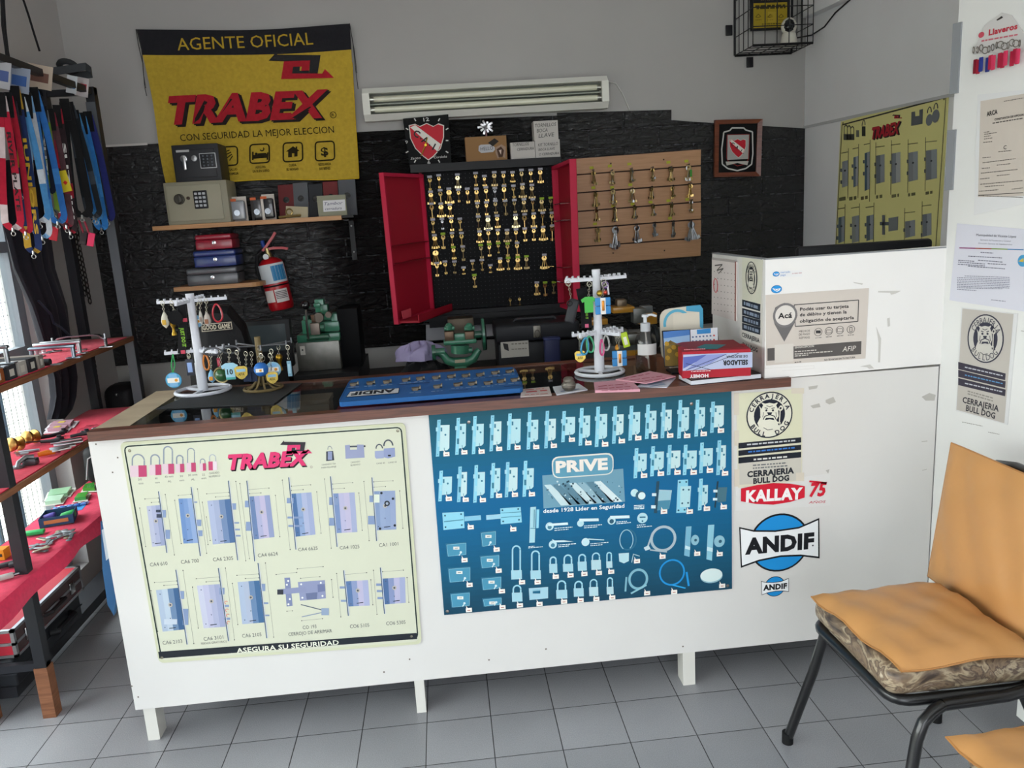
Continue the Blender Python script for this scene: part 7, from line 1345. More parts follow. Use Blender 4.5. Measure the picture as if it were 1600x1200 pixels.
# bag and black cloth
x0, x1, z0, z1 = pbox(622, 700, 566, 582, 1.34); t = thing('folded_cloth', V(((x0+x1)/2, 1.4, ZB)), 'folded black cloth bundle on the bench beside the second key machine', 'cloth')
def clump(u, v, cx_, cy_, rx, ry, z0_, h_, sd): a = u*2*math.pi; r = math.sin(v*math.pi/2); n_ = 1+.12*math.sin(a*5+sd)+.08*math.sin(a*11+v*9+sd); return V((cx_+math.cos(a)*rx*r*n_, cy_+math.sin(a)*ry*r*n_, z0_+h_*math.cos(v*math.pi/2)**.7*(1+.15*math.sin(a*4+v*7+sd))))
MB('cloth', '19191b').grid(lambda u, v: clump(u, v, (x0+x1)/2, 1.42, (x1-x0)/2, .09, ZB, z1-ZB, 1), 36, 10).build('cloth', t)
zc_ = z1; x0, x1, z0, z1 = pbox(618, 695, 544, 568, 1.36); t = thing('plastic_bag', V(((x0+x1)/2, 1.42, zc_)), 'crumpled lilac plastic bag on the black cloth', 'bag'); MB('vinyl', 'a298be').grid(lambda u, v: clump(u, v, (x0+x1)/2, 1.43, (x1-x0)/2, .07, zc_+.001, z1-zc_+.012, 3), 40, 12).build('bag_body', t); a = PY(637, 548, 1.37); MB('vinyl', 'a298be').lathe([(.016, 0), (.008, .02), (.003, .035)], a, V((.3, 0, 1)), 8).build('bag_corner', t)
# toolbox
YT = 1.33; x0, x1, z0, z1 = pbox(778, 905, 506, 572, YT); z0 = ZB; t = thing('toolbox', V(((x0+x1)/2, YT+.12, ZB)), 'large black plastic toolbox with a metal latch on the bench', 'toolbox')
zs_ = lerp(z0, z1, .68); MB('satin', '1c1d20').rbox(((x0+x1)/2, YT+.12, (z0+zs_)/2), (x1-x0, .24, zs_-z0), .012).build('body', t); MB('satin', '212226').rbox(((x0+x1)/2, YT+.12, (zs_+z1)/2+.003), (x1-x0+.014, .255, z1-zs_), .014, 3).build('lid', t)
a = PY(839, 518, YT-.012); l_ = MB('steel', '7c7870').rbox(a, (.034, .012, .055), .003).build('latch', t); MB('steel', '5c5850').ring(a+V((0, -.008, -.01)), .012, .002, V((0, 1, 0)), 14, 5, sy=1.5).build('latch_ring', l_)
qb1('paper_label', t, 782.5, 826, 526, 558, YT-.003, .002, 'b0aca4', 'paper', 0); p = Print(Plane((0, YT-.003, 0), (0, -1, 0)), .0006).crop(780, 400, 3.636); p.poly([(12, 460), (165, 455), (165, 470), (12, 478)], '3a5a9c', 1); p.poly([(20, 495), (50, 500), (55, 540), (30, 530)], '2c2c2e', 1); p.dots((70, 500), (160, 495), 8, '7a766e', 1); p.dots((70, 530), (160, 525), 6, '7a766e', 1); p.build('label_print', t)
MB('satin', '2a2a2e').tube([((x0+x1)/2-.1, YT+.12, z1), ((x0+x1)/2-.09, YT+.12, z1+.012), ((x0+x1)/2+.09, YT+.12, z1+.012), ((x0+x1)/2+.1, YT+.12, z1)], .008, 8).build('handle', t)
x0, x1, z0, z1 = pbox(852, 876, 530, 572, 1.24); t = thing('spray_can', V(((x0+x1)/2, 1.25, ZB)), 'dark blue small bag standing in front of the toolbox', 'bag'); MB('satin', '23284a').rbox(((x0+x1)/2, 1.27, (ZB+z1)/2), (x1-x0, .05, z1-ZB), .008).build('bag_body', t); MB('satin', '2c3258').rbox(((x0+x1)/2, 1.27, z1), (x1-x0+.006, .054, .012), .004).build('bag_top', t); t.name = 'pouch'
# grey and orange key machine
YM = 1.36; km = thing('key_machine', V((.55, 1.46, ZB)), 'grey and orange key cutting machine behind the middle keyring stand', 'key machine')
m_ = MB('cast', '3c4244'); qb(m_, 922, 1020, 560, 580, YM+.02, .18, r=.006); qb(m_, 960, 985, 515, 545, YM+.02, .12, col='6a706c', r=.02); qb(m_, 940, 1000, 540, 560, YM, .16, col='565c5c'); m_.build('bed', km)
for q in ((958, 992, 480, 489, 0, .12), (1000, 1027, 490, 507, .02, .1), (922, 950, 499, 508, .02, .1), (965, 1000, 548, 562, -.01, .1)): qb(MB('cast', 'b8842c'), *q[:4], YM+q[4], q[5]).build('cover', km)
m_ = MB('steel', '80827e'); qb(m_, 990, 1010, 482, 505, YM-.01, .06); a = PY(975, 530, YM+.01); m_.cyl(a+V((-.05, 0, 0)), a+V((.06, 0, 0)), .03, n=18); qb(m_, 982, 1000, 522, 532, YM-.02, .05, col='9a9c98'); m_.build('spindle', km)
m_ = MB('steel', '8a7c6a'); qb(m_, 964, 980, 468, 480, YM+.04, .05, r=.008); m_.build('jaw', km); a = PY(1024, 526, YM+.04); MB('satin', '2c2e30').cyl(a+V((-.01, 0, 0)), a+V((.01, 0, 0)), .05, n=22).ring(a, .05, .006, V((1, 0, 0)), 24, 6).build('hand_wheel', km)
qb1('motor', km, 924, 958, 508, 540, YM+.08, .1, '4a4e4c', 'cast', .015); qb1('lamp_head', km, 1003, 1020, 478, 490, YM+.04, .05, '6f7476', 'cast')
# ---------------------------------------------------------------- display shelves by the window
SX = -1.63
su = thing('display_shelf', V((-1.78, .8, 0)), 'black steel display shelf with brown boards along the window, wooden feet', 'shelf')
ya_, yb2 = .265, 1.405; XS0, XS1 = -1.858, SX
for y in (ya_, yb2):
    for x in (XS0+.018, XS1-.018): MB('satin', '26272b').box((x-.018, y-.018, .18), (x+.018, y+.018, 2.16)).build('post', su); MB('wood_leg').box((x-.021, y-.021, 0), (x+.021, y+.021, .18)).build('foot', su, label='brown wooden foot')
zt1, zt2, zt3 = 1.113, .797, .505
for z, nm in ((zt1, 0), (zt2, 0), (zt3, 0)): MB('wood_leg').box((XS0, -.35, z-.021), (XS1+.004, yb2-.02, z)).build('board', su)
MB('satin', '232428').box((XS0, .29, .06), (XS1-.13, yb2, .1)).build('base_board', su)
for y in (ya_, yb2):
    for z in (.17, 2.13): MB('satin', '24252a').box((XS0, y-.012, z), (XS1, y+.012, z+.025)).build('rail', su)
for x in (XS1-.03, XS0): MB('satin', '24252a').box((x, -.35, 2.13), (x+.024, yb2, 2.155)).build('rail', su)
MB('satin', '54575c').box((XS1-.040, yb2-.0185, .2), (XS1-.002, yb2-.0182, 2.1)).build('post_face', su)
# red cloths on the boards
for z, y1, lb in ((zt1, 1.33, 'red cloth runner on the top board of the display shelf'), (zt2, 1.36, 'red cloth runner on the middle board of the display shelf')):
    tag(MB('cloth', 'cc2444').box((XS0+.003, -.34, z+.0005), (XS1-.004, y1, z+.0035)).build('cloth_runner'), lb, 'cloth')
mb = MB('cloth', 'd23054')
def drape(u, v):   # u along y, v from back, over the front edge, down
    y = lerp(-.33, 1.33, u); tot = .235+.115; s_ = v*tot; w_ = math.sin(u*31)*.010+math.sin(u*13+1)*.012
    if s_ < .232: return V((XS0+.004+s_, y, zt3+.004+.0015*math.sin(u*40+v*9)))
    d = s_-.232; hem = .6+.4*abs(math.sin(u*5.2+.4)); k = d*hem
    return V((XS1+.010+w_*min(1, d*9)*.7+.012*min(1, d*20), y, zt3+.004-k*.62))
mb.grid(drape, 90, 22); tag(mb.build('draped_cloth'), 'crinkled pinkish red cloth draped over the lowest board of the display shelf', 'cloth')
# --- things on the top board
hb = 'pull handles on the top board'
def pull(c, L_, hgt, d, col, label, curved=False, r=.006):
    t = thing('door_pull', c, label, 'handle', hb); d = V(d).normalized(); a, b = c-d*L_/2, c+d*L_/2; z = V((0, 0, hgt))
    if curved: MB('chrome', col).ribbon([a+V((0, 0, .004)), a+z*.6, a+d*L_*.12+z*.92, a+d*L_*.3+z, b-d*L_*.3+z, b-d*L_*.12+z*.92, b+z*.6, b+V((0, 0, .004))], .03, (d.y, -d.x, 0), .006).build('bar', t)
    else: MB('metal', col).rbox(c+z, (L_*1.12, .018, .012), .004, 2, d).build('bar', t)
    for e in (a, b): MB('metal', col).cyl(e, e+z, r*1.3 if not curved else .004, n=10).rbox(e+V((0, 0, .002)), (.05, .03, .004), .001, 2, d).build('foot', t)
Z1 = zt1+.004
pull(PZ(126, 546, Z1), .19, .055, (1, .15, 0), 'c4c8cc', 'large curved chrome pull handle toward the far end of the top board', True)
pull(PZ(97, 550, Z1), .13, .04, (1, .1, 0), 'd0d2d4', 'white edged pull handle just in front of the large curved one')
pull(PZ(92, 555, Z1), .15, .045, (1, .1, 0), 'b8bcc0', 'flat silver pull handle in the middle of the top board')
pull(PZ(84, 562, Z1), .14, .045, (1, .1, 0), '8a98a4', 'blue grey pull handle above the black door knob')
t = thing('night_latch', PZ(74, 571, Z1), 'small black door latch lying on the red cloth of the top board', 'latch'); c = PZ(74, 571, Z1); MB('satin', '222326').cyl(c+V((-.02, 0, .012)), c+V((.012, 0, .012)), .012, n=12).build('latch_body', t); MB('steel', '8a8c90').box(c+V((.015, -.01, 0)), c+V((.05, .012, .004))).build('plate', t)
for q, d, c_, lb in (((.275, .345), (0, 0), '8a4a20', 'orange brown carton at the near end of the top board'), ((.365, .42), (0, 0), '2c2c30', 'first black carton with a label beside the orange brown one'), ((.435, .485), (0, 0), 'a8a29c', 'pale carton between two black cartons on the top board'), ((.50, .55), (0, 0), '2a2a2e', 'second black carton next to the pale one'), ((.565, .60), (0, 0), '8a8078', 'narrow grey carton at the end of the carton row')):
    t = thing('carton', V((-1.69, sum(q)/2, Z1)), lb, 'box', 'cartons on the top board'); MB('paper', c_).box((-1.79, q[0], Z1), (-1.636, q[1], Z1+.045)).build('box', t); MB('paper', 'c0bab2').box((-1.6361, q[0]+.012, Z1+.010), (-1.6352, q[0]+(q[1]-q[0])*.7, Z1+.032)).build('label', t)
for i, (x, y, L_) in enumerate(((-1.72, .34, .14), (-1.74, .42, .16))): pull(V((x, y, Z1+.0455)), L_, .055, (1, .05, 0), 'a8acb0', ('grey square pull handle standing on the orange brown carton', 'long grey square pull handle standing on the black carton')[i])
# --- middle board
Z2 = zt2+.004
def knob(pxy, label): 
    c = PZ(*pxy, Z2); t = thing('doorknob', c, label, 'knob', 'brass knobs on the middle board'); MB('brass', 'b08448').lathe([(.026, 0), (.026, .004), (.01, .008), (.012, .02), (.024, .03), (.026, .042), (.015, .05), (0, .051)], c+V((0, 0, .026)), V((-.3, -1, .15)), 18).build('knob', t); MB('steel', '6a6660').tube([c+V((.01, .02, .022)), c+V((.05, .09, .006))], .003, 6).build('spindle', t)
knob((33, 703), 'round brass knob nearest the near post of the middle board'); knob((57, 692), 'round brass knob farther along the middle board by black levers')
for i, (pts, c_, lb) in enumerate((([(58, 685), (75, 682), (100, 676)], '242428', 'black lever handle lying beside the brass knob'), ([(64, 690), (80, 689), (93, 687)], '2c2c30', 'shorter black lever handle on the middle board'), ([(110, 682), (124, 679), (136, 677)], '3a3a3e', 'dark lever handle nearest the counter corner'))):
    t = thing('door_lever', PZ(*pts[1], Z2), lb, 'handle', 'levers on the middle board'); MB('satin', c_).tube([PZ(*q, Z2+.012) for q in pts], [.006, .007, .008], 8).build('lever', t); e = PZ(*pts[-1], Z2); MB('satin', c_).lathe([(.016, 0), (.016, .008), (.008, .012), (.008, .018)], e, n=14).build('rose', t)
for i, (a, b, lb) in enumerate((((79, 694), (128, 686), 'silver door plate lying farthest back in the plate row'), ((84, 698), (130, 690), 'second silver door plate of the row near the counter'), ((78, 704), (118, 696), 'third silver door plate, wider and slightly turned'), ((80, 707), (110, 700), 'narrow silver plate at the front of the row'))):
    A, B = PZ(*a, Z2+.003*i), PZ(*b, Z2+.003*i); d = B-A; tag(MB('metal', 'c4c4c8').rbox((A+B)/2+V((0, 0, .004)), (d.length, .03, .006), .002, 2, d).build('escutcheon'), lb, 'plate', 'door plates on the middle board')
for i, (q, lb) in enumerate((([(70, 672), (80, 662), (124, 659), (116, 669)], 'white framed lock packet farther back on the middle board'), ([(68, 678), (75, 670), (114, 668), (106, 676)], 'white framed lock packet in front of the other one'))):
    P = [PZ(*x, Z2) for x in q]; t = thing('lock_packet', sum(P, V((0, 0, 0)))/4, lb, 'packet', 'lock packets'); MB('paper', 'ccc6cc').prism(ccw(P, V((0, 0, 1))), (0, 0, .004)).build('card', t); ce = sum(P, V((0, 0, 0)))/4; MB('paper', 'a8808c').prism(ccw([ce+(x-ce)*.7+V((0, 0, .004)) for x in P], V((0, 0, 1))), (0, 0, .012)).build('insert', t); MB('paper', 'c8b040').box(ce+V((-.012, -.01, .016)), ce+V((.012, .01, .0175))).build('label', t)
A, B = PZ(60, 715, Z2), PZ(87, 710, Z2); t = thing('screwdriver', (A+B)/2, 'orange handled tool lying near the board edge', 'tool'); MB('satin', 'd0701c').tube([A+V((0, 0, .01)), A.lerp(B, .5)+V((0, 0, .012)), B+V((0, 0, .008))], [.008, .010, .006], 10).build('grip', t); MB('metal', '9a9a9a').tube([B+V((0, 0, .008)), B+(B-A)*.3+V((0, 0, .006))], .003, 6).build('shaft', t)
t = thing('door_lever', PZ(35, 722, Z2), 'bent grey lever handle at the near post of the middle board', 'handle', 'levers on the middle board'); MB('steel', '8a8c90').tube([PZ(27, 731, Z2+.005), PZ(29, 723, Z2+.02), PZ(40, 714, Z2+.03), PZ(53, 714, Z2+.025)], .008, 10).build('lever', t); MB('steel', '7a7c80').lathe([(.02, 0), (.02, .006), (.01, .01)], PZ(28, 731, Z2), n=14).build('rose', t)
t = thing('rim_latch', PZ(48, 720, Z2), 'small dark metal latch beside the bent grey lever', 'latch'); MB('steel', '5c5e62').rbox(PZ(48, 721, Z2+.012), (.045, .03, .022), .004).build('latch_body', t); MB('metal', '9a9a9c').tube([PZ(42, 724, Z2+.004), PZ(54, 718, Z2+.01)], .003, 6).build('tongue', t)
for i, (a, b, lb) in enumerate((((30, 708), (62, 703), 'pale steel lever with flat grip beside the near brass knob'), ((32, 711), (45, 708), 'short pale steel lever beneath the flat grip one'))):
    t = thing('door_lever', PZ(*a, Z2), lb, 'handle', 'levers on the middle board'); MB('metal', 'b4b4b8').tube([PZ(*a, Z2+.01), PZ(*b, Z2+.012)], [.008, .006], 8).build('lever', t); MB('metal', 'a8a8ac').lathe([(.014, 0), (.014, .006)], PZ(*a, Z2), n=12).build('rose', t)
t = thing('small_parts_bag', PZ(143, 672, Z2), 'clear bag of small silver parts by the counter corner', 'bag'); c = PZ(143, 674, Z2); MB('bag_film', 'ffffff').grid(lambda u, v: clump(u, v, c.x, c.y, .045, .05, Z2, .022, 2), 20, 6).build('bag_film', t); m_ = MB('metal', 'a8b0b8'); rd = random.Random(5)
for k in range(9): m_.rbox(c+V((rd.uniform(-.025, .025), rd.uniform(-.03, .03), rd.uniform(.003, .010))), (.018, .006, .005), .001, 1, V((rd.uniform(-1, 1), rd.uniform(-1, 1), .1)))
m_.build('hinge_piece', t)
# --- lowest board
Z3 = zt3+.007
for q, c_, lb in (([(72, 782), (77, 770), (116, 764), (108, 776)], '9cc8a0', 'faded green lock blister pack farther back on the draped cloth'), ([(128, 769), (133, 761), (150, 758), (150, 768)], '3c8a34', 'bright green blister pack farther back beside the counter'), ([(68, 791), (75, 780), (104, 777), (97, 787)], 'b4d4b8', 'pale green lock blister pack in the front row'), ([(115, 785), (122, 776), (141, 772), (136, 782)], '4a9a40', 'bright green blister pack in the front row')):
    P = [PZ(*x, Z3) for x in q]; ce = sum(P, V((0, 0, 0)))/4; t = thing('blister_pack', ce, lb, 'packaging', 'green packs on the lowest board'); MB('paper', 'c8c4bc').prism(ccw([ce+(x-ce)*1.15 for x in P], V((0, 0, 1))), (0, 0, .002)).build('card', t); MB('gloss', c_).prism(ccw([ce+(x-ce)*.85+V((0, 0, .002)) for x in P], V((0, 0, 1))), (0, 0, .014)).build('blister', t)
for i in range(5):
    c = PZ(88+i*11, 797-i*2.2, Z3); t = thing('padlock', c, f'{ORD[i]} tiny padlock on the blue card, counted from the window', 'padlock', 'tiny padlocks on a blue card'); MB('cast', '3a62b0' if i % 2 else '5f7fc0').rbox(c+V((0, 0, .005)), (.02, .018, .008), .003).build('body', t); MB('metal', 'c0c0c4').tube([c+V((-.006, .008, .005)), c+V((-.006, .022, .005)), c+V((.006, .022, .005)), c+V((.006, .008, .005))], .002, 6).build('shackle', t)
tag(MB('paper', '3f8ac8').prism(ccw([PZ(*x, Z3-.003) for x in ((78, 804), (84, 793), (140, 784), (128, 797))], V((0, 0, 1))), (0, 0, .002)).build('backing_card'), 'blue backing card beneath the tiny padlocks on the draped cloth', 'card')
P = [PZ(*x, Z3) for x in ((62, 826), (116, 817), (122, 803), (73, 811))]; P = ccw(P, V((0, 0, 1))); ce = sum(P, V((0, 0, 0)))/4; t = thing('tray_box', ce, 'open blue cardboard tray holding green and purple pieces on the draped cloth', 'box')
m_ = MB('paper', '2a4a6c'); hz_ = V((0, 0, .035))
for i in range(4): j = (i+1) % 4; a, b = P[i], P[j]; i_ = lambda q: q+(ce-q)*.04; m_.hexa([a, b, i_(b), i_(a), a+hz_, b+hz_, i_(b)+hz_, i_(a)+hz_])
m_.build('tray_side', t); MB('paper', '8a7454').prism(P, (0, 0, .002)).build('tray_bottom', t); MB('print', 'b87a4c').obox((P[0]+P[1])/2+V((0, -.001, .018)), (.08, .001, .014), P[1]-P[0]).build('tray_print', t)
for dx, c_, nm in ((.03, '2f9a50', 'green plastic packet inside the blue cardboard tray'), (-.035, '54489a', 'purple plastic packet inside the blue cardboard tray')): tag(MB('satin', c_).rbox(ce+V((dx, dx*.2, .018)), (.055, .03, .03), .01, 3, V((1, .3, .2))).build('packet'), nm, 'packet')
tag(MB('satin', '2fa85a').rbox(PZ(53, 832, Z3+.008), (.07, .03, .014), .005, 2, V((1, .2, 0))).build('packet'), 'bright green packet lying beside the blue tray at the post', 'packet')
rd = random.Random(21)
for i in range(22):
    x, y = 54+rd.uniform(0, 1)*58, 0; y = 862-(x-54)*.42+rd.uniform(-16, 4); c = PZ(x, y, Z3+.001+.0016*(i % 5)); d = V((math.cos(i*1.7)*.8+.5, math.sin(i*2.3), 0))
    o = MB('steel', ('9aa0a4', '7c8286', 'b0a48c', '8a9094')[i % 4]).rbox(c, (.045, .012, .003), .001, 1, d).ball(c+d.normalized()*.02, (.011, .011, .002), 10).build('key_blank'); tag(o, 'loose metal key blank in the spread pile on the draped cloth', 'key', 'key blanks on the draped cloth')
t = thing('carton', PZ(3, 872, Z3), 'small orange yellow carton on the draped cloth outside the near post', 'box'); c = PZ(3, 872, Z3); MB('paper', 'd08a20').box(c+V((-.03, -.02, 0)), c+V((.02, .02, .035))).build('box', t); MB('paper', '2c2a28').box(c+V((.005, -.0206, .012)), c+V((.014, -.02, .022))).build('label', t)
for i, (x, y, lb) in enumerate(((10, 886, 'black metal fitting on the cloth just beside the orange carton'), (28, 884, 'black metal fitting close against the near post'), (8, 905, 'pale metal fitting lowest on the draped cloth'))):
    c = PZ(x, y, Z3); t = thing('lock_fitting', c, lb, 'fitting', 'fittings by the near post'); MB('satin', '2a2c30' if i < 2 else 'a8a4a0').rbox(c+V((0, 0, .008)), (.05, .022, .014), .004, 2, V((1, .6, 0))).build('fitting_body', t); MB('metal', '7c7e82').cyl(c+V((.02, .012, .008)), c+V((.034, .02, .008)), .006, n=10).build('bolt', t)
# --- cases below
t = thing('tool_case', V((-1.835, .53, .1)), 'black plastic tool case with handle under the red briefcase', 'case'); MB('satin', '1e2024').rbox((-1.833, .525, .152), (.174, .49, .10), .012, 3).build('case_body', t); MB('satin', '2a2c31').box((-1.922, .278, .148), (-1.744, .772, .154)).build('seam', t); MB('satin', '141518').tube([(-1.745, .52, .165), (-1.722, .53, .165), (-1.722, .66, .165), (-1.745, .67, .165)], .012, 8).build('handle', t)
t = thing('briefcase', V((-1.83, .54, .204)), 'red briefcase with aluminium edges and latches on the black tool case', 'case'); X0, X1, y0, y1, z0, z1 = -1.92, -1.735, .29, .79, .204, .302
MB('satin', 'b02838').box((X0+.004, y0+.004, z0+.004), (X1-.004, y1-.004, z1-.002)).build('shell', t); m_ = MB('metal', 'b8b8ba')
for x in (X0, X1-.012):
    for z in (z0, (z0+z1)/2-.006, z1-.010): m_.box((x, y0, z), (x+.012, y1, z+.010))
for y in (y0, y1-.012):
    for z in (z0, (z0+z1)/2-.006, z1-.010): m_.box((X0, y, z), (X1, y+.012, z+.010))
    for x in (X0, X1-.012): m_.box((x, y, z0), (x+.012, y+.012, z1))
m_.build('edge_frame', t); MB('satin', '4a3a3a').box((X1-.004, y0+.014, z0+.012), (X1-.002, y1-.014, z1-.012)).build('side_lining', t)
for y in (.37, .70): l_ = MB('chrome', 'b0b0b0').rbox((X1+.002, y, (z0+z1)/2), (.008, .035, .045), .003).build('latch', t)
MB('satin', '1c1a1c').tube([(X1, .49, .25), (X1+.022, .50, .258), (X1+.022, .60, .258), (X1, .61, .25)], .008, 8).build('handle', t)
q = [(157, 815), (164, 822), (172, 880), (181, 932), (178, 962), (168, 945), (160, 890)]; P = [PY(*x, .30) for x in q]
t = thing('plastic_bag', P[3], 'blue plastic bag hanging behind the worn end of the counter', 'bag'); MB('vinyl', '2c5a86').prism(ccw(P, V((0, -1, 0))), (0, .02, 0)).build('bag_body', t); MB('vinyl', 'b8c4cc').prism(ccw([PY(*x, .299) for x in ((159, 828), (163, 826), (170, 872), (166, 876))], V((0, -1, 0))), (0, -.001, 0)).build('bag_print', t); a = P[0]; MB('vinyl', '2c5a86').ribbon([a+V((0, .01, -.02)), V((X0c-.012, .31, a.z+.05)), V((X0c-.002, .31, a.z+.06)), V((X0c-.001, .31, a.z-.05))], .03, (0, 1, 0), .003).build('bag_strap', t)
t = thing('side_table', V((-1.6, 1.7, 0)), 'low brown side table in the dark back corner behind the display shelf', 'table'); MB('wood_red').box((-1.92, 1.50, .69), (-1.22, 1.88, .71)).build('tabletop', t)
for x in (-1.89, -1.25):
    for y in (1.53, 1.85): MB('wood_red').box((x-.018, y-.018, 0), (x+.018, y+.018, .69)).build('leg', t)
x0, x1, z0, z1 = pbox(156, 208, 604, 640, 1.56); t = thing('tool_bag', V(((x0+x1)/2, 1.65, .71)), 'black rounded bag on the brown side table in the corner', 'bag'); MB('leather', '1a1a1c').rbox(((x0+x1)/2, 1.65, (.71+z1)/2), (x1-x0, .16, z1-.71), .05, 4).build('bag_body', t); MB('metal', '8a8a8a').ball(((x0+x1)/2, 1.568, z1-.04), .008, 8).build('snap', t)
x0, x1, z0, z1 = pbox(131, 152, 706, 738, 1.18); t = thing('shoulder_bag', V((-1.72, 1.2, Z3)), 'black bag with white piping at the far end of the lowest board', 'bag'); MB('leather', '1c1c20').rbox((-1.74, 1.20, Z3+.085), (.19, .10, .17), .04, 4).build('bag_body', t); MB('satin', 'a8a8aa').tube([(-1.82, 1.146, Z3+.03), (-1.80, 1.146, Z3+.12), (-1.74, 1.146, Z3+.155), (-1.68, 1.146, Z3+.12), (-1.66, 1.146, Z3+.03)], .003, 6).build('piping', t)
# --- curtain tied back at the window
rows_ = [(250, -6, 60), (300, -4, 66), (355, 2, 76), (420, 18, 86), (480, 45, 106), (520, 58, 112), (560, 70, 119), (590, 80, 121), (620, 84, 117), (640, 82, 110), (655, 79, 96)]
def curt(u, v):
    k = v*(len(rows_)-1); i = int(min(k, len(rows_)-2)); f = k-i; y = lerp(rows_[i][0], rows_[i+1][0], f); xa = lerp(rows_[i][1], rows_[i+1][1], f); xb = lerp(rows_[i][2], rows_[i+1][2], f)
    return PX(lerp(xa, xb, u), y, -1.895) + V((.016*math.sin(u*22+v*3)+.008*math.sin(u*41), 0, 0))
cu_ = thing('curtain', PX(95, 655, -1.895), 'black curtain gathered and tied back beside the window', 'curtain'); MB('cloth', '25252c').grid(curt, 48, 40).build('drape', cu_); MB('cloth', '2c3444').tube([PX(x, y, -1.865) for x, y in ((60, 470), (80, 492), (84, 505), (96, 512), (108, 524))], .005, 7).build('tie_cord', cu_)
# --- chains
def chainobj(pts, Y, label, lw=.0032):
    P = [PY(*q, Y) for q in pts]; L_ = sum((b-a).length for a, b in zip(P, P[1:])); n = int(L_/.023); m_ = MB('steel', '4a4642')
    for k in range(n):
        s_ = L_*(k+.5)/n; i = 0
        while i < len(P)-2 and s_ > (P[i+1]-P[i]).length: s_ -= (P[i+1]-P[i]).length; i += 1
        c = P[i].lerp(P[i+1], min(1, s_/(P[i+1]-P[i]).length)); m_.ring(c, .0145, lw, V((.5, 1, 0)) if k % 2 else V((1, -.4, 0)), 12, 5, sx=.52)
    tag(m_.build('chain'), label, 'chain', 'chains by the corner')
chainobj([(104, 300), (117, 390), (130, 470), (138, 520), (146, 560), (153, 606)], 1.62, 'longest steel chain hanging down past the top board in the corner')
chainobj([(112, 300), (124, 385), (135, 440), (141, 474)], 1.60, 'short steel chain hanging beside the long one in the corner'); chainobj([(108, 300), (121, 388), (131, 440), (133, 462)], 1.64, 'thin middle steel chain between the two other chains', .0026)
# --- lanyards hung along the top rail
LG = 'lanyards on the top rail'
def lanyard(xt, yt, xb, yb, w_, sw, col, label, txt=None, tcol='d8d8d8', stripe=None, X=-1.66, side=1):
    Y = max(.22, min(1.38, PX(xt, yt, X).y)); t = thing('lanyard', PY(xt, yt, Y), label, 'lanyard', LG)
    S = mm(sw, Y); Lp = []
    for k in range(9): f = k/8; Lp.append((lerp(xt-2, xb-w_/2, f**1.1), lerp(yt, yb-w_*.5, f)))
    for k in range(1, 8): a = math.pi*k/8; Lp.append((xb-w_/2*math.cos(a), yb-w_*.5+w_*.5*math.sin(a)))
    for k in range(9): f = 1-k/8; Lp.append((lerp(xt+3, xb+w_/2, f**.9), lerp(yt, yb-w_*.5, f)))
    P = [PY(x, y, Y)+V((0, .004*math.sin(i*.7)+.006*(i > 12), 0)) for i, (x, y) in enumerate(Lp)]
    MB('cloth', col).ribbon(P, S, (1, 0, 0), .0016, colfn=(lambda f: stripe if stripe and int(f*14) % 3 == 1 else col)).build('strap', t)
    MB('cloth', '151517').ribbon([PY(xt, yt-6, Y-.003), PY(lerp(xt, xb, .16), lerp(yt, yb, .16), Y-.004)], S*1.3, (1, 0, 0), .003).build('neck_joint', t)
    MB('metal', '9a9a98').tube([P[12]+V((0, -.004, 0)), P[12]+V((0, -.006, -.012))], .004, 7).ring(P[12]+V((0, -.006, -.02)), .007, .0014, V((0, 1, 0)), 12, 5).build('clip', t)
    if txt:
        i0, i1 = (2, 8) if side < 0 else (16, 22); a, b = (P[i0], P[i1]) if side < 0 else (P[22], P[16]); d = (b-a).normalized(); up = d.cross(V((0, -1, 0))).normalized(); up = up if up.x > 0 else -up
        m_ = MB('print', tcol); m_.text(txt, a.lerp(b, .05)-up*(S*.25)+V((0, -.0016, 0)), d, up, (b-a).length*.85, S*.55, tcol, bold=.03); m_.v = [v+V((0, -.002, 0)) for v in m_.v]; m_.build('lettering', t)
    return t
lanyard(0, 150, 20, 356, 24, 10, 'ac1c34', 'red and white football lanyard nearest the camera side', 'RIVER PLATE', '2a1a1c', 'c8b8b8', side=1)
lanyard(12, 150, 40, 362, 14, 8, 'a01c30', 'narrow red lanyard next to the red and white football one', 'RIVER', 'd8c8c8', None, side=-1)
lanyard(22, 140, 52, 392, 16, 10, '1e2c54', 'navy lanyard with gold letters hanging lowest', 'JUNIORS', 'c8a030', 'a8842c', side=1)
lanyard(30, 152, 62, 345, 26, 9, '4a88bc', 'sky blue and white wide looped lanyard', None, 'd8dce0', 'c8d0d8')
lanyard(42, 150, 66, 370, 22, 8, 'b8bcc4', 'white lanyard with pale blue crest beneath the sky blue loop', None, '6a9cc8', '7aa4cc')
lanyard(52, 142, 90, 346, 20, 9, '2a62a4', 'mid blue looped lanyard in the centre of the rail', None, 'c8d0d8', '3a78b8')
lanyard(66, 172, 84, 330, 12, 9, '6f8c34', 'lime green and grey lanyard with white letters', 'SUZUKI', 'e0e0e0', '70747a', side=-1)
lanyard(78, 176, 104, 352, 14, 8, '50343a', 'dark grey lanyard with white letters above red pattern', 'SUZUKI', 'd8d4d4', '7a2434', side=-1)
lanyard(88, 170, 110, 362, 12, 8, '2c2024', 'black and red lanyard with white letters', 'SUZUKI', 'd8d4d4', '9a2030')
lanyard(100, 160, 128, 336, 24, 10, '161618', 'wide plain black looped lanyard', None); lanyard(108, 165, 146, 338, 18, 8, '1c2024', 'black lanyard with small silver dashes', None, 'a8a8a8', '3a4048')
lanyard(116, 178, 150, 340, 14, 9, '3a78b0', 'light blue lanyard with yellow edge and white letters', 'Volkswagen', 'c8d4dc', '4a88bc', side=-1)
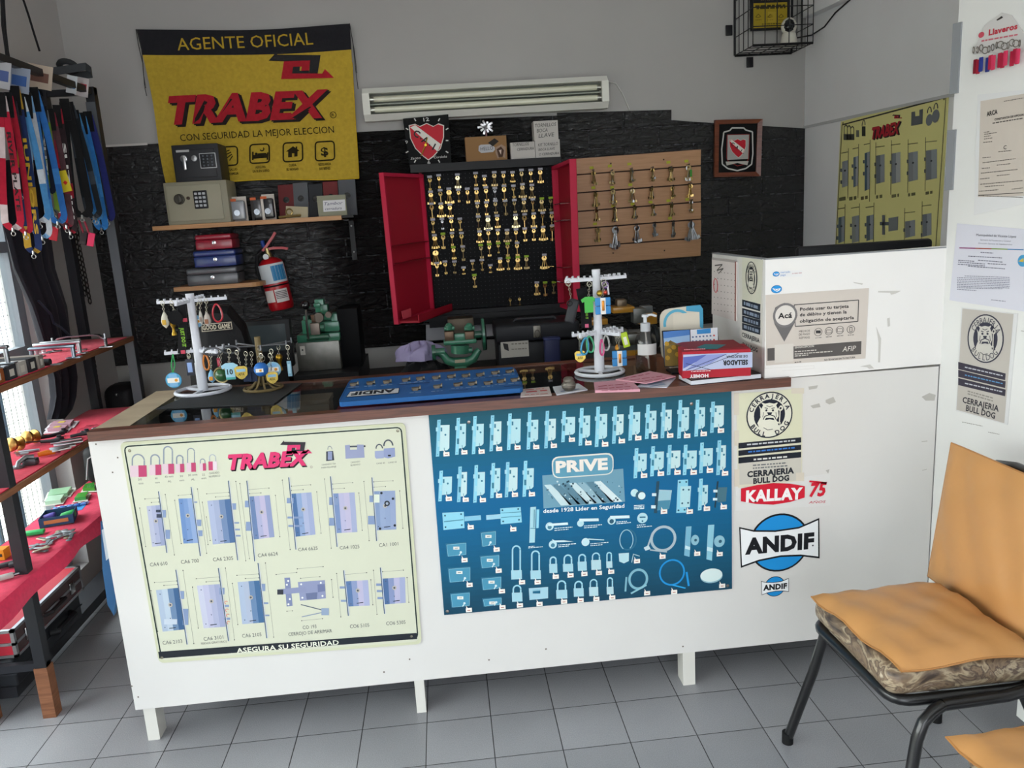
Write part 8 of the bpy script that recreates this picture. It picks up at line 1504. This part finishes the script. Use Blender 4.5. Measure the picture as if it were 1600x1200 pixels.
lanyard(126, 182, 158, 356, 12, 9, '2f74b8', 'bright blue lanyard ending in a white tip', None, 'd8dce0', '3f88c8'); lanyard(136, 180, 168, 342, 14, 9, '2a3070', 'dark blue lanyard with white letters at the far end of the rail', 'PEUGEOT', 'd0d4dc', None, side=-1)
lanyard(18, 158, 32, 300, 10, 8, '2a2430', 'short dark lanyard between the red and the navy ones'); lanyard(60, 160, 76, 300, 14, 8, '1a2030', 'short navy black lanyard behind the lime green one')
for x, y, c_, lb in ((97, 284, 'c8b428', 'square yellow tag with red marks hanging among the lanyards'),):
    Y = .98; t = thing('hang_tag', PY(x, y, Y), lb, 'tag'); c = PY(x, y, Y); MB('print', c_).rbox(c, (mm(20, Y), .003, mm(30, Y)), .001, 1, V((1, 0, .15)), V((-.15, 0, 1))).build('tag_card', t); m_ = MB('print', 'b82a24'); 
    for dx in (-.012, .012): m_.rbox(c+V((dx, -.002, -.004)), (.012, .001, .012), .001, 1, V((1, 0, 1)), V((-1, 0, 1)))
    m_.build('tag_print', t)
for x, y, c_, lb, cl in ((84, 365, 'c02838', 'small red clip tag hanging below the lanyards', 'tag'), (132, 372, '2a1c20', 'black and red strap tail below the black lanyards', 'strap'), (141, 374, 'd03058', 'pink red clip hanging lowest below the black lanyards', 'clip')):
    Y = 1.1; c = PY(x, y, Y); t = thing('strap_clip', c, lb, cl); MB('satin', c_).rbox(c, (mm(12, Y), .006, mm(20, Y)), .006, 2, V((1, 0, -.3)), V((.3, 0, 1))).build('clip_body', t); MB('satin', '8a2034').tube([c+V((0, 0, .02)), c+V((-.01, 0, .07))], .004, 6).build('strap', t)
for i, (x, y, w_, h_, c_, lb) in enumerate(((6, 118, 18, 36, 'a8a8ac', 'grey header card at the near end of the top rail'), (30, 125, 28, 34, '8890a0', 'clear plastic header with blue print on the top rail'), (62, 120, 34, 32, 'b0a090', 'cream printed header card in the middle of the top rail'), (112, 132, 14, 24, 'c0c4c8', 'tilted white header card above the blue lanyards'), (128, 136, 18, 26, 'b8b0b0', 'white and red header card by the far post'))):
    Y = max(.25, min(1.36, PX(x, y, -1.66).y)); c = PY(x, y, Y-.02); t = thing('header_card', c, lb, 'card', 'header cards on the top rail'); MB('paper', c_).rbox(c, (mm(w_, Y), .002, mm(h_, Y)), .0008, 1, V((1, 0, -.25)), V((.25, 0, 1))).build('card', t); MB('print', ('4a5a8a', '3a5a94', '6a4a40', '4a78b0', 'b02c3a')[i]).rbox(c+V((0, -.002, -.002)), (mm(w_*.7, Y), .001, mm(h_*.4, Y)), .0004, 1, V((1, 0, -.25)), V((.25, 0, 1))).build('card_print', t)
t = thing('webbing_roll', PY(118, 112, 1.30), 'dark grey webbing strap loop standing on top of the rail', 'strap'); c0 = PY(105, 110, 1.30); MB('rubber', '3a3d40').ribbon([PY(x, y, 1.30)+V((0, o, 0)) for x, y, o in ((78, 112, 0), (95, 110, 0), (115, 107, .0), (134, 104, .0), (138, 108, .02), (136, 113, .04), (115, 115, .05), (100, 113, .05))], .03, (0, 0, 1), .004).build('strap_loop', t); MB('rubber', '2a2c2e').ring(PY(106, 104, 1.32), .03, .012, V((0, .6, 1)), 20, 8).build('rolled_end', t)
for i, pts in enumerate((((2, -8), (4, 40), (9, 75), (13, 105)), ((5, -8), (8, 45), (12, 80), (17, 106)), ((34, -8), (45, 25), (54, 55), (62, 80)))):
    Pc = [PX(x, y, -1.86 if i == 2 else -1.70) for x, y in pts]; tag(MB('rubber', '1b1b1d').tube([V((Pc[0].x, Pc[0].y, ZC))]+Pc, .0045, 6).build('hanging_cable'), ('outer black cable of the pair running down to the rail', 'inner black cable of the pair running down to the rail', 'loose black cable ending in mid air above the header cards')[i], 'cable', None)
# ---------------------------------------------------------------- papers on the white leaf by the counter
def onpp(q, o=0): return PP.hit(*q, o)
PP.r = PD.normalized(); PP.u = PP.n.cross(PP.r)
if PP.u.z < 0: PP.r = -PP.r; PP.u = PP.n.cross(PP.r)
q0 = V((0, 0, 0))
t = thing('keyring_pack', onpp((1560, 118)), 'white and red header pack of key fobs hung high on the white leaf', 'packaging')
sheet(PP, [(1522, 80), (1540, 40), (1566, 20), (1582, 24), (1602, 52), (1602, 80), (1521, 84)], .003, 'cfccca', 'paper', .001).build('header_card', t)
p = Print(PP, .0046).crop(1480, 0, 3.333); p.text('Llaveros', (222, 185), (372, 150), 30, 'c03848', 1, bold=.04); p.disc((184, 182), 15, 'c85060', 1); p.dots((185, 214), (375, 180), 7, 'c86a78', 1); p.poly([(262, 104), (290, 84), (298, 92), (268, 108)], '3a3634', 1); p.build('header_print', t)
m_ = MB('metal', '8a847c'); rd = random.Random(4)
for k in range(13): c = PP.hit(1526+k*6, 80-k*1.2+rd.uniform(-3, 3), .012); m_.ring(c, .0085, .0012, PP.r+PP.n*rd.uniform(-.6, .6), 12, 5)
m_.build('split_ring', t)
for k in range(12):
    c_ = ('8a1c30', 'a82038', '2c3a88', '34408c', 'c02848', 'c82c50')[k % 6] if k < 5 else ('c02848', 'b82444', 'd0385c')[k % 3]
    c = PP.hit(1527+k*6.4, 104-k*1.6+(k % 2)*2, .008+.005*(k % 3)); MB('satin', c_).rbox(c, (.012, .004, .038), .004, 2, PP.r, V((.0, 0, 1))).build('key_fob', t)
t = thing('tax_certificate', onpp((1560, 312)), 'beige tax certificate in a plastic sleeve on the white leaf', 'notice')
sheet(PP, [(1528, 148), (1603, 140), (1603, 318), (1522, 336)], .001, 'dedede', 'paper', .0006).build('sleeve', t)
sheet(PP, [(1533, 158), (1603, 146), (1603, 306), (1529, 308)], .0016, 'cbc1b6', 'paper', .0006).build('paper_sheet', t)
p = Print(PP, .0028, 'paper').crop(1480, 0, 3.333)
p.text('ARCA', (210, 606), (266, 592), 24, '2a2828', 1, bold=.03); p.text('CONSTANCIA DE OPCION', (250, 628), (402, 602), 11, '3a3636', 1, bold=.03); p.dots((240, 642), (400, 615), 5, '5a5552', 1)
for a, b in (((300, 528), (400, 510)), ((195, 690), (225, 685)), ((197, 700), (262, 690)), ((196, 712), (230, 706)), ((196, 724), (240, 718)), ((192, 742), (240, 737)), ((270, 790), (338, 784)), ((188, 822), (230, 818)), ((188, 848), (360, 826)), ((262, 860), (335, 852)), ((184, 878), (228, 873)), ((180, 902), (370, 882)), ((262, 915), (330, 908)), ((176, 932), (225, 927)), ((176, 960), (398, 940)), ((200, 972), (300, 964)), ((170, 996), (270, 988)), ((340, 985), (400, 978)), ((165, 1018), (398, 1028))): p.dots(a, b, 3.5, '6a645e', 1)
p.text('C', (296, 778), (312, 777), 22, '4a4644', 1); p.line((165, 1017), (400, 1003), 3, '5a5450', 1); p.build('print', t)
t = thing('municipal_notice', onpp((1545, 478)), 'white municipal permit sheet taped on the white leaf below the beige certificate', 'notice')
sheet(PP, [(1496, 349), (1603, 358), (1603, 487), (1484, 469)], .001, 'd4d4de', 'paper', .0006).build('paper_sheet', t)
p = Print(PP, .0020, 'paper').crop(1480, 330, 3.425)
p.text('Municipalidad de Vicente López', (158, 132), (372, 142), 13, '4a4a58', 1); p.text('Secretaría de Fiscalización y Control', (180, 156), (342, 164), 7, '6a6a78', 1); p.text('Dirección General de Habilitaciones', (170, 174), (350, 182), 7, '6a6a78', 1)
for i, c_ in enumerate(('8a2c6a', 'a05040', '7a9a3c', '3a7ab0')): a = 68+i*86; p.line((a, 196+i*2.4), (a+86, 198.4+i*2.4), 5, c_, 1)
for a, b in (((182, 220), (250, 224)), ((116, 240), (296, 250)), ((62, 262), (150, 268)), ((168, 262), (300, 272)), ((62, 272), (205, 282)), ((60, 284), (205, 292)), ((220, 280), (318, 286)), ((115, 294), (312, 308))): p.dots(a, b, 4, '6a6a7a', 1)
for k in range(9): p.dots((56+(40 if k == 0 else 0), 346+k*9), (338, 354+k*9.5) if k < 7 else (300 if k == 7 else 160, 352+k*9), 3.6, '8a8a98', 1)
p.dots((238, 474), (315, 482), 4, '8a8a98', 1); p.disc((408, 265), 28, '4a9ac8', 1, ry=32); p.poly([(384, 268), (412, 250), (412, 272)], 'd0b040', 2); p.build('print', t)
t = thing('shop_flyer', onpp((1535, 658)), 'bulldog shop flyer taped to the white leaf under the municipal permit', 'flyer')
sheet(PP, [(1503, 480), (1591, 490), (1575, 664), (1494, 642)], .001, 'd8d8d8', 'paper', .0006).build('paper_sheet', t)
p = Print(PP, .0020, 'paper').crop(1480, 330, 3.425)
p.poly([(84, 520), (358, 550), (308, 1134), (52, 1062)], 'bcb6ae', 0)
bulldog(p, (207, 682), 1.03, '3a3a48', 'c6c2ba', 1, .74)
for y in (806, 848, 892): p.poly([(62, y), (316, y+62), (313, y+98), (62, y+38)], '3c3844', 1); p.dots((98, y+28), (300, y+74), 6, 'b8b8c0' if y != 848 else '5a8ab8', 2)
p.dots((112, 962), (250, 1000), 6, '8a8680', 1); p.dots((112, 976), (250, 1016), 6, '8a8680', 1)
p.text('CERRAJERIA', (84, 1022), (278, 1072), 32, '3c3a40', 1, bold=.03); p.text('BULL DOG', (102, 1066), (258, 1110), 32, '3c3a40', 1, bold=.03); p.build('print', t)
p = Print(PP, .0006).crop(1480, 330, 3.425); p.dots((80, 1128), (190, 1150), 3, '8f8b84', 0); p.dots((220, 1182), (280, 1194), 3, '8f8b84', 0); p.line((395, 640), (411, 642), 3, 'a8a49c', 0)
p.build('scuff_mark', bpy.data.objects['door_1'])
# ---------------------------------------------------------------- waiting chairs
def chair(dx, dy, label, full=True):
    base = V((dx, dy, 0)); t = thing('waiting_chair', base+V((.88, -.52, 0)), label, 'chair', 'waiting chairs')
    P = lambda x, y, z: base+V((x, y, z))
    loop = []
    cs = [(.70, -.70), (1.04, -.70), (1.04, -.335), (.685, -.335)]; r = .05
    for i in range(4):
        a, b, c = V(cs[i-1]), V(cs[i]), V(cs[(i+1) % 4]); u = (a-b).normalized(); w_ = (c-b).normalized()
        for k in range(6): s_ = k/5; q = b+u*r*(1-s_)**2+w_*r*s_**2; loop.append(P(q.x, q.y, .405))
    MB('cast', '131315').tube(loop, .0135, 10, True).build('seat_frame', t)
    def leg(pts, lb=None):
        l_ = MB('cast', '131315').tube([P(*q) for q in pts], .0135, 10).build('leg', t); e = P(*pts[-1]); MB('rubber', '0f0f10').cyl(e+V((0, 0, .022)), V((e.x, e.y, 0)), .016, n=12).build('foot_cap', l_)
    leg([(.715, -.35, .402), (.69, -.325, .25), (.643, -.275, .012)])
    leg([(.80, -.722, .400), (.775, -.728, .392), (.75, -.732, .37), (.735, -.735, .33), (.69, -.745, .012)])
    leg([(1.0, -.34, .402), (1.04, -.31, .25), (1.105, -.255, .012)]); leg([(1.0, -.71, .402), (1.06, -.735, .25), (1.14, -.77, .012)])
    MB('cast', '131315').tube([P(.80, -.722, .400), P(.95, -.722, .405), P(1.04, -.72, .42), P(1.075, -.715, .50), P(1.16, -.705, .78), P(1.165, -.68, .82), P(1.168, -.62, .832), P(1.168, -.42, .832), P(1.165, -.36, .82), P(1.16, -.335, .78), P(1.075, -.325, .50), P(1.04, -.33, .42), P(1.0, -.34, .405)], .0135, 10).build('back_frame', t)
    MB('camo').rbox(P(.862, -.518, .452), (.365, .385, .075), .034, 5).build('seat_cushion', t)
    MB('camo').tube([P(*q) for q in ((.70, -.695, .455), (.70, -.34, .455))], .004, 6).tube([P(.70, -.70, .455), P(1.02, -.70, .455)], .004, 6).build('piping', t)
    MB('camo').rbox(P(1.125, -.52, .69), (.05, .345, .26), .024, 4, V((.97, 0, -.28)), V((.28, 0, .97))).build('back_cushion', t)
    return t
chair(0, 0, 'black tube waiting chair with camouflage cushions standing against the white leaf')
chair(.02, -.60, 'second black tube waiting chair, mostly out of view at the lower corner')
def padded(name, corners, th, n_, bulge, label, droop=0.0):   # padded vinyl cover: corners on a plane, puffed along n_
    n_ = V(n_).normalized(); A, B, C_, D = [V(c) for c in corners]; N_ = 18
    def f(u, v, s_):
        e = min(u, 1-u, v, 1-v); k = min(1, e/.10); k = (1-(1-k)**2); p_ = A.lerp(B, u).lerp(D.lerp(C_, u), v)
        wr = (.0035*math.sin(u*17+v*9)+.0025*math.sin(u*9-v*23+1)+.002*math.sin(u*37+v*21)*math.sin(v*5))*k; p_ = p_-V((0, 0, droop*(1-k)*(.7+.5*math.sin(u*13+v*7))))
        return p_ + n_*(s_*(th/2*k+.0016) + (bulge*math.sin(u*math.pi)*math.sin(v*math.pi) + wr if s_ > 0 else 0))
    m_ = MB('vinyl', 'c9935a'); m_.grid(lambda u, v: f(u, v, 1), N_, N_); m_.grid(lambda u, v: f(1-u, v, -1), N_, N_)
    for a, b, u0, v0, du, dv in ((0, 0, 0, 0, 1, 0), (0, 0, 1, 0, 0, 1), (0, 0, 1, 1, -1, 0), (0, 0, 0, 1, 0, -1)):
        m_.grid(lambda s_, w_, u0=u0, v0=v0, du=du, dv=dv: f(u0+du*s_, v0+dv*s_, -1).lerp(f(u0+du*s_, v0+dv*s_, 1), w_), N_, 1)
    t = thing(name, (A+C_)/2, label, 'cushion', 'orange vinyl pads'); m_.build('pad_cover', t); 
    sm = MB('vinyl', 'b47e48')
    sm.tube([f(*q, 0) for q in [(i/10, 0) for i in range(10)]+[(1, i/10) for i in range(10)]+[(1-i/10, 1) for i in range(10)]+[(0, 1-i/10) for i in range(10)]], .0028, 5, True)
    sm.build('seam', t)
zs0 = .508
S_ = [PZ(1268, 928, zs0), PZ(1409, 1042, zs0-.006), PZ(1409, 1042, zs0-.006)+V((.33, .005, 0)), PZ(1268, 928, zs0)+V((.36, .005, 0))]
S_[0] = PZ(1268, 928, zs0)
padded('seat_pad', [S_[0], S_[1], S_[2], S_[3]], .018, (0, 0, 1), .016, 'orange tan vinyl pad lying on the seat of the waiting chair', .012)
B0 = [PY(1450, 901, -.325), PX(1602, 996, 1.055), PX(1602, 728, 1.155), PY(1487, 692, -.325)]
b0 = PX(1450, 900, 1.048); b1 = V((1.048, -.71, b0.z-.0)); d1 = PX(1487, 692, 1.115)
padded('back_pad', [b0, V((1.052, b0.y-.385, b0.z-.006)), V((1.125, d1.y-.385, d1.z-.004)), d1], .022, (-1, 0, .3), .012, 'orange tan vinyl pad leaning on the back of the waiting chair')
S2_ = [PZ(1479, 1146, zs0), PZ(1479, 1146, zs0)+V((.03, -.37, 0)), PZ(1479, 1146, zs0)+V((.39, -.37, 0)), PZ(1479, 1146, zs0)+V((.37, .01, 0))]
padded('seat_pad', S2_, .018, (0, 0, 1), .016, 'orange tan vinyl pad on the second chair at the lower corner', .012)
c = PZ(1562, 1128, 0); t = thing('small_cabinet', V((1.42, -.44, 0)), 'low white cabinet on a white foot behind the waiting chair', 'cabinet')
MB('laminate', 'dcdcd8').box((1.24, -.50, .10), (1.36, -.40, .40)).build('body', t); MB('laminate', 'd2d2ce').box((1.24, -.50, 0), (1.285, -.455, .10)).build('foot', t); MB('satin', '1a1a1c').box((1.30, -.49, .0), (1.35, -.42, .10)).build('dark_base', t)

for o in SC.objects:
    if '_o' in o: del o['_o']
